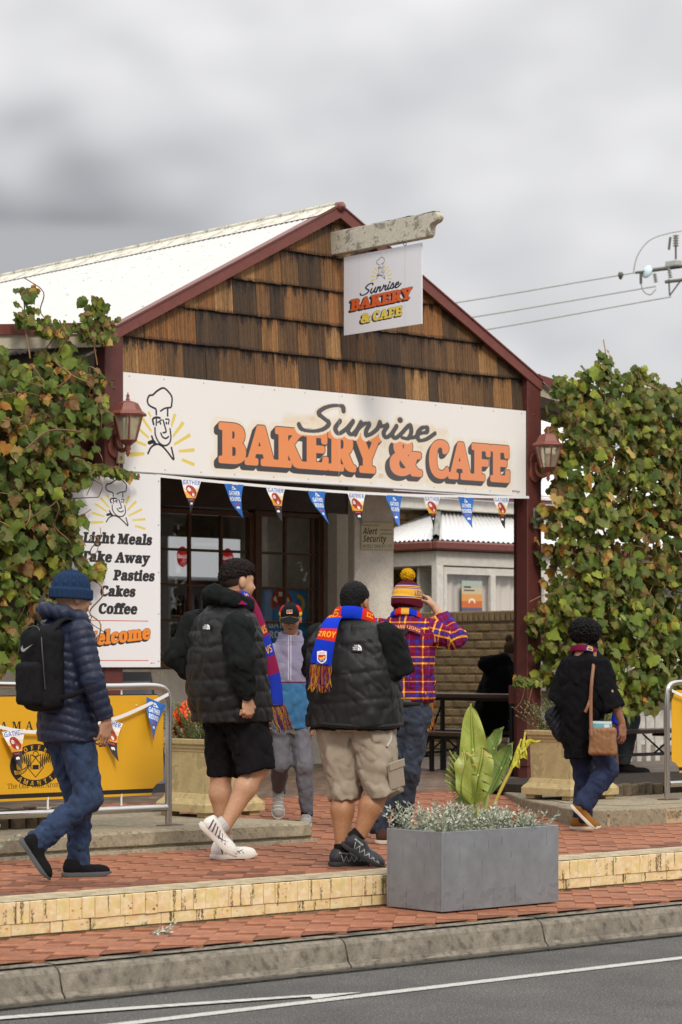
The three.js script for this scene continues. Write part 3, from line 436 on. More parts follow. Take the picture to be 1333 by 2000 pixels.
{ // long sign across the veranda, two sheets
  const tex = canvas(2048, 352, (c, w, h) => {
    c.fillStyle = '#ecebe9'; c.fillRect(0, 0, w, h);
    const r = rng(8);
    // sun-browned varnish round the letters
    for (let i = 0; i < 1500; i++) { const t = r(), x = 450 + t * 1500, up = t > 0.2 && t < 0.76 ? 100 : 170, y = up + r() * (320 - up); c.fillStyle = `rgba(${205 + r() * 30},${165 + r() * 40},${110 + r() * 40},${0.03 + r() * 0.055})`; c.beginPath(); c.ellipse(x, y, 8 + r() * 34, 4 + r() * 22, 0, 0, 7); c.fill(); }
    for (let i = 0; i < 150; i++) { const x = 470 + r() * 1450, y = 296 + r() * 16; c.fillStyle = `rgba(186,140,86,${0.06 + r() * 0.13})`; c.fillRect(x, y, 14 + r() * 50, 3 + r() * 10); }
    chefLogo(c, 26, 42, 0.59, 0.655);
    fat(c, 'BAKERY', 438, 292, 186, { width: 800, fill: '#e8935f', shadow: '#47464a', halo: 'rgba(236,226,208,0.75)', fat: 0.1 });  // lettering paled and greyed: sky reflection on the panel put into the print colours
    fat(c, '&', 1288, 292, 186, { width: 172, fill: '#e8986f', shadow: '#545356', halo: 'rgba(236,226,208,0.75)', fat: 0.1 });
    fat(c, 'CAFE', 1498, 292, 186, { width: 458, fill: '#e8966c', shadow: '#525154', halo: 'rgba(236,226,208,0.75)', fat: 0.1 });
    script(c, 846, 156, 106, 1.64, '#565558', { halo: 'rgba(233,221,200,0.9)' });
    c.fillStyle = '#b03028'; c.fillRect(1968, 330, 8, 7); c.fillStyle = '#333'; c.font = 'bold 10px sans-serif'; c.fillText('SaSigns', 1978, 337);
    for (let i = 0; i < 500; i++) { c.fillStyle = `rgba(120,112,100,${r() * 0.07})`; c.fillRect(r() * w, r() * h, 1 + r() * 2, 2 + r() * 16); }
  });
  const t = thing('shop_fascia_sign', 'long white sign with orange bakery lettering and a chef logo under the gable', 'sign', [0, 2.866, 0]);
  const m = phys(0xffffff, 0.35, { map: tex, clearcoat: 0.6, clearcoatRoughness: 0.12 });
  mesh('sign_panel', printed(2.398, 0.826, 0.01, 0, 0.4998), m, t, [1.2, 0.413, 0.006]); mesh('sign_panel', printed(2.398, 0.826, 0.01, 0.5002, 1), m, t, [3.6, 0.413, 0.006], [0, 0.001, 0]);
  const al = mat([0.55, 0.55, 0.56], 0.35, { metalness: 0.8 }); mesh('edge_trim', bx(0, 4.8, -0.012, -0.001, -0.02, 0.012), al, t);
  const r = rng(4); for (let i = 0; i < 13; i++) for (const y of [0.03, 0.797]) mesh('screw', screw, screwMat, t, [0.08 + i * 0.386 + (r() - 0.5) * 0.1, y, 0.011]);
}
{ // menu board on the left post
  const tex = canvas(568, 1024, (c, w, h) => {
    c.fillStyle = '#e6e7ea'; c.fillRect(0, 0, w, h);
    chefLogo(c, 118, 34, 0.56, 0.78);
    const L = (s, y, x0, x1, size = 70) => fat(c, s, x0 * w, y * h, size, { width: (x1 - x0) * w, fill: '#262326', skew: 0.16, fat: 0.1 });
    L('Light Meals', 0.366, 0.12, 0.9); L('Take Away', 0.462, 0.1, 0.87); L('Pies', 0.553, 0.1, 0.37); L('Pasties', 0.553, 0.46, 0.93); L('Cakes', 0.636, 0.31, 0.71); L('Coffee', 0.726, 0.29, 0.73);
    c.fillStyle = '#c0523c'; c.fillRect(0.12 * w, 0.76 * h, 0.74 * w, 4); c.fillRect(0.12 * w, 0.964 * h, 0.74 * w, 4);
    fat(c, 'Welcome', 0.1 * w, 0.895 * h, 92, { width: 0.79 * w, fill: '#ea8b2c', shadow: '#2a2326', skew: 0.14, rot: -0.1, fat: 0.1 });
    c.fillStyle = '#b03028'; c.fillRect(505, 1000, 8, 6); c.fillStyle = '#333'; c.font = '9px sans-serif'; c.fillText('Sign', 515, 1006);
    const r = rng(2); for (let i = 0; i < 300; i++) { c.fillStyle = `rgba(110,105,100,${r() * 0.08})`; c.fillRect(r() * w, r() * h, 1 + r() * 2, 2 + r() * 12); }
  });
  const t = thing('menu_board', 'tall white menu board listing light meals, pasties, cakes and coffee, on the red post', 'sign', [-0.1, 1.222, 0.05]);
  mesh('board', printed(0.91, 1.625, 0.012), phys(0xffffff, 0.4, { map: tex, clearcoat: 0.4, clearcoatRoughness: 0.2 }), t, [0, 0.8125, 0]);
  for (const x of [-0.435, 0.435]) for (const y of [0.05, 0.45, 0.8, 1.2, 1.57]) mesh('screw', screw, screwMat, t, [x, y, 0.007]);
  mesh('batten', [bx(-0.43, 0.43, 0.3, 0.34, -0.034, -0.007), bx(-0.43, 0.43, 1.3, 1.34, -0.034, -0.007)], red, t);
}
{ // beam with the hanging sign
  const Tb = dtex(512, 0.9, (u, v) => { const a = fbm(u, v, 5, 91, 5), b = fbm(u, v, 26, 93, 4); let g = 222 + 34 * a + 20 * b, q = clamp((a + 0.7 * b - 0.06) * 4) * 0.55; const gr = n2(u * 7, v * 7) > 0.6 ? 0.3 : 0; return [lerp(g, 92, q) - gr * 20, lerp(g * 0.985, 90, q), lerp(g * 0.94, 82, q) - gr * 40]; });
  const b = thing('sign_beam_bracket', 'weathered white timber beam sticking out from the gable with a scrolled end', 'beam', [2.36, 4.94, 0]);
  const s = new THREE.Shape(); s.moveTo(0.06, 0); s.lineTo(-1.2, 0); s.quadraticCurveTo(-1.24, 0.02, -1.23, 0.06); s.quadraticCurveTo(-1.235, 0.11, -1.29, 0.115); s.quadraticCurveTo(-1.345, 0.13, -1.335, 0.17); s.lineTo(-1.32, 0.195); s.lineTo(0.06, 0.2); s.closePath();
  const g = new THREE.ExtrudeGeometry(s, { depth: 0.075, bevelEnabled: true, bevelSize: 0.004, bevelThickness: 0.004, bevelSegments: 1, curveSegments: 12 }); g.rotateY(Math.PI / 2);
  mesh('beam', uvBox(g), mat([0.78, 0.76, 0.7], 0.9, { map: Tb, bumpMap: T.bumpf, bumpScale: 0.004 }), b);
  mesh('weathered_top', (() => { const q = strip(0.0, 0.075, 0.206, 0.0, 1.3, 1, 20), p = q.attributes.position; for (let i = 0; i < p.count; i++) p.setY(i, p.getY(i) + 0.006 * n2(p.getX(i) * 40, p.getZ(i) * 22)); return q; })(), mat([0.07, 0.055, 0.04], 0.95, { map: T.stone }), b);
  const tex = canvas(1024, 706, (c, w, h) => {
    c.fillStyle = '#e2e4ea'; c.fillRect(0, 0, w, h);
    chefLogo(c, 360, 60, 0.46, 0.62);
    script(c, 240, 372, 88, 1.5, '#1f1830', { rot: -0.04 });
    fat(c, 'BAKERY', 88, 492, 128, { width: 810, fill: '#d4602f', shadow: '#221a26', fat: 0.1, skew: 0.1, rot: -0.03 });
    fat(c, '&', 225, 618, 104, { width: 132, fill: '#e3cc58', shadow: '#221a26', fat: 0.1, skew: 0.1, rot: -0.03 });
    fat(c, 'CAFE', 385, 612, 104, { width: 390, fill: '#e3cc58', shadow: '#221a26', fat: 0.1, skew: 0.1, rot: -0.03 });
    const r = rng(6); for (const [x0, a] of [[200, 0.14], [808, 0.3]]) for (let y = 0; y < h; y += 3) { c.fillStyle = `rgba(${130 + r() * 30},${92 + r() * 20},60,${a * (0.4 + r()) * (1 - y / h * 0.6)})`; c.fillRect(x0 + (r() - 0.5) * 4, y, 2 + r() * 6, 4); }
  });
  const t = thing('hanging_sign', 'white hanging bakery sign with rust streaks below the timber beam', 'sign', [2.4, 4.2, 0.595], Math.PI / 2 * -1);
  // faces towards -x: its own x runs along +z
  mesh('board', printed(1.02, 0.703, 0.012), phys(0xffffff, 0.4, { map: tex, clearcoat: 0.4, clearcoatRoughness: 0.2 }), t, [0, 0.352, 0]);
  const rust = mat([0.09, 0.04, 0.02], 0.8); for (const x of [-0.35, 0.29]) { const r1 = new THREE.TorusGeometry(0.014, 0.003, 6, 14).toNonIndexed(); r1.rotateY(1.2); r1.translate(x, 0.722, 0); mesh('hook', [r1, bar([x, 0.734, 0], [x, 0.748, 0], 0.004)], rust, t); }
  mesh('corner_ring', (() => { const q = new THREE.TorusGeometry(0.012, 0.003, 6, 12).toNonIndexed(); q.translate(-0.49, -0.012, 0); return q; })(), rust, t);
}
{ // alarm company plate on the wing wall
  const tex = canvas(512, 288, (c, w, h) => { c.fillStyle = '#cfc6a4'; c.fillRect(0, 0, w, h); c.strokeStyle = '#8d8464'; c.lineWidth = 4; c.strokeRect(4, 4, w - 8, h - 8); c.fillStyle = '#24262e'; c.font = '26px sans-serif'; c.fillText('ALARM INSTALLED BY', 24, 44, 270); c.font = 'italic bold 92px sans-serif'; c.fillText('Alert', 26, 128, 258); c.fillText('Security', 24, 206, 456); c.fillRect(300, 78, 180, 6); c.fillRect(300, 120, 180, 6); c.font = '24px sans-serif'; c.fillText('S . D . A .', 330, 110, 130); c.font = '50px sans-serif'; c.fillText('MOBILE 0408 815 197', 22, 268, 466); });
  const t = thing('security_plate', 'small cream alarm company plate with a phone number on the cream veranda column', 'sign', [3.579, 2.342, -0.778], -0.52);
  mesh('plate', printed(0.32, 0.266, 0.012), mat(0xffffff, 0.5, { map: tex }), t, [0, 0.133, 0]);
}
// ---------------------------------------------------------------- bunting
const ball = (c, x, y, k, rot) => { c.save(); c.translate(x, y); c.rotate(rot); c.scale(k, k); c.fillStyle = '#a83026'; c.beginPath(); c.ellipse(0, 0, 58, 36, 0, 0, 7); c.fill(); c.fillStyle = '#c4503e'; c.beginPath(); c.ellipse(0, -12, 46, 18, 0, 0, 7); c.fill(); c.fillStyle = '#f0ece6'; c.beginPath(); c.ellipse(-26, 4, 17, 13, 0, 0, 7); c.fill(); c.fillStyle = '#3b5fa8'; c.font = 'bold 13px sans-serif'; c.textAlign = 'center'; c.fillText('AFL', -26, 9); c.fillStyle = '#30201c'; c.font = 'bold 24px sans-serif'; c.fillText('SHERRIN', 8, -8, 84); c.fillStyle = '#e8e6df'; c.beginPath(); c.ellipse(30, 14, 15, 11, 0, 0, 7); c.fill(); c.restore(); };
const flagBlue = canvas(256, 320, (c, w, h) => { c.fillStyle = '#2c6cc0'; c.fillRect(0, 0, w, h); c.fillStyle = '#f2f5f8'; c.beginPath(); c.moveTo(104, 52); c.lineTo(112, 14); c.lineTo(166, 50); c.closePath(); c.fill(); c.fillStyle = '#2c6cc0'; c.beginPath(); c.ellipse(122, 40, 12, 7, 0, 0, 7); c.fill(); c.fillStyle = '#f2f5f8'; c.font = 'bold 58px sans-serif'; c.textAlign = 'center'; c.fillText('GATHER', 128, 106, 138); c.fillText('ROUND', 128, 160, 128); c.fillStyle = '#c33846'; c.fillRect(100, 180, 56, 11); c.fillStyle = '#f2f5f8'; c.beginPath(); c.arc(122, 222, 12, 0, 7); c.arc(136, 220, 12, 0, 7); c.fill(); c.fillStyle = '#2c6cc0'; c.fillRect(124, 226, 9, 12); });
const flagWhite = canvas(256, 320, (c, w, h) => { c.fillStyle = '#f1efec'; c.fillRect(0, 0, w, h); c.fillStyle = '#e0a032'; c.fillRect(0, 100, w, 220); c.fillStyle = '#e9d7b0'; c.fillRect(0, 78, w, 36); c.fillStyle = '#232126'; c.fillRect(0, 172, w, 150); c.fillStyle = '#4a78c8'; c.font = 'bold 58px sans-serif'; c.textAlign = 'center'; c.fillText('GATHER', 128, 44, 236); ball(c, 128, 104, 1.25, 0.62); c.fillStyle = '#c33846'; c.fillRect(98, 182, 60, 12); c.fillStyle = '#f2f0ea'; c.beginPath(); c.arc(122, 226, 12, 0, 7); c.arc(136, 224, 12, 0, 7); c.fill(); c.fillStyle = '#232126'; c.fillRect(124, 230, 9, 12); });
const flagMat = [mat(0xffffff, 0.5, { map: flagWhite }), mat(0xffffff, 0.5, { map: flagBlue })];
function pennant(w, h, sway, curl, seed) { // triangle of thin sheet hung from its top edge, tip swayed and curled
  const n = 10, pos = [], uv = [], idx = [];
  for (let j = 0; j <= n; j++) for (let i = 0; i <= 6; i++) { const v = j / n, u = (i / 6 - 0.5) * (1 - v * 0.985); pos.push(u * w + sway * v * v, -v * h, curl * v * v + 0.012 * Math.sin(u * 7 + v * 4 + seed) * (0.3 + v)); uv.push(0.5 + u, 1 - v); }
  for (let j = 0; j < n; j++) for (let i = 0; i < 6; i++) { const a = j * 7 + i; idx.push(a, a + 7, a + 1, a + 1, a + 7, a + 8); }
  const g = new THREE.BufferGeometry(); g.setAttribute('position', new THREE.Float32BufferAttribute(pos, 3)); g.setAttribute('uv', new THREE.Float32BufferAttribute(uv, 2)); g.setIndex(idx); g.computeVertexNormals(); return g;
}
const tape = mat([0.72, 0.72, 0.72], 0.6);
function bunting(label, pts, flags, z, turn = 0) {
  const b = thing('bunting', label, 'bunting', [0, 0, z], 0, 'strings of football pennants');
  const curve = new THREE.CatmullRomCurve3(pts.map((p) => V(p[0], p[1], 0)), false, 'centripetal'), q = curve.getPoints(60), pos = [], idx = [];
  q.forEach((p, i) => { pos.push(p.x, p.y + 0.012, 0, p.x, p.y - 0.012, 0.003); if (i) { const a = 2 * i - 2; idx.push(a, a + 1, a + 2, a + 1, a + 3, a + 2); } });
  const g = new THREE.BufferGeometry(); g.setAttribute('position', new THREE.Float32BufferAttribute(pos, 3)); g.setIndex(idx); g.computeVertexNormals(); mesh('tape', g, tape, b);
  for (const [x, y, kind, sway, curl, rot, w = 0.215, h = 0.29] of flags) mesh('pennant', pennant(w, h, sway, curl, x * 9), flagMat[kind], b, [x, y - 0.008, 0.004], [0, 0, rot]);
  return b;
}
{
  const xs = [0.687, 1.15, 1.624, 2.1, 2.569, 3.033, 3.511, 3.95, 4.42], line = (x) => 2.846 - 0.05 * Math.sin(Math.PI * clamp((x - 0.3) / 4.5)) + 0.004 * (x - 2);
  bunting('string of blue and white football pennants hanging below the long bakery sign', [0.32, 1, 1.8, 2.6, 3.4, 4.2, 4.8].map((x) => [x, line(x)]), xs.map((x, i) => [x, line(x), i % 2, [-0.05, 0.12, 0.06, 0.13, 0.06, 0.03, 0.05, 0.05, 0.05][i], [0.06, -0.03, 0.02, 0.03, 0, 0.05, -0.02, 0.02, 0][i], 0]), 0.05);
  bunting('string of pennants tied across the yellow barrier behind the man with the backpack', [[-1.985, 1.04], [-2.2, 0.955], [-2.45, 0.875], [-2.75, 0.83], [-3.05, 0.8], [-3.3, 0.825], [-3.7, 0.95]], [[-2.09, 1.0, 1, 0.06, 0.02, -0.34, 0.18, 0.26], [-2.46, 0.875, 0, 0.1, 0.02, -0.26, 0.18, 0.26], [-2.9, 0.812, 1, 0.02, 0.01, -0.1, 0.18, 0.26], [-3.25, 0.82, 0, 0.02, 0.03, 0.1, 0.18, 0.26]], 3.245);
  bunting('string of pennants tied to the barrier beside the woman with the tan bag', [[3.15, 1.03], [3.3, 0.985], [3.6, 0.93], [4.2, 0.88]], [[3.42, 0.96, 0, 0.04, 0.02, 0.2, 0.2, 0.29], [3.9, 0.9, 1, 0.04, 0.02, 0.1, 0.2, 0.29]], 3.3);
}
// ---------------------------------------------------------------- street barriers with coffee banners
const steel = mat([0.55, 0.53, 0.5], 0.28, { metalness: 0.95, roughnessMap: rep(T.grain, 0.4) });
const bannerT = canvas(1600, 512, (c, w, h) => { // 2.15 m x 0.69 m
  c.fillStyle = '#d9a51a'; c.fillRect(0, 0, w, h); const r = rng(19); for (let i = 0; i < 400; i++) { c.fillStyle = `rgba(${r() < 0.5 ? '190,126,10' : '236,180,50'},${r() * 0.05})`; c.fillRect(r() * w, r() * h, 20 + r() * 120, 3 + r() * 24); }
  const px = (m) => m * w / 2.15, X = px(1.1);
  c.fillStyle = '#1c1a16'; c.fillRect(0, 0, w, 5); c.fillRect(0, 478, w, 22);
  c.font = 'bold 60px serif'; c.textAlign = 'center'; let u = X - 185; for (const k of 'AMANTI') { c.fillText(k, u, 170, 60); u += 74; }
  c.lineWidth = 5; c.beginPath(); c.ellipse(X, 342, 150, 104, 0, 0, 7); c.fill(); c.fillStyle = '#d9a51a'; c.beginPath(); c.ellipse(X, 342, 112, 72, 0, 0, 7); c.fill();
  const arc = (txt, r0, ry, a0, a1, flip) => { [...txt].forEach((k, i, s) => { const a = lerp(a0, a1, i / (s.length - 1)); c.save(); c.translate(X + Math.cos(a) * r0, 342 + Math.sin(a) * ry); c.rotate(flip ? a - Math.PI / 2 : a + Math.PI / 2); c.fillText(k, 0, 12); c.restore(); }); };
  c.font = 'bold 32px sans-serif'; arc('COFFEE', 131, 87, -Math.PI * 0.75, -Math.PI * 0.25); arc('AMANTI', 131, 87, Math.PI * 0.74, Math.PI * 0.26, true);
  // spread eagle over a ribbon
  c.strokeStyle = c.fillStyle = '#1c1a16'; c.lineWidth = 4; c.lineJoin = 'round';
  for (const s of [-1, 1]) { c.beginPath(); c.moveTo(X, 300); for (let i = 0; i < 7; i++) { c.lineTo(X + s * (30 + i * 14), 290 - i * 3 - (i === 6 ? 6 : 0)); c.lineTo(X + s * (26 + i * 12), 330 + Math.max(0, 30 - i * 9)); } c.stroke(); }
  c.beginPath(); c.arc(X, 288, 15, 0, 7); c.stroke(); c.beginPath(); c.moveTo(X, 306); c.lineTo(X + 46, 354); c.lineTo(X, 400); c.lineTo(X - 46, 354); c.closePath(); c.stroke(); c.fillRect(X - 18, 340, 36, 22);
  c.beginPath(); c.moveTo(X - 128, 362); c.quadraticCurveTo(X - 60, 372, X - 40, 330); c.lineTo(X - 48, 352); c.quadraticCurveTo(X - 70, 392, X - 124, 386); c.closePath(); c.fillStyle = '#d9a51a'; c.fill(); c.stroke(); c.fillStyle = '#1c1a16'; c.font = '20px serif'; c.save(); c.translate(X - 86, 376); c.rotate(-0.3); c.fillText('PREMIUM', 0, 0, 76); c.restore();
  c.font = '34px serif'; c.fillText('The One With Aroma', X, 452, 330);
});
function barrier(label, x1, dir, z) { // dir -1: runs to the left of x1
  const b = thing('street_barrier', label, 'barrier', [x1, 0.135, z], 0, 'yellow coffee barriers');
  const L = 2.3, s = dir;
  const pts = [[0, 0, 0], [0, 0.5, 0], [0, 0.86, 0], [s * 0.012, 0.91, 0], [s * 0.04, 0.94, 0], [s * 0.09, 0.955, 0], [s * 0.5, 0.957, 0], [s * (L - 0.1), 0.957, 0], [s * (L - 0.02), 0.92, 0], [s * L, 0.85, 0], [s * L, 0, 0]];
  mesh('frame_tube', tube(pts, 0.024, 120, 12), steel, b); mesh('lower_rail', bar([s * 0.02, 0.125, 0], [s * (L - 0.02), 0.125, 0], 0.026, 12), steel, b);
  for (const x of [0, s * L]) mesh('foot_plate', bx(x - 0.07, x + 0.1, -0.003, 0.006, -0.05, 0.05), mat([0.12, 0.06, 0.04], 0.7), b);
  // banner sheet with a notched lower corner
  const w = 2.15, h = 0.69, sh = new THREE.Shape(), fx = (x) => (dir < 0 ? x : w - x);
  const c0 = [[0, 0], [w - 0.1, 0], [w - 0.085, 0.05], [w - 0.05, 0.08], [w, 0.1], [w, h - 0.1], [w - 0.05, h], [0, h]].map(([x, y]) => new THREE.Vector2(fx(x), y)); sh.setFromPoints(dir < 0 ? c0 : c0.reverse());
  const g = new THREE.ExtrudeGeometry(sh, { depth: 0.002, bevelEnabled: false }), p = g.attributes.position, uv = g.attributes.uv;
  for (let i = 0; i < p.count; i++) uv.setXY(i, p.getX(i) / w, p.getY(i) / h);
  mesh('banner', g, mat(0xffffff, 0.55, { map: bannerT }), b, [dir < 0 ? -w - 0.05 : 0.05, 0.215, 0.004]);
  for (const x of [0.4, 1.0, 1.6]) for (const y of [0.23, 0.89]) mesh('tie', bx(s * x - 0.006, s * x + 0.006, y < 0.5 ? 0.15 : 0.9, y < 0.5 ? 0.235 : 0.96, -0.006, 0.008), tape, b);
  mesh('eyelet', screw, white, b, [dir * 0.28, 0.83, 0.008]);
  return b;
}
barrier('steel tube barrier with a yellow coffee banner behind the man with the backpack', -1.95, -1, 3.2);
barrier('steel tube barrier with a yellow coffee banner beside the woman with the tan bag', 3.15, 1, 3.25);
// ---------------------------------------------------------------- wall lanterns
function lantern(label, x, y, z, px) {
  const l = thing('wall_lantern', label, 'lantern', [x, y, z], 0, 'dark red carriage lanterns on the veranda posts');
  const m = mat([0.24, 0.072, 0.05], 0.5, { map: T.paint }), hex = (rt, rb, h, yy) => { const g = new THREE.CylinderGeometry(rt, rb, h, 6, 1, false).toNonIndexed(); g.computeVertexNormals(); g.translate(0, yy, 0); return g; };
  const roof = new THREE.LatheGeometry([[0.158, 0.352], [0.15, 0.362], [0.118, 0.385], [0.1, 0.42], [0.086, 0.445], [0.06, 0.458], [0.03, 0.466]].map((p) => new THREE.Vector2(...p)), 6).toNonIndexed(); roof.computeVertexNormals();
  mesh('roof', roof, m, l); mesh('roof_rim', hex(0.158, 0.15, 0.014, 0.346), m, l);
  mesh('finial', lathe([[0.001, 0.54], [0.008, 0.52], [0.016, 0.505], [0.009, 0.49], [0.02, 0.482], [0.014, 0.472], [0.03, 0.465]], 12), m, l);
  const gm = new THREE.MeshPhysicalMaterial({ color: col([0.72, 0.68, 0.55]), transmission: 0.75, thickness: 0, roughness: 0.35, side: THREE.DoubleSide });
  for (let i = 0; i < 6; i++) {
    const a = i * Math.PI / 3 + Math.PI / 6, b = a + Math.PI / 3, P = (r, yy, t) => [Math.sin(t) * r, yy, Math.cos(t) * r];
    const A = P(0.128, 0.338, a), B = P(0.128, 0.338, b), C = P(0.072, 0.142, b), D = P(0.072, 0.142, a), g = new THREE.BufferGeometry();
    g.setAttribute('position', new THREE.Float32BufferAttribute([...A, ...D, ...B, ...B, ...D, ...C], 3)); g.setAttribute('uv', new THREE.Float32BufferAttribute(new Array(12).fill(0), 2)); g.computeVertexNormals(); mesh('glass_pane', g, gm, l);
    mesh('rib', bar(P(0.13, 0.342, a), P(0.073, 0.138, a), 0.008, 6), m, l);
  }
  mesh('base_cup', hex(0.078, 0.03, 0.04, 0.12), m, l); mesh('drop', lathe([[0.03, 0.1], [0.02, 0.085], [0.028, 0.07], [0.014, 0.05], [0.02, 0.03], [0.008, 0.012], [0.001, 0]], 12), m, l);
  const bulb = lathe([[0.001, 0.27], [0.018, 0.262], [0.026, 0.24], [0.024, 0.2], [0.016, 0.17], [0.016, 0.14]], 12); mesh('bulb', bulb, mat([0.8, 0.78, 0.7], 0.4), l);
  const dx = px - x;
  mesh('bracket_arm', tube([[0, 0.085, 0], [0.3 * dx, 0.06, -0.06], [0.7 * dx, 0.075, -0.13], [dx, 0.14, -z + 0.045], [dx, 0.2, -z + 0.06]], 0.019, 24, 8), m, l);
  mesh('wall_plate', (() => { const s = new THREE.Shape(); s.moveTo(0, -0.13); s.quadraticCurveTo(0.07, -0.11, 0.06, -0.03); s.quadraticCurveTo(0.04, 0.02, 0.06, 0.07); s.quadraticCurveTo(0.05, 0.13, 0, 0.15); s.quadraticCurveTo(-0.05, 0.13, -0.06, 0.07); s.quadraticCurveTo(-0.04, 0.02, -0.06, -0.03); s.quadraticCurveTo(-0.07, -0.11, 0, -0.13); const g = new THREE.ExtrudeGeometry(s, { depth: 0.012, bevelEnabled: true, bevelSize: 0.006, bevelThickness: 0.01, bevelSegments: 2, curveSegments: 8 }); g.translate(dx, 0.14, -z + 0.018); return g; })(), m, l);
}
lantern('dark red carriage lantern on the post above the menu board', -0.105, 2.96, 0.22, -0.1);
lantern('dark red carriage lantern on the post beside the sprawling vine', 4.888, 3.0, 0.22, 4.9);
{ // small fittings on the posts
  const sw = thing('switch_box', 'small cream electric switch box on the post below the lantern', 'switch', [-0.045, 2.88, 0.016]); const ivory = mat([0.55, 0.47, 0.28], 0.5);
  mesh('box', chamfer(0.075, 0.1, 0.03, 0.006), ivory, sw, [0, 0.09, 0.018]); mesh('toggle', chamfer(0.012, 0.03, 0.02, 0.003), ivory, sw, [0, 0.09, 0.04]); mesh('wire', tube([[-0.01, 0.04, 0.015], [-0.014, 0, 0.012], [-0.008, -0.06, 0.008]], 0.004, 10, 6), ivory, sw);
  const fh = thing('flag_holder', 'grey metal flag holder on the red post beside the vine', 'bracket', [4.93, 2.56, 0.016]); const zinc = mat([0.3, 0.31, 0.27], 0.6, { metalness: 0.5 });
  mesh('plate', chamfer(0.08, 0.2, 0.01, 0.003), zinc, fh, [0, 0.1, 0.006]); mesh('socket', bar([0, 0.08, 0.01], [0.07, 0.12, 0.09], 0.02, 10), zinc, fh);
}
// ---------------------------------------------------------------- side wall, house next door, furniture
const slump = [[0.27, 0.185, 0.09], [0.31, 0.215, 0.11], [0.23, 0.16, 0.08], [0.28, 0.2, 0.11]].map((c) => mat(c, 0.9, { map: rep(T.stone, 0.5), bumpMap: T.bumpf, bumpScale: 0.008 }));
{ // garden wall of rounded bricks, runs back from the street
  const w = thing('brick_garden_wall', 'brown wall of rounded bricks with an upright top course beyond the picnic table', 'wall', [8.8, 0.12, 0]);
  mesh('mortar_core', bx(0.012, 0.2, 0, 1.7, -7.2, -2.6), mat([0.28, 0.2, 0.11], 0.95, { map: T.stone }), w);
  mesh('plinth', bx(-0.12, 0.1, 0, 0.07, -7.2, -2.6), mat([0.2, 0.17, 0.13], 0.9, { map: T.stone }), w);
  const r = rng(14), g = chamfer(0.12, 0.09, 0.258, 0.014), s = chamfer(0.22, 0.135, 0.082, 0.014);
  for (let j = 0; j < 15; j++) for (let i = 0; i < 16; i++) { const z = -2.75 - i * 0.272 - (j % 2) * 0.136; mesh('brick', g, slump[Math.floor(r() * 4)], w, [0.06 + (r() - 0.5) * 0.012, 0.125 + j * 0.1035, z], [(r() - 0.5) * 0.03, (r() - 0.5) * 0.03, 0]); }
  for (let i = 0; i < 48; i++) mesh('brick', s, slump[Math.floor(r() * 4)], w, [0.1, 1.71, -2.65 - i * 0.0925], [(r() - 0.5) * 0.05, 0, (r() - 0.5) * 0.03]);
}
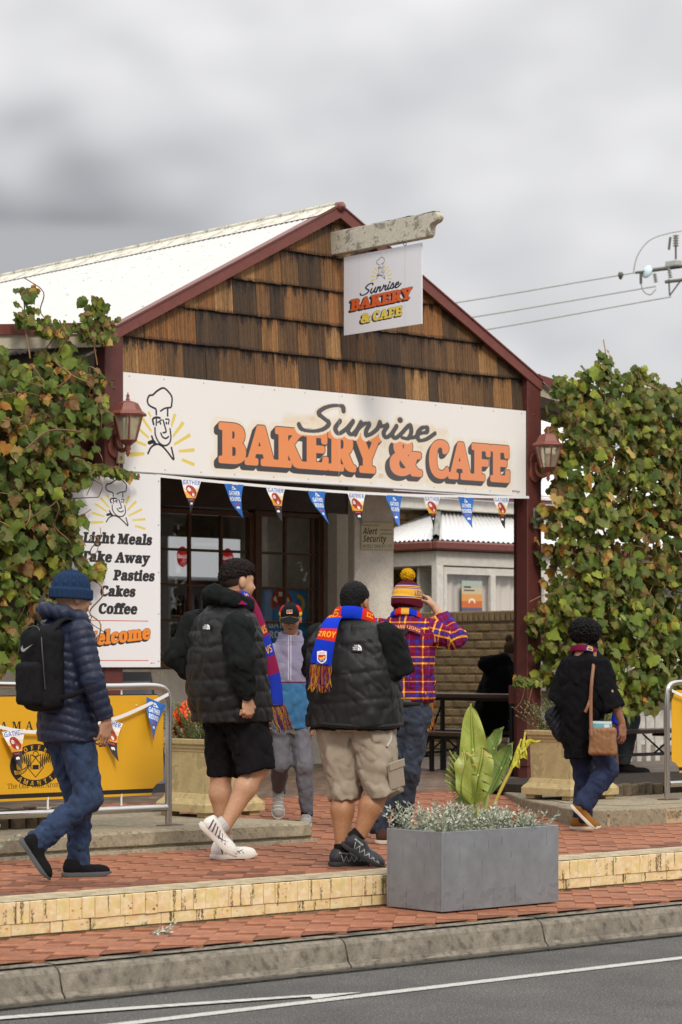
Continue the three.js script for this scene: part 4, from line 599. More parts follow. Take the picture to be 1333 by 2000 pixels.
{ // neighbouring house
  const h = thing('neighbour_house', 'brick house with a white corrugated bay roof, red gutters and curtained window', 'house', [0, 0, 0]);
  const bm = [[0.42, 0.27, 0.13], [0.47, 0.31, 0.155], [0.37, 0.235, 0.115], [0.44, 0.29, 0.15]].map((c) => mat(c, 0.9, { map: rep(T.stone, 0.6) })), r = rng(33);
  mesh('wall', bx(8.5, 18, -0.3, 3.62, -9.85, -9.62), mat([0.5, 0.4, 0.25], 0.95, { map: T.stone }), h);
  const g = chamfer(0.262, 0.088, 0.1, 0.006);
  for (let j = 0; j < 17; j++) for (let i = 0; i < 16; i++) mesh('brick', g, bm[Math.floor(r() * 4)], h, [9.2 + i * 0.275 + (j % 2) * 0.137, 1.78 + j * 0.101, -9.62 + (r() - 0.5) * 0.006]);
  const gut = (x0, x1, y, z0, z1) => bx(x0, x1, y - 0.06, y + 0.06, z0, z1, 0.02);
  mesh('gutter', gut(8.2, 19, 3.73, -9.25, -9.13), redTrim, h); mesh('fascia', bx(8.2, 19, 3.5, 3.66, -9.3, -9.25), whiteTrim, h); mesh('soffit', bx(8.2, 19, 3.5, 3.52, -9.75, -9.3), whiteTrim, h);
  const iron = mat([0.8, 0.8, 0.8], 0.5, { map: rep(T.paint, 1.5) });
  const main = prism([[-9.1, 3.76], [-13.5, 5.6], [-13.5, 5.56], [-9.1, 3.72]].map(([z, y]) => [-z, y]), 11, 0, 'x'); main.translate(8, 0, 0); mesh('main_roof', main, iron, h);
  // bay with hipped iron roof
  const E = V(11.1, 2.97, -7.9), zt = -9.6, xt = 12.75, yt = 3.52, sheet = (a, b, c, d, n, ph) => { // quad a-b (eave) to d-c (top), corrugated across a-b
    const pos = [], idx = [], N = n * 6; for (let i = 0; i <= N; i++) { const t = i / N, k = 0.012 * Math.sin(t * n * 2 * Math.PI); for (const q of [a.clone().lerp(b, t), d.clone().lerp(c, t)]) pos.push(q.x, q.y + k, q.z); } for (let i = 0; i < N; i++) idx.push(2 * i, 2 * i + 2, 2 * i + 1, 2 * i + 1, 2 * i + 2, 2 * i + 3);
    const q = new THREE.BufferGeometry(); q.setAttribute('position', new THREE.Float32BufferAttribute(pos, 3)); q.setAttribute('uv', new THREE.Float32BufferAttribute(new Array(pos.length / 3 * 2).fill(0), 2)); q.setIndex(idx); q.computeVertexNormals(); return q; };
  const bay = mesh('bay_roof', sheet(E, V(18, 2.97, -7.9), V(18, yt, zt), V(xt, yt, zt), 70), iron, h);
  mesh('bay_roof_side', sheet(V(11.1, 2.97, -9.6), E, V(xt, yt, zt + 0.01), V(xt - 0.02, yt, zt), 18), iron, h);
  const hp = []; for (let i = 0; i <= 8; i++) { const t = i / 8; hp.push([lerp(11.08, xt, t), lerp(2.99, yt + 0.04, t) - 0.05 * Math.sin(Math.PI * t), lerp(-7.88, zt, t)]); } mesh('hip_flashing', tube(hp, 0.055, 20, 6), mat([0.42, 0.43, 0.42], 0.6, { map: T.stone }), bay);
  mesh('bay_gutter', gut(11.05, 18, 2.89, -7.93, -7.82), redTrim, h); mesh('bay_gutter', bx(11.04, 11.15, 2.83, 2.95, -9.6, -7.935, 0.02), redTrim, h);
  mesh('bay_fascia', bx(11.16, 18, 2.62, 2.82, -7.99, -7.95), whiteTrim, h); mesh('bay_fascia', bx(11.16, 11.2, 2.62, 2.82, -9.6, -8.0), whiteTrim, h);
  mesh('bay_post', bx(11.16, 11.29, 0, 2.62, -8.06, -7.94, 0.01), whiteTrim, h);
  const wf = new THREE.Group(); wf.name = 'bay_window'; h.add(wf);
  mesh('frame', [bx(11.32, 18, 2.5, 2.6, -8.02, -7.97), bx(11.32, 11.38, 1.0, 2.5, -8.02, -7.97), bx(11.3, 18, 0.9, 1.0, -8.02, -7.97)], whiteTrim, wf);
  for (const x of [12.22, 13.3, 14.4]) mesh('mullion', bx(x, x + 0.1, 1.0, 2.5, -8.02, -7.96), whiteTrim, wf);
  const gl = new THREE.MeshPhysicalMaterial({ color: 0xffffff, transmission: 1, thickness: 0, roughness: 0.02, ior: 1.7, side: THREE.DoubleSide });
  for (const [a, b] of [[11.38, 12.22], [12.32, 13.3], [13.4, 14.4]]) { const q = new THREE.PlaneGeometry(b - a, 1.5); mesh('pane', q, gl, wf, [(a + b) / 2, 1.75, -8.0]); }
  // pleated blinds behind the glass
  const cur = []; for (let i = 0; i <= 120; i++) cur.push([11.35 + i * 0.027, -8.12 + 0.02 * Math.sin(i * 0.9) + 0.012 * n2(i * 0.3, 2)]);
  const pos = [], idx = []; cur.forEach(([x, z], i) => { pos.push(x, 1.0, z, x, 2.5, z); if (i) { const a = 2 * i - 2; idx.push(a, a + 2, a + 1, a + 1, a + 2, a + 3); } }); const cg = new THREE.BufferGeometry(); cg.setAttribute('position', new THREE.Float32BufferAttribute(pos, 3)); cg.setIndex(idx); cg.computeVertexNormals(); mesh('curtain', cg, mat([0.62, 0.58, 0.53], 0.9), h);
  mesh('bay_inner', bx(11.3, 18, 0, 2.6, -8.5, -8.45), whiteTrim, h); mesh('bay_ceiling', bx(11.2, 18, 2.62, 2.64, -9.6, -8.0), whiteTrim, h);
  const pt = canvas(128, 220, (c, w, H) => { const y = ['#a9b6ad', '#c7b89a', '#d99a55', '#c96a3a', '#5d5d74', '#3d4a63', '#33405a']; y.forEach((k, i) => { c.fillStyle = k; c.fillRect(0, i * H / 7, w, H / 7 + 1); }); c.strokeStyle = '#e8e2d6'; c.lineWidth = 9; c.beginPath(); c.arc(64, 104, 18, Math.PI, 0); c.stroke(); c.fillStyle = '#394250'; c.fillRect(14, 26, 44, 8); c.fillRect(14, 42, 66, 6); c.fillStyle = '#b9c2c9'; for (let i = 0; i < 5; i++) c.fillRect(16, 150 + i * 10, 40 + (i * 23) % 50, 4); });
  const po = thing('sunset_poster', 'small sunset coloured poster in the curtained window of the brick house', 'poster', [11.87, 1.76, -7.985]); mesh('sheet', printed(0.4, 0.66, 0.004), mat(0xffffff, 0.6, { map: pt }), po, [0, 0.33, 0]);
}
// picnic tables: timber slabs on black steel frames
const slab = mat([0.075, 0.036, 0.02], 0.45, { map: rep(T.grain, 0.7) }), blackSteel = mat([0.012, 0.012, 0.013], 0.5);
function bench(name, label, cat, x, z0, z1, w, y, along = 'z') {
  const L = z1 - z0, t = thing(name, label, cat, [x, 0.12, (z0 + z1) / 2]); if (along === 'x') { t.rotation.y = Math.PI / 2; }
  const n = w > 0.5 ? 3 : 2; for (let i = 0; i < n; i++) { const a = -w / 2 + i * w / n; mesh('plank', bx(a + 0.004, a + w / n - 0.004, y - 0.04, y, -L / 2, L / 2), slab, t); }
  for (const z of [-L / 2 + 0.12, L / 2 - 0.12]) { for (const s of [-1, 1]) mesh('leg', bx(s * (w / 2 - 0.04) - 0.02, s * (w / 2 - 0.04) + 0.02, 0, y - 0.04, z - 0.02, z + 0.02), blackSteel, t); mesh('foot_bar', bx(-w / 2 - 0.04, w / 2 + 0.04, 0, 0.018, z - 0.018, z + 0.018), blackSteel, t); mesh('cross_bar', bx(-w / 2 + 0.07, w / 2 - 0.07, 0.2, 0.225, z - 0.014, z + 0.014), blackSteel, t); mesh('brace', bar([0, 0.21, z], [0, y - 0.06, z + (z < 0 ? 0.3 : -0.3)], 0.011, 6), blackSteel, t); }
  mesh('rail', bx(-0.02, 0.02, y - 0.075, y - 0.042, -L / 2 + 0.12, L / 2 - 0.12), blackSteel, t); return t;
}
bench('picnic_bench', 'dark timber bench on black steel legs in front of the veranda picnic table', 'bench', 4.62, -1.35, -0.5, 0.28, 0.46);
bench('picnic_table', 'dark timber picnic table in front of the seated person in black', 'table', 5.36, -2.15, -0.35, 0.62, 0.83);
bench('picnic_bench', 'dark timber bench under the seated person in black', 'bench', 6.0, -2.4, -0.7, 0.3, 0.44);
bench('picnic_table', 'timber table behind the woman, beside the right yellow barrier', 'table', 6.85, -0.3, 0.1, 1.7, 0.47);
{ // veranda rail board, picket fence, log edging
  mesh('rail_board', bx(5.0, 8.9, 0.78, 0.99, -0.08, -0.03), cream, shop); 
  const f = thing('picket_fence', 'white picket fence beyond the vine on the right', 'fence', [7.2, 0.12, -2.6]); for (let i = 0; i < 26; i++) mesh('picket', prism([[i * 0.16, 0], [i * 0.16 + 0.075, 0], [i * 0.16 + 0.075, 1.12], [i * 0.16 + 0.0375, 1.17], [i * 0.16, 1.12]], 0.02), whiteTrim, f); for (const y of [0.25, 0.9]) mesh('rail', bx(0, 4.2, y, y + 0.07, -0.03, -0.003), whiteTrim, f);
  const wl = mat([0.24, 0.19, 0.14], 0.95, { map: T.stone }), lg = (h) => { const g = lathe([[0.001, h], [0.04, h], [0.05, h - 0.012], [0.052, 0.02], [0.052, 0]], 12); return g; };
  const e = thing('log_edging', 'row of short grey timber logs edging a garden bed beside the right planter', 'edging', [3.12, 0.13, 2.6]); for (let i = 0; i < 7; i++) mesh('log', lg(0.095 + (i % 3) * 0.006), wl, e, [i * 0.108, 0, 0.03 * Math.sin(i)], [0, i * 2.1, 0]);
  const e2 = thing('log_edging', 'row of short dark timber logs below the left yellow barrier', 'edging', [-4.0, 0.13, 2.75]); for (let i = 0; i < 14; i++) mesh('log', lg(0.13 + (i % 4) * 0.008), wl, e2, [i * 0.11, 0, 0.02 * Math.sin(i * 2)], [0, i * 1.3, 0]);
  const soil = mat([0.06, 0.042, 0.03], 1, { map: T.stone, bumpMap: T.bumpf, bumpScale: 0.02 }); structure('right_garden_bed', bx(3.1, 9, 0.13, 0.2, 0.74, 2.56), soil); structure('left_garden_bed', bx(-9, -2.5, 0.13, 0.23, 1.2, 2.7), soil);
  const a = thing('sandwich_board', 'black folding pavement sign standing behind the menu board', 'sign', [0.34, 0.12, -0.35], 0.35); const bk = mat([0.02, 0.02, 0.022], 0.5);
  for (const s of [-1, 1]) { const q = mesh('panel', bx(-0.3, 0.3, 0, 1.08, -0.012, 0.012), bk, a, [0, 0, s * 0.22], [-s * 0.2, 0, 0]); mesh('face', bx(-0.25, 0.25, 0.1, 1.0, 0.013, 0.016), mat([0.12, 0.13, 0.16], 0.25), q); }
  const sp = thing('spotlight', 'black round spotlight on the veranda edge above the right vine', 'lamp', [5.62, 3.78, 0.02]); mesh('head', (() => { const g = lathe([[0.001, 0], [0.04, 0], [0.048, 0.02], [0.05, 0.19], [0.04, 0.2], [0.001, 0.19]], 14); g.rotateZ(-2.3); return g; })(), bk, sp); mesh('mount', [bar([0, 0, 0], [-0.03, 0.11, 0], 0.02), bx(-0.07, 0.01, 0.1, 0.14, -0.05, 0.04)], bk, sp);
}
// ---------------------------------------------------------------- square cream planters
const potMat = mat([0.62, 0.5, 0.27], 0.85, { map: dtex(512, 0.9, (u, v) => { const a = fbm(u, v, 4, 101, 5), b = fbm(u, v, 30, 103, 3); let g = 228 + 34 * a + 16 * b; if (a > 0.16) g -= 30; return [g, g * 0.985, g * 0.95]; }), bumpMap: T.bumpf, bumpScale: 0.004 });
function pot(label, x, z, turn) {
  const p = thing('square_planter', label, 'planter', [x, 0.135, z], turn, 'square cream planters beside the ramp');
  const sq = (prof) => { const g = new THREE.LatheGeometry(prof.map(([r, y]) => new THREE.Vector2(r * Math.SQRT2, y)), 4).toNonIndexed(); g.rotateY(Math.PI / 4); g.computeVertexNormals(); return uvBox(g); };
  mesh('plinth', sq([[0.01, 0.035], [0.285, 0.035], [0.285, 0.09], [0.275, 0.105], [0.25, 0.13], [0.235, 0.165], [0.228, 0.17]]), potMat, p);
  mesh('body', sq([[0.228, 0.17], [0.235, 0.47]]), potMat, p); mesh('rim', sq([[0.235, 0.47], [0.24, 0.475], [0.24, 0.49], [0.25, 0.5], [0.25, 0.515], [0.265, 0.53], [0.268, 0.56], [0.262, 0.566], [0.225, 0.566], [0.225, 0.5]]), potMat, p);
  for (const a of [-1, 1]) for (const b of [-1, 1]) mesh('foot', bx(a * 0.21 - 0.05, a * 0.21 + 0.05, -0.002, 0.037, b * 0.21 - 0.05, b * 0.21 + 0.05), potMat, p);
  mesh('soil', bx(-0.22, 0.22, 0.4, 0.53, -0.22, 0.22), mat([0.05, 0.035, 0.025], 1), p);
}
pot('square cream planter with a leafy shrub behind the man in the black vest and shorts', -0.97, 2.42, 0.02);
pot('square cream planter behind the woman in the black poncho', 2.68, 2.6, -0.02);
// ---------------------------------------------------------------- power poles and lines
{
  const iron = mat([0.1, 0.1, 0.085], 0.6, { metalness: 0.3 }), wire = mat([0.32, 0.33, 0.3], 0.7), porc = mat([0.3, 0.3, 0.26], 0.35), pole = mat([0.2, 0.17, 0.14], 0.9, { map: T.stone });
  const p = thing('power_pole', 'power pole top with cross arms and insulators beyond the vine', 'pole', [22.25, -0.4, -12.85]); // local axes as the world
  const A = (x, y, z) => [x - 22.25, y + 0.4, z + 12.85];
  mesh('shaft', (() => { const g = new THREE.CylinderGeometry(0.13, 0.18, 9.0, 12).toNonIndexed(); g.translate(0, 4.5, 0); return g; })(), pole, p);
  mesh('cross_arm', bar(A(21.66, 8.44, -13.36), A(23.0, 8.68, -12.2), 0.035, 6), iron, p); mesh('cross_arm', bar(A(21.86, 8.23, -13.19), A(23.0, 8.4, -12.2), 0.03, 6), iron, p); mesh('bracket_box', chamfer(0.16, 0.12, 0.3, 0.02), mat([0.4, 0.42, 0.4], 0.6), p, A(21.97, 8.56, -13.08));
  const ribs = (x, y, z, n, r, tilt) => { const pr = []; for (let i = 0; i < n; i++) { const q = i * 0.045; pr.push([r * 0.5, q], [r, q + 0.012], [r * 0.95, q + 0.02], [r * 0.5, q + 0.024]); } const g = lathe([[0.001, 0], ...pr, [0.001, n * 0.045]], 12); if (tilt) g.rotateZ(tilt); mesh('insulator', g, porc, p, A(x, y, z)); };
  ribs(22.02, 8.88, -13.07, 5, 0.06, 0); ribs(21.74, 8.22, -13.3, 4, 0.045, 0.25); ribs(21.93, 8.3, -13.12, 4, 0.045, 0.25);
  mesh('standoff', bar(A(22.02, 8.56, -13.07), A(22.02, 8.9, -13.07), 0.018), iron, p);
  mesh('fuse_link', bar(A(21.92, 8.82, -13.15), A(21.94, 9.05, -13.13), 0.022), iron, p);
  const disc = lathe([[0.001, 0.05], [0.05, 0.04], [0.12, 0.01], [0.125, -0.02], [0.05, -0.02], [0.03, -0.09], [0.001, -0.09]], 16); disc.rotateZ(1.2); mesh('glass_disc', disc, phys([0.55, 0.68, 0.72], 0.15), p, A(21.6, 8.42, -13.4));
  mesh('clamp', [bar(A(21.46, 8.4, -13.55), A(21.6, 8.42, -13.4), 0.025), bar(A(21.53, 8.4, -13.48), A(21.53, 8.2, -13.48), 0.025)], iron, p);
  mesh('jumper', tube([A(21.43, 8.38, -13.58), A(21.46, 8.7, -13.5), A(21.62, 8.98, -13.35), A(21.92, 9.12, -13.12), A(22.1, 9.16, -13)], 0.011, 30, 5), wire, p);
  mesh('jumper', tube([A(21.53, 8.2, -13.48), A(21.57, 8.05, -13.44), A(21.66, 8.0, -13.37), A(21.74, 8.1, -13.3)], 0.011, 24, 5), wire, p);
  mesh('drop_link', [bar(A(21.92, 8.28, -13.15), A(21.93, 7.98, -13.14), 0.014), bar(A(21.93, 7.98, -13.14), A(22.1, 8.3, -12.98), 0.014)], iron, p);
  const line = (label, a, b) => { const w = thing('power_line', label, 'wire', a, 0, 'overhead power lines'); const m = [(b[0] - a[0]), (b[1] - a[1]), (b[2] - a[2])]; mesh('cable', tube([[0, 0, 0], [m[0] * 0.5, m[1] * 0.5 - 0.12, m[2] * 0.5], m], 0.0125, 30, 5), wire, w); return w; };
  const l1 = line('upper overhead power line with a black marker ball', [21.46, 8.4, -13.55], [15.5, 7.35, -19.5]); mesh('marker_ball', lathe([[0.001, 0.07], [0.045, 0.05], [0.05, 0], [0.03, -0.05], [0.001, -0.08]], 10), iron, l1, [-0.19, -0.05, -0.19]);
  line('middle overhead power line', [21.74, 8.15, -13.3], [15.6, 7.05, -19.4]); line('lowest overhead power line', [21.95, 7.96, -13.12], [15.7, 6.75, -19.3]);
  const q = thing('power_pole', 'distant power pole tip above the vine leaves', 'pole', [33, -0.4, -23]); mesh('shaft', (() => { const g = new THREE.CylinderGeometry(0.1, 0.16, 8.3, 10).toNonIndexed(); g.translate(0, 4.15, 0); return g; })(), pole, q); mesh('cross_arm', bx(-1.0, 1.0, 8.0, 8.12, -0.06, 0.06), mat([0.4, 0.42, 0.38], 0.7), q); for (const x of [-0.85, -0.35, 0.4, 0.9]) mesh('insulator', lathe([[0.001, 0.2], [0.05, 0.16], [0.06, 0.05], [0.03, 0]], 8), porc, q, [x, 8.12, 0]);
}
// ---------------------------------------------------------------- vines
const leafTex = (edge) => canvas(128, 128, (c, w, h) => { const r = rng(edge ? 5 : 6); c.fillStyle = '#dcdcd4'; c.fillRect(0, 0, w, h); for (let i = 0; i < 240; i++) { c.fillStyle = `rgba(${160 + r() * 90},${165 + r() * 85},${130 + r() * 80},0.18)`; c.fillRect(r() * w, r() * h, 3 + r() * 14, 3 + r() * 14); } if (edge) for (let i = 0; i < 420; i++) { const a = r() * 6.28, q = 38 + r() * 26; c.fillStyle = `rgba(${150 + r() * 40},${80 + r() * 40},${40 + r() * 30},0.34)`; c.fillRect(64 + Math.cos(a) * q, 64 + Math.sin(a) * q, 3 + r() * 9, 3 + r() * 9); } c.strokeStyle = 'rgba(255,255,225,0.85)'; c.lineWidth = 2; for (const a of [-2.4, -2.0, -1.57, -1.14, -0.74]) { c.beginPath(); c.moveTo(64, 110); c.lineTo(64 + Math.cos(a) * 74, 110 + Math.sin(a) * 74 + 26); c.stroke(); } });
const LT = [leafTex(0), leafTex(1)];
const leafTone = [[0.075, 0.105, 0.022], [0.1, 0.135, 0.028], [0.05, 0.075, 0.02], [0.155, 0.185, 0.035], [0.21, 0.225, 0.05], [0.085, 0.095, 0.04], [0.13, 0.125, 0.045], [0.28, 0.2, 0.06], [0.3, 0.13, 0.035], [0.33, 0.22, 0.11], [0.16, 0.095, 0.06], [0.12, 0.14, 0.06]];
const leafMats = leafTone.map((c, i) => new THREE.MeshPhysicalMaterial({ color: col([c[0] * 1.9, c[1] * 2, c[2] * 1.35]), map: LT[i === 6 || i === 7 || i === 4 || i === 10 ? 1 : 0], roughness: 0.7, specularIntensity: 0.5, transmission: 0.22, thickness: 0, side: THREE.DoubleSide }));
function vineLeaf(seed, curl) { // five-lobed toothed leaf, unit size, stalk at origin, tip down -y, face +z
  const r = rng(seed), P = [], out = [[0, 0.04], [0.19, 0.2], [0.41, 0.15], [0.42, 0.0], [0.55, -0.17], [0.42, -0.25], [0.37, -0.38], [0.31, -0.52], [0.14, -0.63], [0, -0.84]];
  const half = out.map(([x, y]) => [x * (1 + (r() - 0.5) * 0.12), y * (1 + (r() - 0.5) * 0.1)]), ring = [...half, ...half.slice(1, -1).reverse().map(([x, y]) => [-x * (1 + (r() - 0.5) * 0.12), y])];
  const z = (x, y) => -curl * (x * x * 1.6 + (y + 0.25) ** 2 * 0.7) + 0.06 * Math.sin(x * 9 + seed) + 0.04 * Math.sin(y * 11 + seed * 2) - 0.05 * Math.abs(x);
  const c = [0, -0.28], pos = [], uv = [], put = (p) => { pos.push(p[0], p[1], z(p[0], p[1])); uv.push(0.5 + p[0] * 0.9, 0.78 + p[1] * 0.85); };
  ring.forEach((p, i) => { put(c); put(ring[(i + 1) % ring.length]); put(p); });
  const g = new THREE.BufferGeometry(); g.setAttribute('position', new THREE.Float32BufferAttribute(pos, 3)); g.setAttribute('uv', new THREE.Float32BufferAttribute(uv, 2)); const m = mergeVertices(g, 1e-4); m.computeVertexNormals(); return m;
}
const leafGeo = [vineLeaf(3, 0.25), vineLeaf(8, 0.55), vineLeaf(15, -0.2), vineLeaf(21, 0.9)];
function vine(label, seed, place, count, toneFn, stems) {
  const v = thing('grape_vine', label, 'vine'), r = rng(seed), list = [];
  for (let i = 0, tries = 0; i < count && tries < count * 30; tries++) { const p = place(r); if (!p) continue; i++; list.push({ p, s: (0.062 + 0.11 * r() * (0.5 + 0.5 * r())) * (p[3] ?? 1), e: new THREE.Euler(-0.25 + (r() - 0.5) * 1.1, (r() - 0.62) * 1.5, (r() - 0.5) * 1.9), g: Math.floor(r() * 4), t: toneFn(r, p) }); }
  list.sort((a, b) => (b.s + b.p[2] * 0.12) - (a.s + a.p[2] * 0.12));
  list.slice(0, 300).forEach((q) => { const o = mesh('leaf', leafGeo[q.g], leafMats[q.t], v, q.p.slice(0, 3)); o.rotation.copy(q.e); o.scale.setScalar(q.s); });
  const rest = list.slice(300), m = new THREE.Matrix4(), k = new THREE.Quaternion();
  for (let gi = 0; gi < 4; gi++) for (let half = 0; half < 2; half++) {
    const sub = rest.filter((q) => q.g === gi && (q.t % 2) === half); if (!sub.length) continue;
    const im = new THREE.InstancedMesh(leafGeo[gi], leafBase[half], sub.length), cc = new THREE.Color();
    sub.forEach((q, i) => { k.setFromEuler(q.e); m.compose(V(...q.p.slice(0, 3)), k, V(q.s, q.s, q.s)); im.setMatrixAt(i, m); { const c = leafTone[q.t]; cc.setRGB(c[0] * 1.9, c[1] * 2, c[2] * 1.35); } im.setColorAt(i, cc); });
    im.name = 'foliage'; im.castShadow = im.receiveShadow = true; v.add(stuff(im));
  }
  const bark = mat([0.16, 0.085, 0.045], 0.85), tan = mat([0.27, 0.15, 0.07], 0.8);
  stems.forEach((s, i) => mesh('stem', tube(s[1], s[0], 26, 6), i % 3 ? tan : bark, v));
  return v;
}
const leafBase = [0, 1].map((i) => new THREE.MeshPhysicalMaterial({ color: 0xffffff, map: LT[i], roughness: 0.7, specularIntensity: 0.5, transmission: 0.22, thickness: 0, side: THREE.DoubleSide }));
const poly = (pts) => (y) => { for (let i = 0; i + 1 < pts.length; i++) { const [a, b] = [pts[i], pts[i + 1]]; if (y <= a[0] && y >= b[0]) return lerp(a[1], b[1], (a[0] - y) / (a[0] - b[0])); } return null; };
const tones = (r, green, dry) => { const k = r(); if (k < dry) return [7, 8, 9, 9, 10][Math.floor(r() * 5)]; if (k < dry + green) return [0, 1, 1, 2, 2, 5, 11][Math.floor(r() * 7)]; return [3, 4, 6, 6, 3, 11][Math.floor(r() * 6)]; };
{
  const edge = poly([[4.12, -0.28], [3.4, -0.33], [3.1, -0.42], [2.88, -0.47], [2.5, -0.62], [2.2, -0.56], [2.0, -0.54], [1.6, -0.6], [1.2, -0.72]]);
  const sprigs = [[-1.08, 4.27, 3.95, 0.07], [-0.42, 4.24, 3.9, 0.1], [-0.3, 4.12, 3.9, 0.06], [-0.75, 4.05, 3.9, 0.25]];
  const place = (r) => {
    if (r() < 0.07) { const s = sprigs[Math.floor(r() * 4)]; const y = lerp(s[2], s[1], r()); return [s[0] + (r() - 0.5) * 2 * s[3], y, 0.12 + r() * 0.14, 0.72]; }
    if (r() < 0.018) { const t = r(); return [lerp(-0.42, 0.02, t), 2.86 - 0.05 * t + (r() - 0.5) * 0.05, 0.16 + r() * 0.04, 0.75]; }
    if (r() < 0.008) { const t = r(); return [lerp(-0.55, -0.3, t), lerp(2.1, 1.98, r()), 0.15 + r() * 0.06, 0.85]; }
    const y = 1.05 + r() * 3.0, x = -2.1 + r() * 1.9, e = edge(y); if (e === null || x > e + 0.05 * n2(y * 5, 3)) return null;
    if (y > 3.78 && n2(x * 3, y * 3) < 0.1) return null; if (y > 3.68 && x < -0.72 && r() < 0.8) return null;
    if (y > 3.35 && x > -0.62 && n2(x * 4 + 7, y * 3) < -0.15) return null;
    return [x, y, 0.02 + 0.36 * r() ** 1.4 * sstep(4.1, 3.2, y) + 0.05 * r(), 1];
  };
  const r = rng(91), stems = [];
  for (let i = 0; i < 34; i++) { const x = -1.5 + r() * 1.2, y = 1.6 + r() * 2.2, pts = [[x, y, 0.1]]; let a = r() * 6.3; for (let k = 0; k < 4; k++) { a += (r() - 0.5) * 1.2; const q = pts[pts.length - 1]; pts.push([Math.min(-0.5, q[0] + Math.cos(a) * 0.16), q[1] + Math.sin(a) * 0.16, 0.12 + r() * 0.3]); } stems.push([0.003 + r() * 0.003, pts]); }
  stems.push([0.006, [[-1.06, 3.7, 0.2], [-1.1, 4.0, 0.18], [-1.08, 4.26, 0.16]]], [0.005, [[-0.4, 3.7, 0.2], [-0.44, 4.0, 0.18], [-0.4, 4.24, 0.16]]], [0.008, [[-1.25, 2.95, 0.42], [-1.05, 3.1, 0.44], [-0.7, 3.12, 0.4]]], [0.02, [[-1.0, 0.2, 0.05], [-0.9, 1.3, 0.08], [-1.1, 2.4, 0.05], [-0.9, 3.6, 0.04]]], [0.004, [[-0.5, 2.85, 0.2], [-0.2, 2.87, 0.18], [0.02, 2.83, 0.17]]]);
  vine('dense autumn grape vine with brown dry leaves hanging beside the menu board', 401, place, 2100, (r2, p) => (r2() < 0.5 ? [2, 5, 2, 10, 0][Math.floor(r2() * 5)] : tones(r2, 0.5, p[1] > 2.9 && p[0] < -0.7 ? 0.3 : 0.07)), stems);
}
{
  const edge = poly([[4.3, 5.5], [4.1, 5.3], [4.0, 5.1], [3.8, 5.0], [3.6, 5.08], [3.3, 5.06], [2.9, 4.98], [2.6, 4.78], [2.3, 4.92], [2.0, 4.98], [1.75, 4.8], [1.45, 4.75], [1.2, 4.86], [1.0, 5.0], [0.75, 5.35], [0.62, 5.6]]);
  const top = (x) => 3.98 + 0.2 * Math.exp(-(((x - 5.62) / 0.26) ** 2)) + 0.08 * n2(x * 4, 1) + 0.05 * Math.max(0, x - 6.2), bot = (x) => 0.78 + 0.3 * sstep(6.0, 6.9, x) + 0.12 * n2(x * 5, 9);
  const place = (r) => {
    if (r() < 0.03) { const [x, y] = [[5.61, 4.26], [6.08, 4.16], [6.3, 4.12], [5.02, 3.98], [6.9, 4.12]][Math.floor(r() * 5)]; return [x + (r() - 0.5) * 0.16, y - r() * 0.2 + 0.04, 0.2 + r() * 0.15, 0.7]; }
    if (r() < 0.012) { const t = r(); return [lerp(4.72, 4.4, t), 1.08 + (r() - 0.5) * 0.06 + t * 0.02, 0.25 + r() * 0.05, 0.55]; }
    const y = 0.6 + r() * 3.7, x = 4.6 + r() * 3.3, e = edge(y); if (e === null || x < e + 0.05 * n2(y * 6, 8) || y > top(x) || y < bot(x)) return null;
    const hole = n2(x * 1.9 + 3, y * 2.4) + 0.5 * n2(x * 6, y * 6 + 2); if (hole < -0.85 && y < 3.5) return null;
    if (y > 2.3 && y < 2.62 && x > 5.5 && r() < 0.5) return null;
    if (x < 5.35 && x > 5.05 && y > 2.1 && y < 2.5 && r() < 0.6) return null;
    if (x < 5.5 && y > 3.7 && r() < 0.55) return null;
    return [x, y, 0.05 + 0.5 * r() ** 1.3, 1.02];
  };
  const r = rng(93), stems = [];
  for (let i = 0; i < 46; i++) { const x = 5.2 + r() * 1.9, y = 1.2 + r() * 2.6, pts = [[x, y, 0.15]]; let a = r() * 6.3; for (let k = 0; k < 5; k++) { a += (r() - 0.5) * 1.2; const q = pts[pts.length - 1]; pts.push([Math.max(5.05, q[0] + Math.cos(a) * 0.17), q[1] + Math.sin(a) * 0.17, 0.15 + r() * 0.4]); } stems.push([0.003 + r() * 0.003, pts]); }
  stems.push([0.004, [[4.85, 1.1, 0.26], [4.62, 1.07, 0.28], [4.36, 1.1, 0.29]]], [0.003, [[4.62, 1.07, 0.28], [4.56, 0.92, 0.29], [4.5, 0.78, 0.28]]], [0.003, [[4.52, 1.08, 0.28], [4.44, 0.9, 0.3], [4.36, 0.82, 0.29]]], [0.003, [[4.74, 1.1, 0.26], [4.74, 0.95, 0.27], [4.82, 0.84, 0.26]]], [0.004, [[5.0, 1.95, 0.3], [4.7, 1.9, 0.32], [4.55, 1.84, 0.3]]], [0.018, [[6.0, 0.2, 0.1], [5.9, 1.4, 0.12], [6.2, 2.6, 0.1], [6.0, 3.8, 0.1]]], [0.015, [[5.4, 0.3, 0.1], [5.5, 1.6, 0.12], [5.3, 2.9, 0.1], [5.5, 3.9, 0.1]]]);
  vine('sprawling green and yellow grape vine covering the right end of the veranda', 402, place, 5200, (r2, p) => tones(r2, 0.56, p[1] > 2 && p[1] < 3.4 ? 0.14 : 0.06), stems);
}
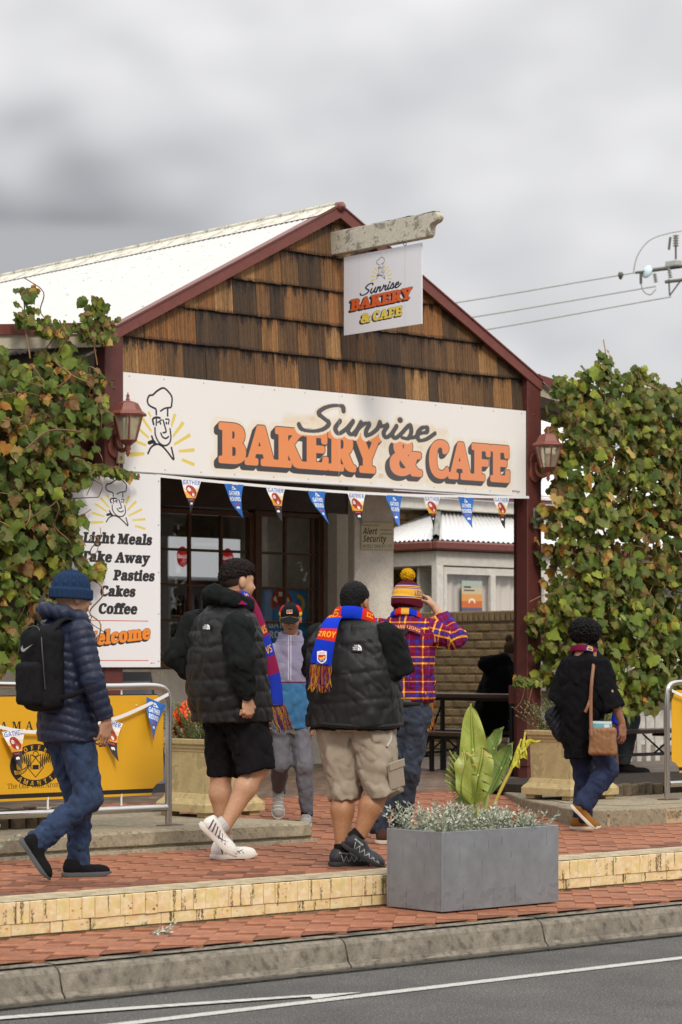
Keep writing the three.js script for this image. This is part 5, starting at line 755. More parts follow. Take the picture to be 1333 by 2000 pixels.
// ---------------------------------------------------------------- grey planter boxes, silver shrubs, paddle-leaved plant
const zincT = dtex(512, 1, (u, v) => { const a = fbm(u, v, 3, 111, 4), b = fbm(u, v, 12, 113, 4), st = n2(u * 34, v * 2.2); let g = 208 + 26 * a + 14 * b; if (st > 0.66 && b > 0.02) g -= 26; if (v < 0.12 && b > 0.08) g -= 16; return [g * 0.985, g * 0.995, g * 1.01]; });
function greyBox(label, x0) {
  const p = thing('grey_planter_box', label, 'planter', [x0, -0.183, 6.03], 0, 'grey planter boxes on the lower footpath');
  const w = 0.965, d = 0.47, h = 0.465, m = phys([0.345, 0.355, 0.365], 0.55, { map: zincT, metalness: 0.15 });
  for (const [n, g] of [['front_panel', bx(0, w, 0.006, h, d - 0.012, d, 0.003)], ['back_panel', bx(0, w, 0.006, h, 0, 0.012, 0.003)], ['side_panel', bx(0, 0.012, 0.006, h, 0.013, d - 0.013, 0.003)], ['side_panel', bx(w - 0.012, w, 0.006, h, 0.013, d - 0.013, 0.003)]]) mesh(n, g, m, p);
  mesh('soil', bx(0.013, w - 0.013, 0.2, h - 0.05, 0.013, d - 0.013), mat([0.05, 0.036, 0.026], 1, { map: T.stone }), p); return p;
}
greyBox('grey metal planter box holding the paddle-leaved plant', -2.5); greyBox('grey metal planter box at the footpath edge by the man with the backpack', -6.56);
const silverMat = [mat([0.4, 0.43, 0.34], 0.8), mat([0.55, 0.57, 0.48], 0.8), mat([0.27, 0.31, 0.22], 0.8)];
const silverLeaf = (() => { const g = new THREE.BufferGeometry(); g.setAttribute('position', new THREE.Float32BufferAttribute([0, 0, 0, 0.2, 0.5, 0.05, 0, 0.45, -0.02, 0, 0, 0, 0, 0.45, -0.02, -0.2, 0.5, 0.05, 0.2, 0.5, 0.05, 0, 1, 0.06, 0, 0.45, -0.02, -0.2, 0.5, 0.05, 0, 0.45, -0.02, 0, 1, 0.06], 3)); g.computeVertexNormals(); return g; })();
function shrub(name, label, cat, origin, region, shoots, seed, opt) { // upright leafy shoots out of a soil patch
  const s = thing(name, label, cat, origin), r = rng(seed), list = [], stems = [], q = new THREE.Quaternion(), m = new THREE.Matrix4();
  for (let i = 0; i < shoots; i++) {
    const [x, z] = [lerp(region[0], region[1], r()), lerp(region[2], region[3], r())], L = opt.len * (0.55 + 0.6 * r()), ex = (x - (region[0] + region[1]) / 2) / (region[1] - region[0]), ez = (z - (region[2] + region[3]) / 2) / (region[3] - region[2]);
    const tip = V(x + ex * opt.spread + (r() - 0.5) * L * 0.6, L, z + ez * opt.spread + (r() - 0.5) * L * 0.6), mid = V(x + (tip.x - x) * 0.35, L * 0.55, z + (tip.z - z) * 0.35), cv = new THREE.QuadraticBezierCurve3(V(x, 0, z), mid, tip);
    stems.push(new THREE.TubeGeometry(cv, 5, 0.0022, 4).toNonIndexed());
    const n = Math.round(L / opt.gap); for (let k = 1; k <= n; k++) { const t = k / n, p = cv.getPoint(t), d = cv.getTangent(t), a = k * 2.4 + i, side = V(Math.cos(a), 0, Math.sin(a)), dir = d.multiplyScalar(t > 0.92 ? 1.6 : 0.7).add(side).normalize(); q.setFromUnitVectors(V(0, 1, 0), dir); const sc = opt.leaf * (0.7 + 0.5 * r()); list.push([p, q.clone().multiply(new THREE.Quaternion().setFromAxisAngle(V(0, 1, 0), r() * 6)), sc, Math.floor(r() * opt.mats.length)]); }
  }
  mesh('stems', stems, opt.stem ?? silverMat[2], s).userData.kind = 'stuff';
  opt.mats.forEach((mt, mi) => { const sub = list.filter((l) => l[3] === mi), im = new THREE.InstancedMesh(opt.geo ?? silverLeaf, mt, sub.length); sub.forEach(([p, k, sc], i) => { m.compose(p, k, V(sc, sc, sc)); im.setMatrixAt(i, m); }); im.name = 'foliage'; im.castShadow = im.receiveShadow = true; s.add(stuff(im)); });
  return s;
}
const silver = { len: 0.165, gap: 0.008, leaf: 0.03, spread: 0.12, mats: silverMat };
shrub('silver_shrub', 'low silver leaved shrub in the grey planter left of the paddle-leaved plant', 'shrub', [-2.5, 0.235, 6.03], [0.03, 0.52, 0.03, 0.44], 120, 61, silver);
shrub('silver_shrub', 'low silver leaved shrub trailing right of the paddle-leaved plant in the grey planter', 'shrub', [-2.5, 0.235, 6.03], [0.55, 0.94, 0.03, 0.44], 90, 62, { ...silver, len: 0.125 });
shrub('silver_shrub', 'silver leaved shrub spilling from the planter by the man with the backpack', 'shrub', [-6.56, 0.235, 6.03], [0.5, 0.95, 0.03, 0.44], 110, 63, { ...silver, len: 0.2, spread: 0.3 });
{ // fallen silver sprig on the lower paving
  const s = shrub('fallen_sprig', 'small broken silver sprig lying on the lower brick paving', 'twig', [-4.42, -0.168, 6.3], [0, 0.02, 0, 0.02], 3, 66, { ...silver, len: 0.16, spread: 0 }); s.rotation.set(0, 0, -1.5);
}
const jadeLeaf = (() => { const g = new THREE.SphereGeometry(0.5, 6, 4).toNonIndexed(); g.scale(0.75, 1, 0.3); g.translate(0, 0.45, 0); return g; })();
const jade = { len: 0.27, gap: 0.012, leaf: 0.019, spread: 0.26, mats: [mat([0.1, 0.14, 0.03], 0.5), mat([0.17, 0.2, 0.045], 0.5), mat([0.07, 0.1, 0.025], 0.5)], geo: jadeLeaf, stem: mat([0.12, 0.09, 0.05], 0.9) };
shrub('potted_shrub', 'small leaved green shrub with orange plastic in the planter beside the left barrier', 'shrub', [-0.97, 0.66, 2.42], [-0.23, 0.23, -0.2, 0.23], 150, 71, jade);
shrub('potted_shrub', 'small leaved green shrub in the planter behind the woman', 'shrub', [2.68, 0.66, 2.6], [-0.22, 0.22, -0.2, 0.22], 110, 72, jade);
{ const o = thing('orange_plastic', 'crumpled orange plastic sheet caught in the planter shrub', 'plastic', [-1.05, 0.73, 2.2]), r = rng(3), om = mat([0.8, 0.1, 0.02], 0.5); for (let i = 0; i < 7; i++) { const g = new THREE.PlaneGeometry(0.12, 0.1, 3, 3), p = g.attributes.position; for (let k = 0; k < p.count; k++) p.setZ(k, (r() - 0.5) * 0.035); g.computeVertexNormals(); mesh('fold', g, om, o, [(r() - 0.5) * 0.14, r() * 0.2, 0.02 + (r() - 0.5) * 0.08], [(r() - 0.5), (r() - 0.6) * 1.5, r() * 3]); } }
// broad paddle leaves
const TURN = -0.7201;                                                    // people and the plant are posed in a frame turned this way about y
{
  const pl = thing('paddle_leaf_plant', 'tall plant with broad yellow-green paddle leaves in the grey planter', 'plant', [-1.99, 0.22, 6.27], TURN);
  const bladeT = (base, tip, seed) => canvas(256, 512, (c, w, h) => { const r = rng(seed); c.fillStyle = base; c.fillRect(0, 0, w, h); for (let i = 0; i < 130; i++) { const y = r() * h; c.strokeStyle = `rgba(${r() < 0.5 ? '255,255,190' : '60,80,10'},${0.05 + r() * 0.12})`; c.lineWidth = 1 + r() * 2; for (const s of [-1, 1]) { c.beginPath(); c.moveTo(w / 2, y); c.quadraticCurveTo(w / 2 + s * 60, y - 30, w / 2 + s * 130, y - 74); c.stroke(); } } for (let i = 0; i < 60; i++) { c.fillStyle = `rgba(${150 + r() * 50},${110 + r() * 40},30,${0.05 + r() * 0.14})`; c.beginPath(); c.ellipse(r() < 0.5 ? r() * 60 : w - r() * 60, r() * h, 4 + r() * 18, 3 + r() * 12, 0, 0, 7); c.fill(); } for (let i = 0; i < 26; i++) { c.fillStyle = tip; c.globalAlpha = 0.22; c.beginPath(); c.ellipse(r() * w, r() * r() * h * 0.5, 8 + r() * 40, 6 + r() * 26, 0, 0, 7); c.fill(); } c.globalAlpha = 1; c.fillStyle = '#dfe39a'; c.fillRect(w / 2 - 3, 0, 6, h); });
  const bm = [mat(0xffffff, 0.42, { map: bladeT('#98a64a', '#b5b668', 1) }), mat(0xffffff, 0.42, { map: bladeT('#8b9640', '#a67c34', 2) }), mat(0xffffff, 0.42, { map: bladeT('#728846', '#98a65a', 3) }), mat(0xffffff, 0.42, { map: bladeT('#c3bf3e', '#d49a2c', 4) })];
  const stalk = mat([0.36, 0.38, 0.1], 0.5), stalkY = mat([0.5, 0.36, 0.06], 0.5);
  // mid: spine points; w: half widths along it; n: which way the blade faces; cup: fold of the two halves; tear: chance of slits
  function blade(mid, wid, face, cup, m, seed, tear = 0.15) {
    const cv = new THREE.CatmullRomCurve3(mid.map((p) => V(...p)), false, 'centripetal'), N = 26, r = rng(seed), pos = [], uv = [], F = V(...face).normalize();
    const row = []; for (let i = 0; i <= N; i++) { const t = i / N, p = cv.getPoint(t), d = cv.getTangent(t), side = d.clone().cross(F).normalize(), up = side.clone().cross(d).normalize(), w = wid(t), R = []; for (let k = -4; k <= 4; k++) { const s = k / 4, wv = 0.012 * Math.sin(t * 15 + k * 0.8 + seed) * Math.abs(s); R.push(p.clone().addScaledVector(side, s * w * Math.cos(cup * Math.abs(s))).addScaledVector(up, Math.abs(s) * w * Math.sin(cup) * 0.9 + wv).addScaledVector(d, -Math.abs(s) * 0.012)); } row.push(R); }
    for (const sd of [0, 1]) { let open = false; for (let i = 0; i < N; i++) { const gap = r() < tear && i > 3; for (let k = 0; k < 4; k++) { const a = sd ? 4 + k : 4 - k, b = sd ? a + 1 : a - 1; const A = row[i][a], B = row[i][b], C = row[i + 1][b].clone(), D = row[i + 1][a]; if (gap && k > 0) C.lerp(B, 0.55 + 0.2 * k / 3); const D2 = gap && k > 1 ? D.clone().lerp(A, 0.55) : D; for (const [q, u, v] of [[A, a, i], [B, b, i], [C, b, i + 1], [A, a, i], [C, b, i + 1], [D2, a, i + 1]]) { pos.push(q.x, q.y, q.z); uv.push(u / 8, 1 - (1 - v / N)); } } } }
    const g = new THREE.BufferGeometry(); g.setAttribute('position', new THREE.Float32BufferAttribute(pos, 3)); g.setAttribute('uv', new THREE.Float32BufferAttribute(uv, 2)); const q = mergeVertices(g, 1e-5); q.computeVertexNormals(); const o = mesh('leaf', q, m, pl);
    mesh('midrib', tube(mid, 0.006, 20, 6), m, o); return o;
  }
  const lens = (W, a = 0.42, e = 0.75) => (t) => W * Math.pow(Math.sin(Math.PI * Math.pow(clamp(t, 0.002, 0.998), a + 0.45)), e * 0.72);
  const st = (pts, rad, mm = stalk) => mesh('stalk', tube(pts, rad, 16, 8), mm, pl);
  st([[0.0, 0, 0], [-0.005, 0.1, 0], [-0.015, 0.24, -0.02]], 0.011); blade([[-0.015, 0.24, -0.02], [-0.02, 0.42, -0.035], [-0.03, 0.6, -0.03], [-0.04, 0.79, 0.0]], lens(0.09), [0.1, 0.05, 1], 0.35, bm[0], 1, 0.03);
  st([[-0.02, 0, 0.02], [-0.03, 0.1, 0.03], [-0.035, 0.2, 0.05]], 0.01); blade([[-0.035, 0.2, 0.05], [-0.01, 0.33, 0.075], [0.02, 0.46, 0.07], [0.03, 0.54, 0.05]], lens(0.09), [-0.1, 0.15, 1], 0.3, bm[1], 2, 0.06);
  blade([[-0.04, 0.2, 0.04], [-0.055, 0.33, 0.06], [-0.07, 0.45, 0.05], [-0.085, 0.52, 0.03]], lens(0.08), [-0.5, 0.1, 1], 0.5, bm[1], 7, 0.08);
  st([[0.02, 0, 0], [0.04, 0.12, -0.02], [0.07, 0.25, -0.03]], 0.011); blade([[0.07, 0.25, -0.03], [0.13, 0.37, -0.04], [0.18, 0.49, -0.03], [0.21, 0.56, 0.0]], lens(0.08), [-0.5, -0.1, 0.9], 0.75, bm[2], 3, 0.1);
  st([[0.0, 0, -0.04], [0.04, 0.2, -0.08], [0.08, 0.38, -0.1]], 0.009); blade([[0.08, 0.38, -0.1], [0.1, 0.5, -0.11], [0.135, 0.6, -0.1], [0.16, 0.65, -0.08]], lens(0.06), [-0.6, 0, 0.8], 0.7, bm[2], 4, 0.05);
  st([[-0.03, 0, -0.02], [-0.06, 0.12, -0.03], [-0.07, 0.2, -0.03]], 0.008); blade([[-0.07, 0.19, -0.03], [-0.11, 0.3, -0.05], [-0.13, 0.4, -0.05], [-0.13, 0.5, -0.03]], lens(0.075), [0.4, 0, 1], 0.2, bm[2], 5, 0.75);
  for (let i = 0; i < 6; i++) { const y = 0.3 + i * 0.035; st([[-0.1, y - 0.05, -0.03], [-0.145, y, -0.02], [-0.165 - 0.012 * (5 - i) * 0.5, y + 0.035, 0]], 0.0045, stalk); }
  st([[0.03, 0, 0.03], [0.1, 0.2, 0.03], [0.2, 0.405, 0.02]], 0.01, stalkY); blade([[0.2, 0.405, 0.02], [0.26, 0.5, 0.015], [0.31, 0.55, 0.02], [0.37, 0.57, 0.04]], lens(0.032, 0.3), [0.2, 0.8, 0.5], 0.9, bm[3], 6, 0.1);
  for (const [x, y, h, l] of [[0.225, 0.45, 0.13, 0.035], [0.27, 0.5, 0.12, 0.012]]) blade([[x, y - 0.03, 0.02], [x + l * 0.4, y + h * 0.5, 0.02], [x + l, y + h, 0.01]], (t) => 0.026 * (1 - t) + 0.001, [0, 0, 1], 0.2, bm[3], 9, 0);
  for (let i = 0; i < 5; i++) st([[(i - 2) * 0.018, 0, 0.03], [(i - 2) * 0.028, 0.08, 0.045], [(i - 2) * 0.036, 0.12 + (i % 3) * 0.03, 0.04]], 0.007, i % 2 ? mat([0.22, 0.1, 0.04], 0.8) : stalk);
}
// ---------------------------------------------------------------- trees across the street, mirrored in the shop windows
function tree(label, x, z, h, rad, seed) {
  const t = thing('street_tree', label, 'tree', [x, -0.4, z], 0, 'trees across the street'), r = rng(seed), bark = mat([0.1, 0.075, 0.055], 0.95, { map: T.stone });
  mesh('trunk', tube([[0, 0, 0], [0.1, h * 0.25, 0.05], [-0.05, h * 0.5, 0], [0.1, h * 0.8, 0.1]], 0.2, 16, 8), bark, t); for (let i = 0; i < 6; i++) { const a = i * 1.1 + r(), y = h * (0.35 + i * 0.07); mesh('limb', tube([[0, y, 0], [Math.cos(a) * rad * 0.4, y + h * 0.1, Math.sin(a) * rad * 0.4], [Math.cos(a) * rad * 0.8, y + h * 0.16, Math.sin(a) * rad * 0.8]], 0.07, 10, 6), bark, t); }
  const n = 3800, im = new THREE.InstancedMesh(silverLeaf, mat([0.05, 0.07, 0.025], 0.8), n), m = new THREE.Matrix4(), q = new THREE.Quaternion(), cl = []; for (let i = 0; i < 34; i++) { const a = r() * 6.28, e = r() * 2 - 1, d = rad * Math.cbrt(r()); cl.push([Math.cos(a) * d * Math.sqrt(1 - e * e), h * 0.68 + e * d * 0.75, Math.sin(a) * d * Math.sqrt(1 - e * e), rad * (0.16 + 0.16 * r())]); }
  for (let i = 0; i < n; i++) { const c = cl[i % 34], d = c[3] * Math.cbrt(r()), u = V(r() - 0.5, r() - 0.5, r() - 0.5).normalize(); q.setFromUnitVectors(V(0, 1, 0), V(r() - 0.5, r() - 0.7, r() - 0.5).normalize()); m.compose(V(c[0] + u.x * d, c[1] + u.y * d, c[2] + u.z * d), q, V(0.55, 0.4, 0.4)); im.setMatrixAt(i, m); } im.name = 'crown'; t.add(stuff(im));
}
tree('broad street tree on the far footpath across the road', 24, 21, 8, 3.4, 1); tree('tall street tree beyond the far footpath', 31, 25, 10, 3.6, 2); tree('spreading street tree near the road edge opposite the shop', 17.5, 22, 7, 3, 3);
// ---------------------------------------------------------------- people: fields of tapered bones and lofted trunks, meshed as smooth surfaces
const len3 = (x, y, z) => Math.sqrt(x * x + y * y + z * z);
function cap(p, a, b, ra, rb = ra) { const bx_ = b[0] - a[0], by = b[1] - a[1], bz = b[2] - a[2], px = p[0] - a[0], py = p[1] - a[1], pz = p[2] - a[2], h = clamp((px * bx_ + py * by + pz * bz) / (bx_ * bx_ + by * by + bz * bz + 1e-9)); return len3(px - bx_ * h, py - by * h, pz - bz * h) - (ra + (rb - ra) * h); }
const along = (p, a, b) => { const x = b[0] - a[0], y = b[1] - a[1], z = b[2] - a[2]; return ((p[0] - a[0]) * x + (p[1] - a[1]) * y + (p[2] - a[2]) * z) / len3(x, y, z); };
function ell(p, c, r) { const x = (p[0] - c[0]) / r[0], y = (p[1] - c[1]) / r[1], z = (p[2] - c[2]) / r[2], k0 = len3(x, y, z), k1 = len3(x / r[0], y / r[1], z / r[2]); return k1 < 1e-6 ? -Math.min(...r) : k0 * (k0 - 1) / k1; }
const smin = (a, b, k) => { const h = Math.max(k - Math.abs(a - b), 0) / k; return Math.min(a, b) - h * h * k * 0.25; };
const smax = (a, b, k) => -smin(-a, -b, k);
// lofted trunk: stations [y, cx, cz, half width, half depth]; f = facing [x, z]
function trunk(p, S, f, pw = 2.3) {
  let i = 0; const y = p[1], n = S.length; while (i < n - 2 && y > S[i + 1][0]) i++;
  const a = S[i], b = S[i + 1], t = clamp((y - a[0]) / (b[0] - a[0])), s = t * t * (3 - 2 * t) * 0.5 + t * 0.5;
  const rw = lerp(a[3], b[3], s), rd = lerp(a[4], b[4], s), dx = p[0] - lerp(a[1], b[1], s), dz = p[2] - lerp(a[2], b[2], s), u = Math.abs(-dx * f[1] + dz * f[0]) / rw, w = Math.abs(dx * f[0] + dz * f[1]) / rd;
  const q = Math.pow(Math.pow(u, pw) + Math.pow(w, pw), 1 / pw), d = (q - 1) * Math.min(rw, rd), e = y < S[0][0] ? S[0][0] - y : y > S[n - 1][0] ? y - S[n - 1][0] : 0;
  return e > 0 ? (d > 0 ? Math.hypot(d, e) : e) : d;
}
const folds = (p, k, amp, s = 0) => { const a = n3(p[0] * k + s, p[1] * k * 0.55, p[2] * k), c = 1 - Math.abs(n3(p[0] * k * 1.1 + p[1] * k * 0.6, p[1] * k * 0.9 + s + 7, p[2] * k * 1.1)); return amp * (0.8 * a + 0.45 * n3(p[0] * k * 2.2, p[1] * k * 1.3 + s, p[2] * k * 2.2) + 0.75 * c * c * c * c - 0.25); };
function nets(f, lo, hi, cell) { // surface nets on a grid; far blocks are skipped
  const N = [0, 1, 2].map((k) => Math.ceil((hi[k] - lo[k]) / cell) + 2), [nx, ny, nz] = N, F = new Float32Array(nx * ny * nz), B = 8, rad = B * cell * 0.87 * 1.35 + 0.02, p = [0, 0, 0];
  for (let bk = 0; bk < nz; bk += B) for (let bj = 0; bj < ny; bj += B) for (let bi = 0; bi < nx; bi += B) {
    p[0] = lo[0] + (bi + B / 2) * cell; p[1] = lo[1] + (bj + B / 2) * cell; p[2] = lo[2] + (bk + B / 2) * cell; const d = f(p), far = Math.abs(d) > rad;
    for (let k = bk; k < Math.min(nz, bk + B); k++) for (let j = bj; j < Math.min(ny, bj + B); j++) for (let i = bi; i < Math.min(nx, bi + B); i++) { if (far) F[(k * ny + j) * nx + i] = d; else { p[0] = lo[0] + i * cell; p[1] = lo[1] + j * cell; p[2] = lo[2] + k * cell; F[(k * ny + j) * nx + i] = f(p); } }
  }
  const id = new Int32Array(nx * ny * nz).fill(-1), pos = [], idx = [], off = [0, 1, nx, nx + 1, nx * ny, nx * ny + 1, nx * ny + nx, nx * ny + nx + 1], E = [[0, 1], [0, 2], [0, 4], [1, 3], [1, 5], [2, 3], [2, 6], [3, 7], [4, 5], [4, 6], [5, 7], [6, 7]];
  for (let k = 0; k < nz - 1; k++) for (let j = 0; j < ny - 1; j++) for (let i = 0; i < nx - 1; i++) {
    const o = (k * ny + j) * nx + i; let m = 0; for (let c = 0; c < 8; c++) if (F[o + off[c]] < 0) m |= 1 << c; if (m === 0 || m === 255) continue;
    let x = 0, y = 0, z = 0, n = 0; for (const [a, b] of E) { const sa = (m >> a) & 1, sb = (m >> b) & 1; if (sa === sb) continue; const fa = F[o + off[a]], fb = F[o + off[b]], t = fa / (fa - fb); x += (a & 1) + t * ((b & 1) - (a & 1)); y += ((a >> 1) & 1) + t * (((b >> 1) & 1) - ((a >> 1) & 1)); z += (a >> 2) + t * ((b >> 2) - (a >> 2)); n++; }
    id[o] = pos.length / 3; pos.push(lo[0] + (i + x / n) * cell, lo[1] + (j + y / n) * cell, lo[2] + (k + z / n) * cell);
  }
  const st = [1, nx, nx * ny];
  for (let k = 1; k < nz - 1; k++) for (let j = 1; j < ny - 1; j++) for (let i = 1; i < nx - 1; i++) { const o = (k * ny + j) * nx + i, s = F[o] < 0; for (let a = 0; a < 3; a++) { if ((F[o + st[a]] < 0) === s) continue; const u = st[(a + 1) % 3], v = st[(a + 2) % 3], q = [id[o], id[o - u], id[o - u - v], id[o - v]]; if (q.some((w) => w < 0)) continue; s ? idx.push(q[0], q[1], q[2], q[0], q[2], q[3]) : idx.push(q[0], q[2], q[1], q[0], q[3], q[2]); } }
  const g = new THREE.BufferGeometry(); g.setAttribute('position', new THREE.Float32BufferAttribute(pos, 3)); g.setIndex(idx); g.computeVertexNormals(); return g;
}
function withUV(g, fn) { // per-triangle uv with smooth normals kept; fn(p, nAbs, c) -> [u, v]
  const q = g.toNonIndexed(), p = q.attributes.position, n = q.attributes.normal, uv = new Float32Array(p.count * 2);
  for (let i = 0; i < p.count; i += 3) { const c = [0, 0, 0], m = [0, 0, 0]; for (let k = 0; k < 3; k++) { c[0] += p.getX(i + k) / 3; c[1] += p.getY(i + k) / 3; c[2] += p.getZ(i + k) / 3; m[0] += n.getX(i + k) / 3; m[1] += n.getY(i + k) / 3; m[2] += n.getZ(i + k) / 3; } for (let k = 0; k < 3; k++) { const [u, v] = fn([p.getX(i + k), p.getY(i + k), p.getZ(i + k)], m, c); uv[2 * (i + k)] = u; uv[2 * (i + k) + 1] = v; } }
  q.setAttribute('uv', new THREE.BufferAttribute(uv, 2)); return q;
}
const boxUV = (p, n) => { const a = Math.abs(n[0]), b = Math.abs(n[1]), c = Math.abs(n[2]); return b > a && b > c ? [p[0], p[2]] : a > c ? [p[2], p[1]] : [p[0], p[1]]; };
const bound = (pts, m) => [[0, 1, 2].map((k) => Math.min(...pts.map((p) => p[k])) - m), [0, 1, 2].map((k) => Math.max(...pts.map((p) => p[k])) + m)];
const garment = (name, f, lo, hi, cell, m, parent, uv = boxUV) => mesh(name, withUV(nets(f, lo, hi, cell), uv), m, parent);
// materials for people
const skinT = dtex(256, 0.2, (u, v) => { const g = 232 + 26 * fbm(u, v, 8, 121, 4); return [g, g * 0.985, g * 0.965]; });
const skin = (c) => phys(c, 0.5, { map: skinT, sheen: 0.15 });
const cloth = (c, rough = 0.9, extra = {}) => phys(c, rough, { specularIntensity: 0.25, map: T.cloth, bumpMap: T.bumpf, bumpScale: 0.0012, ...extra });
const nylon = (c, rough = 0.5) => phys(c, rough, { specularIntensity: 0.45, bumpMap: rep(T.bumpf, 0.12), bumpScale: 0.0012 });
// head in its own frame: +z ahead, y up
function headField(o = {}) {
  const k = o.child ? 0.95 : 1;
  return (p) => {
    let d = ell(p, [0, 0.028, -0.014], [0.077 * k, 0.092 * k, 0.098 * k]);
    d = smin(d, ell(p, [0, -0.04, 0.026], [0.06, 0.08, 0.064]), 0.04); d = smin(d, ell(p, [0, -0.096, 0.058], [0.026, 0.022, 0.022]), 0.03); for (const s of [-1, 1]) d = smin(d, ell(p, [s * 0.036, -0.035, 0.062], [0.024, 0.026, 0.022]), 0.03);
    d = smin(d, cap(p, [-0.036, 0.026, 0.072], [0.036, 0.026, 0.072], 0.013), 0.02);
    for (const s of [-1, 1]) d = smax(d, -ell(p, [s * 0.031, 0.006, 0.098], [0.021, 0.013, 0.014]), 0.015);
    for (const s of [-1, 1]) d = smin(d, ell(p, [s * 0.031, 0.006, 0.075], [0.015, 0.011, 0.012]), 0.006);
    d = smin(d, cap(p, [0, 0.012, 0.088], [0, -0.03, 0.108], 0.008, 0.0125), 0.014); for (const s of [-1, 1]) d = smin(d, ell(p, [s * 0.013, -0.033, 0.098], [0.009, 0.008, 0.01]), 0.008);
    d = smin(d, ell(p, [0, -0.06, 0.084], [0.025, 0.0065, 0.011]), 0.006); d = smin(d, ell(p, [0, -0.0715, 0.082], [0.022, 0.0075, 0.011]), 0.006);
    for (const s of [-1, 1]) d = smin(d, ell(p, [s * 0.08, -0.005, -0.008], [0.011, 0.033, 0.021]), 0.01);
    return smin(d, cap(p, [0, -0.07, -0.025], [0, -0.2, -0.04], 0.052, 0.058), 0.03);
  };
}
const frame = (pos, f, up = [0, 1, 0], s = 1) => { const z = V(...f).normalize(), x = V(...up).cross(z).normalize(), y = z.clone().cross(x); return new THREE.Matrix4().makeBasis(x, y, z).scale(V(s, s, s)).setPosition(...pos); };
const headGeo = nets(headField(), [-0.11, -0.22, -0.14], [0.11, 0.14, 0.14], 0.0045);
// hand in its own frame: wrist at origin, fingers along +z, palm faces -y, thumb on +x side
function handGeo(curl, spread = 0.04, thumb = 0.5) {
  const bones = [], base = [[-0.032, 0, 0.082], [-0.011, 0.003, 0.092], [0.011, 0.003, 0.092], [0.032, 0, 0.084]], L = [0.78, 0.95, 1, 0.9];
  base.forEach((b, i) => { let a = curl[i] * 0.55, q = b; const sp = (i - 1.5) * spread; [0.045, 0.029, 0.023].forEach((l, k) => { const d = [Math.sin(sp) * Math.cos(a), -Math.sin(a), Math.cos(a) * Math.cos(sp)], e = q.map((v, n) => v + d[n] * l * L[i]); bones.push([q, e, [0.0092, 0.0085, 0.0078][k], [0.0085, 0.0078, 0.0068][k]]); q = e; a += curl[i] * (k ? 0.6 : 0.9); }); });
  const th = [[0.026, -0.006, 0.024], [0.05, -0.014, 0.052], [0.05 + 0.012 * (1 - thumb), -0.022 - 0.02 * thumb, 0.086], [0.052 - 0.016 * thumb, -0.026 - 0.028 * thumb, 0.108]];
  const f = (p) => { let d = cap(p, [0, 0, -0.03], [0, 0, 0.01], 0.026, 0.026); d = smin(d, ell(p, [0, 0, 0.05], [0.042, 0.017, 0.05]), 0.025); let g = 9; for (const [a, b, r0, r1] of bones) g = smin(g, cap(p, a, b, r0, r1), 0.003); d = smin(d, g, 0.012); let t = cap(p, th[0], th[1], 0.014, 0.0115); t = smin(t, cap(p, th[1], th[2], 0.0115, 0.0095), 0.004); t = smin(t, cap(p, th[2], th[3], 0.0095, 0.008), 0.004); return smin(d, t, 0.012); };
  return nets(f, [-0.07, -0.14, -0.07], [0.08, 0.04, 0.21], 0.0045);
}
const relaxed = handGeo([0.9, 0.75, 0.65, 0.5]), fist = handGeo([2.4, 2.3, 2.2, 1.7], 0.02, 1), gripping = handGeo([1.5, 1.4, 1.2, 0.8], 0.03, 0.9);
// shoes: one upper and one sole, in a frame with the heel at the origin and the toe along +z
const shoeUpper = nets((p) => { let d = cap(p, [0, 0.052, 0.045], [0, 0.06, 0.1], 0.04, 0.042); d = smin(d, ell(p, [0, 0.035, 0.19], [0.048, 0.038, 0.085]), 0.05); d = smin(d, ell(p, [0.002, 0.028, 0.245], [0.043, 0.03, 0.045]), 0.03); d = smin(d, cap(p, [0, 0.06, 0.055], [0, 0.095, 0.06], 0.042, 0.043), 0.03); d = smax(d, p[1] - 0.108 + (p[2] - 0.05) * 0.12, 0.008); d = smax(d, 0.022 - p[1], 0.004); return d - 0.0015 * n3(p[0] * 60, p[1] * 60, p[2] * 40); }, [-0.07, 0, -0.02], [0.07, 0.13, 0.31], 0.0055);
const shoeSole = (() => { const s = new THREE.Shape(); s.moveTo(0, 0.004); s.bezierCurveTo(0.04, 0.002, 0.045, -0.05, 0.036, -0.1); s.bezierCurveTo(0.034, -0.14, 0.052, -0.18, 0.05, -0.22); s.bezierCurveTo(0.048, -0.275, 0.02, -0.298, 0, -0.298); s.bezierCurveTo(-0.03, -0.296, -0.05, -0.27, -0.05, -0.22); s.bezierCurveTo(-0.05, -0.18, -0.036, -0.14, -0.036, -0.1); s.bezierCurveTo(-0.045, -0.05, -0.04, 0.002, 0, 0.004); const g = new THREE.ExtrudeGeometry(s, { depth: 0.02, bevelEnabled: true, bevelSize: 0.004, bevelThickness: 0.005, bevelSegments: 2, curveSegments: 10 }); g.rotateX(-Math.PI / 2); g.translate(0, 0.005, 0); const out = g.index ? g.toNonIndexed() : g, pp = out.attributes.position; for (let i = 0; i < pp.count; i++) { const z = pp.getZ(i), y = pp.getY(i); if (y < 0.012) pp.setY(i, y + 0.02 * sstep(0.2, 0.31, z) ** 1.5 + 0.006 * sstep(0.03, -0.01, z)); } out.computeVertexNormals(); return toCreasedNormals(out, 0.6); })();
const shoeUpperUV = withUV(shoeUpper, (p) => [p[2] / 0.31, p[1] / 0.13]);
function shoe(parent, heel, dir, upM, soleM, s = 1, up = [0, 1, 0]) { const m = frame(heel, dir, up, s), o = mesh('shoe', shoeUpperUV, upM, parent); o.applyMatrix4(m); mesh('sole', shoeSole, soleM, o); return o; }
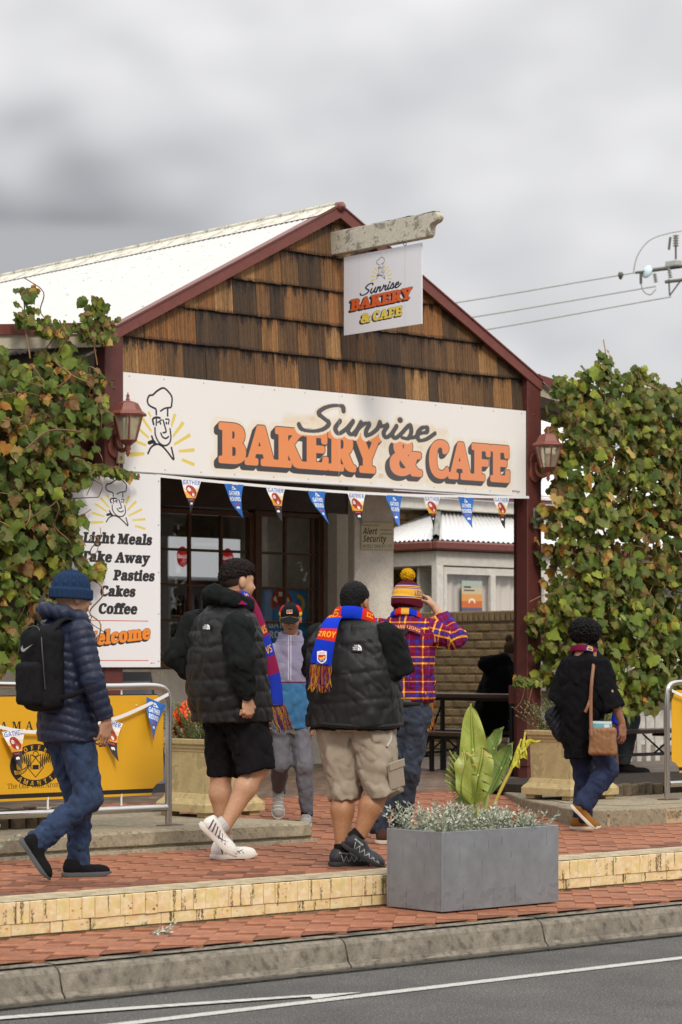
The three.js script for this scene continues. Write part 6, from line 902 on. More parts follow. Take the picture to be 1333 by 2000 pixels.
const laces = (parent, m) => { const g = []; for (let i = 0; i < 5; i++) { const z = 0.125 + i * 0.017, y = 0.092 - i * 0.006; g.push(bar([-0.022, y - 0.004, z], [0.022, y - 0.004, z + 0.006], 0.0035, 5)); } return mesh('laces', g, m, parent); };
// flat knitted strip with thickness along a path; n = outward normal per point
function ribbon(pts, nrm, width, thick = 0.009) {
  const P = new THREE.CatmullRomCurve3(pts.map((p) => V(...p)), false, 'centripetal'), Q = new THREE.CatmullRomCurve3(nrm.map((p) => V(...p)), false, 'centripetal'), N = 44, pos = [], uv = [], L = P.getLength(), ring = [];
  for (let i = 0; i <= N; i++) { const t = i / N, p = P.getPoint(t), d = P.getTangent(t), n = Q.getPoint(t).normalize(), s = n.clone().cross(d).normalize(), w = (typeof width === 'function' ? width(t) : width) / 2, R = []; for (const [a, b] of [[-1, 0.3], [-0.9, 1], [-0.3, 1.35], [0.3, 1.35], [0.9, 1], [1, 0.3], [0.9, -0.6], [-0.9, -0.6]]) R.push([p.clone().addScaledVector(s, a * w).addScaledVector(n, b * thick), a * 0.5 + 0.5]); ring.push(R); }
  for (let i = 0; i < N; i++) for (let k = 0; k < 8; k++) { const A = ring[i][k], B = ring[i][(k + 1) % 8], C = ring[i + 1][(k + 1) % 8], D = ring[i + 1][k]; for (const [q, t] of [[A, i], [B, i], [C, i + 1], [A, i], [C, i + 1], [D, i + 1]]) { pos.push(q[0].x, q[0].y, q[0].z); uv.push(q[1], 1 - t / N); } }
  const g = new THREE.BufferGeometry(); g.setAttribute('position', new THREE.Float32BufferAttribute(pos, 3)); g.setAttribute('uv', new THREE.Float32BufferAttribute(uv, 2)); g.computeVertexNormals(); return toCreasedNormals(g, 1.0);
}
function fringe(parent, a, b, L, drop, mats, seed, n = 16) { // tassels hanging from the line a-b
  const r = rng(seed), sets = mats.map(() => []);
  for (let i = 0; i < n * 3; i++) { const t = (i + 0.5) / (n * 3), p = [0, 1, 2].map((k) => lerp(a[k], b[k], t)), l = L * (0.75 + 0.35 * r()), w = () => (r() - 0.5) * 0.022; sets[Math.floor(r() * mats.length)].push(tube([p, [p[0] + drop[0] * l * 0.3 + w(), p[1] + drop[1] * l * 0.35, p[2] + drop[2] * l * 0.3 + w() * 0.6], [p[0] + drop[0] * l * 0.7 + w(), p[1] + drop[1] * l * 0.7, p[2] + drop[2] * l * 0.7 + w() * 0.6], [p[0] + drop[0] * l + w() * 1.5, p[1] + drop[1] * l, p[2] + drop[2] * l + w()]], 0.0032, 7, 4)); }
  const f = new THREE.Group(); sets.forEach((s, i) => { if (s.length) mesh('fringe', s, mats[i], parent).userData.kind = 'stuff'; });
}
const yarn = [cloth([0.55, 0.22, 0.03]), cloth([0.12, 0.04, 0.2]), cloth([0.4, 0.05, 0.04]), cloth([0.6, 0.32, 0.05])];
// whole figure: returns the group with its continuous body mesh; J holds joints
function figure(label, pos, tone, J, o = {}) {
  const g = thing('person', label, 'person', pos, TURN), K = o.girth ?? 1, sm = skin(tone);
  const f = (p) => {
    let d = trunk(p, J.trunk.map(([y, x, z, w, dd]) => [y, x, z, w * 0.9 - 0.012, dd * 0.9 - 0.012]), J.f);
    for (const s of ['L', 'R']) {
      const [sh, el, wr] = J['arm' + s], [hp, kn, an] = J['leg' + s], mid = [0, 1, 2].map((k) => lerp(kn[k], an[k], 0.32) + (k === 0 ? -J.f[0] : k === 2 ? -J.f[1] : 0) * 0.012);
      let a = smin(cap(p, sh, el, 0.05 * K, 0.042 * K), cap(p, el, wr, 0.042 * K, 0.028 * Math.sqrt(K)), 0.02); d = smin(d, a, 0.03);
      const G = K * (o.legK ?? 1); let l = smin(cap(p, hp, kn, 0.08 * G, 0.058 * G), cap(p, kn, mid, 0.054 * G, 0.059 * G), 0.03); l = smin(l, cap(p, mid, an, 0.059 * G, 0.036 * Math.sqrt(K)), 0.03); d = smin(d, l, 0.04);
    }
    return smin(d, cap(p, [J.head[0] - J.f[0] * 0.03, J.head[1] - 0.1, J.head[2] - J.f[1] * 0.03], J.neck, 0.054 * (o.neckK ?? K), 0.06 * (o.neckK ?? K)), 0.03);
  };
  const all = [...J.armL, ...J.armR, ...J.legL, ...J.legR, J.neck, ...J.trunk.map((s) => [s[1] - s[3], s[0], s[2] - s[3]]), ...J.trunk.map((s) => [s[1] + s[3], s[0], s[2] + s[3]])], [lo, hi] = bound(all, 0.12);
  const parts = [nets(f, lo, hi, 0.012), headGeo.clone().applyMatrix4(frame(J.head, J.look, J.headUp, J.headS ?? 1))];
  for (const s of ['L', 'R']) if (J['hand' + s]) { const h = J['hand' + s]; parts.push(h.geo.clone().applyMatrix4(frame(J['arm' + s][2], h.dir, h.back, h.s ?? 1).multiply(new THREE.Matrix4().makeScale(h.flip ?? 1, 1, 1)))); if ((h.flip ?? 1) < 0) { const q = parts[parts.length - 1], a = q.index.array; for (let i = 0; i < a.length; i += 3) { const t = a[i + 1]; a[i + 1] = a[i + 2]; a[i + 2] = t; } q.computeVertexNormals(); } }
  mesh('body', mergeGeometries(parts.map((q) => withUV(q, boxUV))), sm, g); return g;
}
const headMesh = (name, geo, m, g, J) => { const o = mesh(name, geo, m, g); o.applyMatrix4(frame(J.head, J.look, J.headUp, J.headS ?? 1)); return o; };
// plain two-legged trousers / shorts field
const trousers = (J, r, o = {}) => (p) => {
  let d = trunk(p, o.seat, J.f, 2.2);
  for (const s of ['L', 'R']) { const [hp, kn, an] = (o.legs ?? J)['leg' + s]; let l = cap(p, hp, kn, r[0], (o['r' + s] ?? r[1])); if (!o.short) l = smin(l, cap(p, kn, an, r[1], r[2]), 0.025); else { const h = o['hem' + s] ?? 1, e = [0, 1, 2].map((k) => lerp(hp[k], kn[k], h)); l = smax(cap(p, hp, e, r[0], o['r' + s] ?? r[1]), along(p, hp, e) - len3(e[0] - hp[0], e[1] - hp[1], e[2] - hp[2]), 0.006); } if (!o.short) l = smax(l, along(p, kn, an) - len3(an[0] - kn[0], an[1] - kn[1], an[2] - kn[2]) - 0.035, 0.008); d = smin(d, l, o.short ? 0.02 : 0.05); }
  return d + folds(p, o.k ?? 9, o.amp ?? 0.008, 3);
};
const puff = (s, pitch, amp) => amp * Math.sqrt(Math.abs(Math.sin(Math.PI * s / pitch)));
const denim = (c) => phys(c, 0.85, { map: T.denim, bumpMap: rep(T.bumpf, 0.1), bumpScale: 0.001 });
// ---- man in a quilted navy jacket, walking along the footpath
{
  const f = [0.7518, -0.6594], J = { f, trunk: [[0.82, -0.095, 0.12, 0.175, 0.145], [1.0, -0.1, 0.12, 0.175, 0.15], [1.2, -0.115, 0.12, 0.185, 0.155], [1.36, -0.12, 0.125, 0.195, 0.14], [1.46, -0.115, 0.125, 0.15, 0.11], [1.52, -0.1, 0.12, 0.08, 0.08]],
    armR: [[-0.01, 1.42, 0.26], [0.062, 1.15, 0.31], [0.142, 0.92, 0.28]], armL: [[-0.23, 1.42, 0.0], [-0.2, 1.14, -0.1], [-0.08, 0.93, -0.14]], legR: [[-0.045, 0.88, 0.17], [0.03, 0.47, 0.2], [-0.275, 0.205, 0.3]], legL: [[-0.16, 0.88, 0.04], [-0.055, 0.46, 0.0], [-0.042, 0.09, 0.0]],
    neck: [-0.1, 1.47, 0.12], head: [-0.07, 1.63, 0.1], look: [0.86, -0.02, -0.5], handR: { geo: relaxed, dir: [-0.12, -1, 0.0], back: [0.62, -0.05, 0.78], flip: 1, s: 0.98 }, handL: { geo: relaxed, dir: [0.2, -1, -0.2], back: [-0.6, 0, -0.7] } };
  const g = figure('man in a navy quilted jacket, blue knit beanie and jeans, walking past the yellow barrier', [-3.837, 0, 4.893], [0.5, 0.28, 0.18], J, { legK: 0.7 });
  const S = [[0.8, -0.095, 0.12, 0.19, 0.16], [1.0, -0.1, 0.12, 0.186, 0.16], [1.2, -0.115, 0.12, 0.196, 0.165], [1.36, -0.12, 0.125, 0.205, 0.15], [1.46, -0.115, 0.125, 0.16, 0.125], [1.53, -0.1, 0.12, 0.085, 0.085]];
  const jacket = (p) => { let d = trunk(p, S, f) - puff(p[1] + 0.12 * (p[0] + 0.1) + 0.02 * Math.sin(p[0] * 9), 0.052, 0.009) + 0.005; for (const s of ['R', 'L']) { const [a, b, c] = J['arm' + s]; const t = p[1] > b[1] ? along(p, a, b) : len3(a[0] - b[0], a[1] - b[1], a[2] - b[2]) + along(p, b, c); let l = smin(cap(p, a, b, 0.079, 0.066), cap(p, b, c, 0.066, 0.05), 0.025) - puff(t, 0.05, 0.008) + 0.004; l = smax(l, along(p, b, c) - 0.235, 0.01); d = smin(d, l, 0.028); } return d + folds(p, 12, 0.004); };
  garment('jacket', jacket, [-0.36, 0.76, -0.24], [0.25, 1.58, 0.43], 0.0085, nylon([0.016, 0.022, 0.046], 0.42), g);
  const hoodP = [[0.0, 1.49, 0.06], [-0.02, 1.505, 0.18], [-0.11, 1.535, 0.24], [-0.21, 1.555, 0.2], [-0.235, 1.555, 0.11], [-0.2, 1.53, 0.02]];
  garment('hood', (p) => { let d = 9; for (let i = 0; i + 1 < hoodP.length; i++) d = smin(d, cap(p, hoodP[i], hoodP[i + 1], i ? 0.04 : 0.028, i < 4 ? 0.042 : 0.034), 0.04); return d - puff(p[0] * 0.9 + p[1] * 0.5 + 0.3, 0.045, 0.007) + 0.004; }, [-0.34, 1.42, -0.05], [0.06, 1.67, 0.34], 0.007, nylon([0.016, 0.022, 0.046], 0.42), g);
  garment('jeans', trousers(J, [0.105, 0.076, 0.064], { seat: [[0.8, -0.1, 0.11, 0.15, 0.12], [1.0, -0.1, 0.11, 0.155, 0.12]], amp: 0.012, k: 9 }), [-0.45, 0.0, -0.18], [0.17, 1.04, 0.46], 0.0095, denim([0.034, 0.075, 0.18]), g);
  // ribbed beanie with turned-up brim
  const knit = cloth([0.022, 0.05, 0.12], 0.95), beanie = (p) => { const a = Math.atan2(p[0], p[2]), rib = 0.0035 * Math.cos(a * 26), top = ell(p, [0, 0.055, -0.015], [0.1, 0.105, 0.113]) - rib * 1.4 - 0.002 * Math.sin(p[1] * 150 + Math.cos(a * 13) * 2); let d = smax(top, 0.03 - p[1], 0.01); const br = Math.abs(Math.hypot(p[0] / 0.104, (p[2] + 0.013) / 0.117) - 1) * 0.108 - 0.011 - rib; d = smin(d, smax(br, Math.abs(p[1] - 0.02 - 0.12 * -p[2] * 0.3) - 0.032, 0.012), 0.006); return d; };
  headMesh('beanie', withUV(nets(beanie, [-0.14, -0.04, -0.16], [0.14, 0.18, 0.14], 0.0055), boxUV), knit, g, J);
  const up = cloth([0.012, 0.012, 0.014]), so = mat([0.07, 0.075, 0.08], 0.8); shoe(g, [-0.135, 0.0, 0.055], [0.93, 0, -0.36], up, so, 0.98); shoe(g, [-0.355, 0.235, 0.315], [0.6, -0.88, 0.08], up, so, 0.96, [0.8, 0.6, 0]);
  // backpack, worn on the back
  const bp = thing('backpack', 'black backpack with a grey tick logo on the man in navy', 'backpack', [-3.837, 0, 4.893], TURN), bm = cloth([0.013, 0.013, 0.016], 0.8), c0 = [-0.235, 1.22, 0.275], D = V(-f[0], 0, -f[1]);
  const rightV = [0.6594, 0.7518], local = (p) => { const dx = p[0] - c0[0], dz = p[2] - c0[2]; return [dx * rightV[0] + dz * rightV[1], p[1] - c0[1], -(dx * f[0] + dz * f[1])]; };
  const rbox = (q, h, r) => { const x = Math.abs(q[0]) - h[0] + r, y = Math.abs(q[1]) - h[1] + r, z = Math.abs(q[2]) - h[2] + r; return len3(Math.max(x, 0), Math.max(y, 0), Math.max(z, 0)) + Math.min(Math.max(x, y, z), 0) - r; };
  const lo = [-0.46, 0.94, 0.06], hi = [0.0, 1.5, 0.52];
  garment('main_compartment', (p) => { const q = local(p); return rbox([q[0] * (1 + 0.12 * clamp(q[1] * 3)), q[1], q[2] + 0.01], [0.145, 0.245, 0.085], 0.07) + folds(p, 8, 0.006); }, lo, hi, 0.009, bm, bp);
  garment('front_pocket', (p) => { const q = local(p); return rbox([q[0], q[1] + 0.09, q[2] - 0.075], [0.115, 0.125, 0.04], 0.035) + folds(p, 10, 0.005, 7); }, lo, hi, 0.009, bm, bp);
  const P = (u, y, w) => [c0[0] + rightV[0] * u - f[0] * w, y, c0[2] + rightV[1] * u - f[1] * w];
  mesh('shoulder_strap', ribbon([P(0.1, 1.42, 0.02), P(0.09, 1.5, -0.1), P(0.11, 1.475, -0.2), P(0.12, 1.42, -0.25)], [[0, 1, 0.3], [0, 1, 0], [0.5, 0.8, 0], [1, 0.2, 0]], 0.055), bm, bp);
  mesh('lower_strap', ribbon([P(0.12, 1.04, 0.0), P(0.2, 1.07, -0.09), P(0.235, 1.12, -0.2)], [[0.6, 0, 0.8], [0.7, 0, 0.7], [0.9, 0, 0.4]], 0.03, 0.004), bm, bp);
  mesh('carry_loop', tube([P(-0.03, 1.46, 0.02), P(0, 1.5, 0.03), P(0.03, 1.46, 0.02)], 0.008, 14, 6), bm, bp);
  mesh('zip', tube([P(0.13, 1.1, 0.06), P(0.125, 1.3, 0.075), P(0.08, 1.43, 0.06), P(0, 1.462, 0.05), P(-0.08, 1.43, 0.06), P(-0.125, 1.3, 0.075)], 0.004, 40, 5), mat([0.04, 0.04, 0.045], 0.4), bp);
  const sw = new THREE.Shape(); sw.moveTo(-0.055, 0.0); sw.quadraticCurveTo(-0.05, -0.03, -0.015, -0.018); sw.lineTo(0.062, 0.022); sw.lineTo(-0.01, -0.002); sw.quadraticCurveTo(-0.045, -0.012, -0.04, 0.015); sw.closePath(); const sg = new THREE.ExtrudeGeometry(sw, { depth: 0.003, bevelEnabled: false }); sg.applyMatrix4(frame(P(0.0, 1.335, 0.098), [-f[0], 0.06, -f[1]])); mesh('logo', sg, mat([0.3, 0.3, 0.31], 0.5), bp);
}
// ---- big man in a black vest and shorts
const printPatch = (parent, name, w, h, tex, m4, m = {}) => { const g = new THREE.PlaneGeometry(w, h, 6, 6); g.applyMatrix4(m4); return mesh(name, g, mat(0xffffff, 0.8, { map: tex, ...m }), parent); };
const outdoorLogo = canvas(128, 96, (c, w, h) => { c.fillStyle = '#141416'; c.fillRect(0, 0, w, h); c.fillStyle = '#e9e9ea'; c.font = 'bold 23px sans-serif'; c.textAlign = 'right'; ['THE', 'NORTH', 'FACE'].forEach((s, i) => c.fillText(s, 70, 34 + i * 22, 58)); c.beginPath(); c.moveTo(74, 84); c.lineTo(74, 14); c.quadraticCurveTo(120, 18, 122, 84); c.closePath(); c.fill(); c.strokeStyle = '#141416'; c.lineWidth = 4; for (const q of [16, 30]) { c.beginPath(); c.moveTo(76 + q, 86); c.quadraticCurveTo(76 + q, 40, 76, 34 + q * 0.4); c.stroke(); } });
function quiltVest(S, f, bands, holes) { return (p) => { let d = trunk(p, S, f, 2.5), q = 9, w = 9; for (const b of bands) { const e = Math.abs(p[1] - b - 0.05 * (p[0]) - 0.008 * Math.sin(p[0] * 11)); if (e < w) w = e; } d -= 0.008 * Math.pow(clamp(w / 0.028), 0.5) - 0.004; for (const [a, r] of holes) d = smax(d, -(len3(p[0] - a[0], (p[1] - a[1]) * 0.75, p[2] - a[2]) - r), 0.012); return d + folds(p, 6, 0.01) + 0.002 * n3(p[0] * 30, p[1] * 12, p[2] * 30); }; }
{
  const f = [0.8, -0.6], J = { f, trunk: [[0.9, 0.01, 0.12, 0.25, 0.21], [1.05, -0.01, 0.12, 0.26, 0.23], [1.25, -0.02, 0.13, 0.25, 0.22], [1.42, -0.03, 0.13, 0.24, 0.18], [1.54, -0.03, 0.13, 0.18, 0.14], [1.62, -0.02, 0.12, 0.09, 0.09]],
    armR: [[0.05, 1.47, 0.36], [0.075, 1.25, 0.46], [0.112, 1.03, 0.43]], armL: [[-0.24, 1.5, -0.02], [-0.345, 1.29, 0.0], [-0.2, 1.13, -0.02]], legR: [[0.09, 0.93, 0.2], [0.16, 0.575, 0.2], [-0.03, 0.235, 0.3]], legL: [[-0.03, 0.93, 0.05], [-0.075, 0.55, 0.02], [-0.05, 0.13, 0.0]],
    neck: [-0.01, 1.6, 0.1], head: [0.035, 1.765, 0.075], look: [0.86, -0.03, -0.5], headS: 1.06, handR: { geo: fist, dir: [0.05, -1, 0.05], back: [0.55, 0.1, 0.8], s: 1.05 } };
  const g = figure('big man in a black puffer vest, black shorts and white sneakers, glancing aside', [-2.362, 0, 4.418], [0.6, 0.35, 0.22], J, { girth: 1.18, neckK: 1.15 });
  const black = cloth([0.014, 0.017, 0.017], 0.95), S = [[0.885, 0.0, 0.12, 0.265, 0.215], [1.05, -0.022, 0.12, 0.275, 0.23], [1.25, -0.035, 0.13, 0.265, 0.22], [1.42, -0.04, 0.13, 0.255, 0.19], [1.54, -0.035, 0.13, 0.205, 0.155], [1.62, -0.02, 0.115, 0.115, 0.11], [1.655, -0.015, 0.11, 0.1, 0.105]];
  garment('hoodie', (p) => { let d = trunk(p, S.map(([y, x, z, w, dd]) => [y, x, z, w - 0.02, dd - 0.02]), f, 2.4); for (const s of ['R', 'L']) { const [a, b, c] = J['arm' + s]; let l = smin(cap(p, a, b, 0.098, 0.083), cap(p, b, c, 0.083, 0.062), 0.03); const e = along(p, b, c) - 0.2; l = smax(l, e, 0.01); l = smin(l, smax(cap(p, b, c, 0.052, 0.05), Math.abs(e + 0.005) - 0.03, 0.008), 0.012); d = smin(d, l, 0.05); } return d + folds(p, 8, 0.014); }, [-0.46, 0.86, -0.2], [0.34, 1.68, 0.6], 0.0095, black, g);
  const hp = [[0.09, 1.6, 0.0], [0.085, 1.615, 0.16], [0.0, 1.65, 0.235], [-0.1, 1.685, 0.215], [-0.125, 1.68, 0.12], [-0.09, 1.65, 0.01]]; garment('hood', (p) => { let d = 9; for (let i = 0; i + 1 < hp.length; i++) d = smin(d, cap(p, hp[i], hp[i + 1], i ? 0.05 : 0.03, i < 4 ? 0.055 : 0.04), 0.05); d = smax(d, -(ell(p, [0.02, 1.76, 0.1], [0.09, 0.13, 0.1])), 0.02); return d + folds(p, 12, 0.009); }, [-0.24, 1.5, -0.1], [0.2, 1.8, 0.36], 0.0075, black, g);
  garment('puffer_vest', quiltVest(S, f, [0.955, 1.055, 1.16, 1.265, 1.37, 1.47, 1.56], [[[0.07, 1.4, 0.42], 0.12], [[-0.27, 1.43, -0.06], 0.11]]), [-0.36, 0.86, -0.2], [0.34, 1.7, 0.44], 0.0085, nylon([0.016, 0.016, 0.017], 0.5), g);
  printPatch(g, 'logo', 0.06, 0.045, outdoorLogo, frame([-0.152, 1.478, 0.312], [-0.45, 0.25, 0.86]));
  const sh = trousers(J, [0.14, 0.12], { short: true, legs: { legL: [[-0.04, 0.9, 0.05], [-0.068, 0.53, 0.01]], legR: [[0.085, 0.9, 0.19], [0.158, 0.57, 0.21]] }, rL: 0.098, rR: 0.122, hemL: 1.0, hemR: 1.0, seat: [[0.88, 0.02, 0.12, 0.2, 0.18], [1.0, 0.015, 0.12, 0.225, 0.19]], amp: 0.015, k: 7 }); garment('shorts', sh, [-0.3, 0.46, -0.2], [0.38, 1.04, 0.44], 0.0095, cloth([0.013, 0.012, 0.015], 0.9), g);
  // curly hair, longer on top, faded at the sides
  const hairM = cloth([0.018, 0.013, 0.011], 0.75), curl = (p, k, a) => a * (n3(p[0] * k, p[1] * k, p[2] * k) + 0.6 * n3(p[0] * k * 2.1, p[1] * k * 2.1 + 5, p[2] * k * 2.1));
  headMesh('hair', withUV(nets((p) => { let d = ell(p, [0, 0.07, 0.0], [0.083, 0.075, 0.112]); d = smin(d, ell(p, [0, 0.03, -0.03], [0.083, 0.07, 0.094]), 0.02); d = smax(d, 0.035 - p[1] + 0.25 * Math.max(0, p[2]) - 0.3 * Math.max(0, -p[2] - 0.02), 0.01); return d + curl(p, 60, 0.006) + curl(p, 150, 0.003); }, [-0.12, -0.06, -0.16], [0.12, 0.17, 0.15], 0.0048), boxUV), hairM, g, J);
  headMesh('hair_fade', withUV(nets((p) => { let d = ell(p, [0, 0.027, -0.016], [0.0785, 0.092, 0.0995]); d = smax(d, p[2] - 0.03, 0.005); d = smax(d, -0.012 - p[1] + 0.35 * p[2], 0.004); return d; }, [-0.1, -0.1, -0.14], [0.1, 0.14, 0.06], 0.0052), boxUV), cloth([0.055, 0.036, 0.028], 0.8), g, J);
  const brow = cloth([0.02, 0.014, 0.012], 0.8); for (const s of [-1, 1]) headMesh('eyebrow', tube([[s * 0.016, 0.026, 0.089], [s * 0.034, 0.032, 0.084], [s * 0.05, 0.026, 0.072]], 0.0045, 8, 5), brow, g, J); for (const s of [-1, 1]) headMesh('eye', (() => { const q = new THREE.SphereGeometry(0.0115, 10, 8).toNonIndexed(); q.translate(s * 0.031, 0.006, 0.078); return q; })(), mat([0.05, 0.035, 0.03], 0.2), g, J);
  // club scarf down the front
  const sc = canvas(64, 512, (c, w, h) => { const b = ['#861b46', '#1f35a8', '#861b46', '#861b46', '#1f35a8', '#861b46', '#1f35a8']; const e = [0, 0.1, 0.2, 0.42, 0.5, 0.62, 0.74, 1]; for (let i = 0; i < 7; i++) { c.fillStyle = b[i]; c.fillRect(0, e[i] * h, w, (e[i + 1] - e[i]) * h + 1); } c.fillStyle = '#d8a02c'; c.font = 'bold 34px sans-serif'; c.textAlign = 'center'; c.fillText('NS', 32, 0.175 * h, 52); c.fillText('NS', 32, 0.48 * h, 52); c.fillText('VS', 32, 0.6 * h, 52); });
  const scm = cloth([1, 1, 1]); scm.map = sc; mesh('scarf', ribbon([[0.02, 1.66, 0.25], [0.1, 1.655, 0.17], [0.15, 1.58, 0.07], [0.2, 1.42, 0.03], [0.245, 1.25, 0.0], [0.275, 1.1, -0.02], [0.285, 0.985, -0.01]], [[0.3, 0.7, 0.7], [0.7, 0.5, 0.5], [0.9, 0.2, 0.35], [0.85, 0, 0.5], [0.8, 0, 0.6], [0.8, 0, 0.6], [0.8, 0, 0.6]], 0.115), scm, g);
  fringe(g, [0.23, 0.98, 0.04], [0.33, 0.985, -0.07], 0.17, [0.32, -0.95, 0.05], yarn, 5, 12);
  const sneak = canvas(512, 256, (c, w, h) => { c.fillStyle = '#dedbd6'; c.fillRect(0, 0, w, h); c.fillStyle = '#4a4658'; for (let i = 0; i < 6; i++) { c.beginPath(); c.moveTo(70 + i * 40, 60 + i * 13); c.quadraticCurveTo(90 + i * 42, 110 + i * 8, 100 + i * 46, 190); c.lineTo(88 + i * 46, 190); c.quadraticCurveTo(70 + i * 42, 120, 58 + i * 40, 66 + i * 13); c.fill(); } c.fillStyle = '#22242a'; c.beginPath(); c.moveTo(200, 170); c.quadraticCurveTo(250, 200, 330, 130); c.quadraticCurveTo(260, 176, 212, 158); c.fill(); });
  const sm = mat(0xffffff, 0.7, { map: sneak }), ss = mat([0.62, 0.59, 0.54], 0.6), lace = cloth([0.75, 0.74, 0.72]);
  for (const o of [shoe(g, [-0.135, 0.0, 0.06], [0.92, 0, -0.4], sm, ss, 1.05), shoe(g, [-0.2, 0.235, 0.32], [0.72, -0.7, -0.06], sm, ss, 1.03, [0.7, 0.7, 0.1])]) { laces(o, lace); for (const z of [0.03, 0.09, 0.16]) mesh('air_window', chamfer(0.012, 0.014, 0.035, 0.004), mat([0.3, 0.31, 0.34], 0.2), o, [0.04, 0.016, z]); }
  const sock = cloth([0.72, 0.71, 0.7]); for (const [a, b] of [[[-0.05, 0.08, 0.0], [-0.052, 0.15, 0.0]], [[-0.1, 0.2, 0.31], [-0.03, 0.25, 0.295]]]) mesh('sock', uvBox(bar(a, b, 0.052, 14)), sock, g);
}
// ---- boy in a cap and two-tone fleece, walking out of the shop
{
  const f = [-0.12, 0.99], J = { f, trunk: [[0.75, -0.13, 0, 0.16, 0.1], [1.0, -0.13, 0, 0.155, 0.105], [1.2, -0.13, 0, 0.155, 0.1], [1.31, -0.13, 0, 0.145, 0.085], [1.38, -0.127, 0, 0.09, 0.07], [1.42, -0.125, 0.0, 0.055, 0.055]],
    armR: [[-0.275, 1.3, 0], [-0.325, 1.07, -0.02], [-0.325, 0.86, 0.05]], armL: [[0.02, 1.3, 0], [0.06, 1.06, -0.03], [0.052, 0.8, 0.03]], legR: [[-0.2, 0.78, 0], [-0.2, 0.46, 0.04], [-0.222, 0.25, -0.24]], legL: [[-0.055, 0.78, 0], [-0.022, 0.45, 0.08], [0.0, 0.1, 0.04]],
    neck: [-0.125, 1.38, -0.01], head: [-0.123, 1.555, 0.03], look: [-0.06, -0.17, 0.98], headS: 0.93, handR: { geo: relaxed, dir: [0.05, -1, 0.1], back: [-0.9, 0, 0.3], s: 0.88 }, handL: { geo: relaxed, dir: [0, -1, 0.1], back: [0.9, 0, 0.3], s: 0.88, flip: -1 } };
  const g = figure('boy in a black cap and grey and blue fleece, looking down on the ramp', [-0.168, 0.03, 2.577], [0.42, 0.225, 0.14], J, { girth: 0.88, legK: 0.8 });
  const S = [[0.73, -0.13, 0, 0.18, 0.118], [0.95, -0.13, 0, 0.178, 0.125], [1.18, -0.13, 0, 0.178, 0.12], [1.31, -0.13, 0, 0.165, 0.1], [1.38, -0.128, 0, 0.11, 0.085], [1.425, -0.125, 0.0, 0.082, 0.08]];
  const tx = canvas(512, 1024, (c, w, h) => { // front view, 0.75 m wide by 0.8 m tall from the hem
    const Y = (y) => (1 - (y - 0.7) / 0.8) * h, X = (x) => (x + 0.13 + 0.375) / 0.75 * w; c.fillStyle = '#3a6890'; c.fillRect(0, 0, w, h); c.fillStyle = '#7f7b92'; c.fillRect(0, 0, w, Y(1.085)); c.fillStyle = '#54283f'; c.fillRect(0, Y(1.085), w, 15); const r = rng(8); for (let i = 0; i < 5000; i++) { const y = r() * h; c.fillStyle = y < Y(1.085) ? `rgba(${r() < 0.5 ? '190,188,205' : '90,86,105'},0.06)` : `rgba(${r() < 0.5 ? '120,170,210' : '40,90,140'},0.05)`; c.fillRect(r() * w, y, 3 + r() * 6, 3 + r() * 6); }
    c.fillStyle = '#a9a6ba'; c.fillRect(X(-0.128) - 9, Y(1.46), 18, Y(1.1) - Y(1.46)); c.fillStyle = '#6a667c'; c.fillRect(X(-0.128) - 2, Y(1.46), 4, Y(1.1) - Y(1.46)); c.fillStyle = '#3e2434'; c.fillRect(X(-0.045), Y(1.185), 46, 24); c.fillStyle = '#6a667c'; c.fillRect(0, Y(1.385), w, 4); });
  const fl = cloth([1, 1, 1], 1); fl.map = tx; const uvF = (p) => [(p[0] + 0.505) / 0.75, (p[1] - 0.7) / 0.8];
  garment('fleece', (p) => { let d = trunk(p, S, f, 2.3); for (const s of ['R', 'L']) { const [a, b, c] = J['arm' + s]; let l = smin(cap(p, a, b, 0.068, 0.06), cap(p, b, c, 0.06, 0.045), 0.025); l = smax(l, along(p, b, c) - 0.2, 0.01); d = smin(d, l, 0.035); } const col2 = smax(Math.abs(Math.hypot((p[0] + 0.125) / 1.05, p[2] - 0.002) - 0.078) - 0.011, Math.abs(p[1] - 1.425 + 0.25 * p[2]) - 0.032, 0.01); d = smin(d, col2, 0.015); return d + folds(p, 8, 0.008); }, [-0.42, 0.7, -0.18], [0.16, 1.52, 0.18], 0.0085, fl, g, uvF);
  garment('track_pants', trousers(J, [0.088, 0.066, 0.05], { seat: [[0.7, -0.127, 0, 0.13, 0.1], [0.85, -0.127, 0, 0.14, 0.1]], amp: 0.008 }), [-0.34, 0.08, -0.33], [0.11, 0.9, 0.2], 0.009, cloth([0.2, 0.2, 0.23], 1), g);
  // five-panel cap: red and yellow sides, small flag patch
  const capF = (p) => { let d = ell(p, [0, 0.045, -0.008], [0.094, 0.088, 0.108]); d = smax(d, 0.028 - p[1], 0.006); let b = ell(p, [0, 0.03, 0.115], [0.082, 0.075, 0.075]); b = smax(b, Math.abs(p[1] - 0.034 + 0.5 * Math.max(0, p[2] - 0.09) + 2.2 * p[0] * p[0]) - 0.004, 0.004); return smin(smax(d, 0.0 - p[1], 0.01), b, 0.008); };
  const ct = canvas(256, 128, (c, w, h) => { c.fillStyle = '#17171a'; c.fillRect(0, 0, w, h); for (const x of [0, 0.5]) { c.fillStyle = '#b8261f'; c.fillRect((x + 0.2) * w, h * 0.42, 0.1 * w, h * 0.4); c.fillStyle = '#d9b42c'; c.fillRect((x + 0.2) * w, h * 0.14, 0.1 * w, h * 0.3); } });
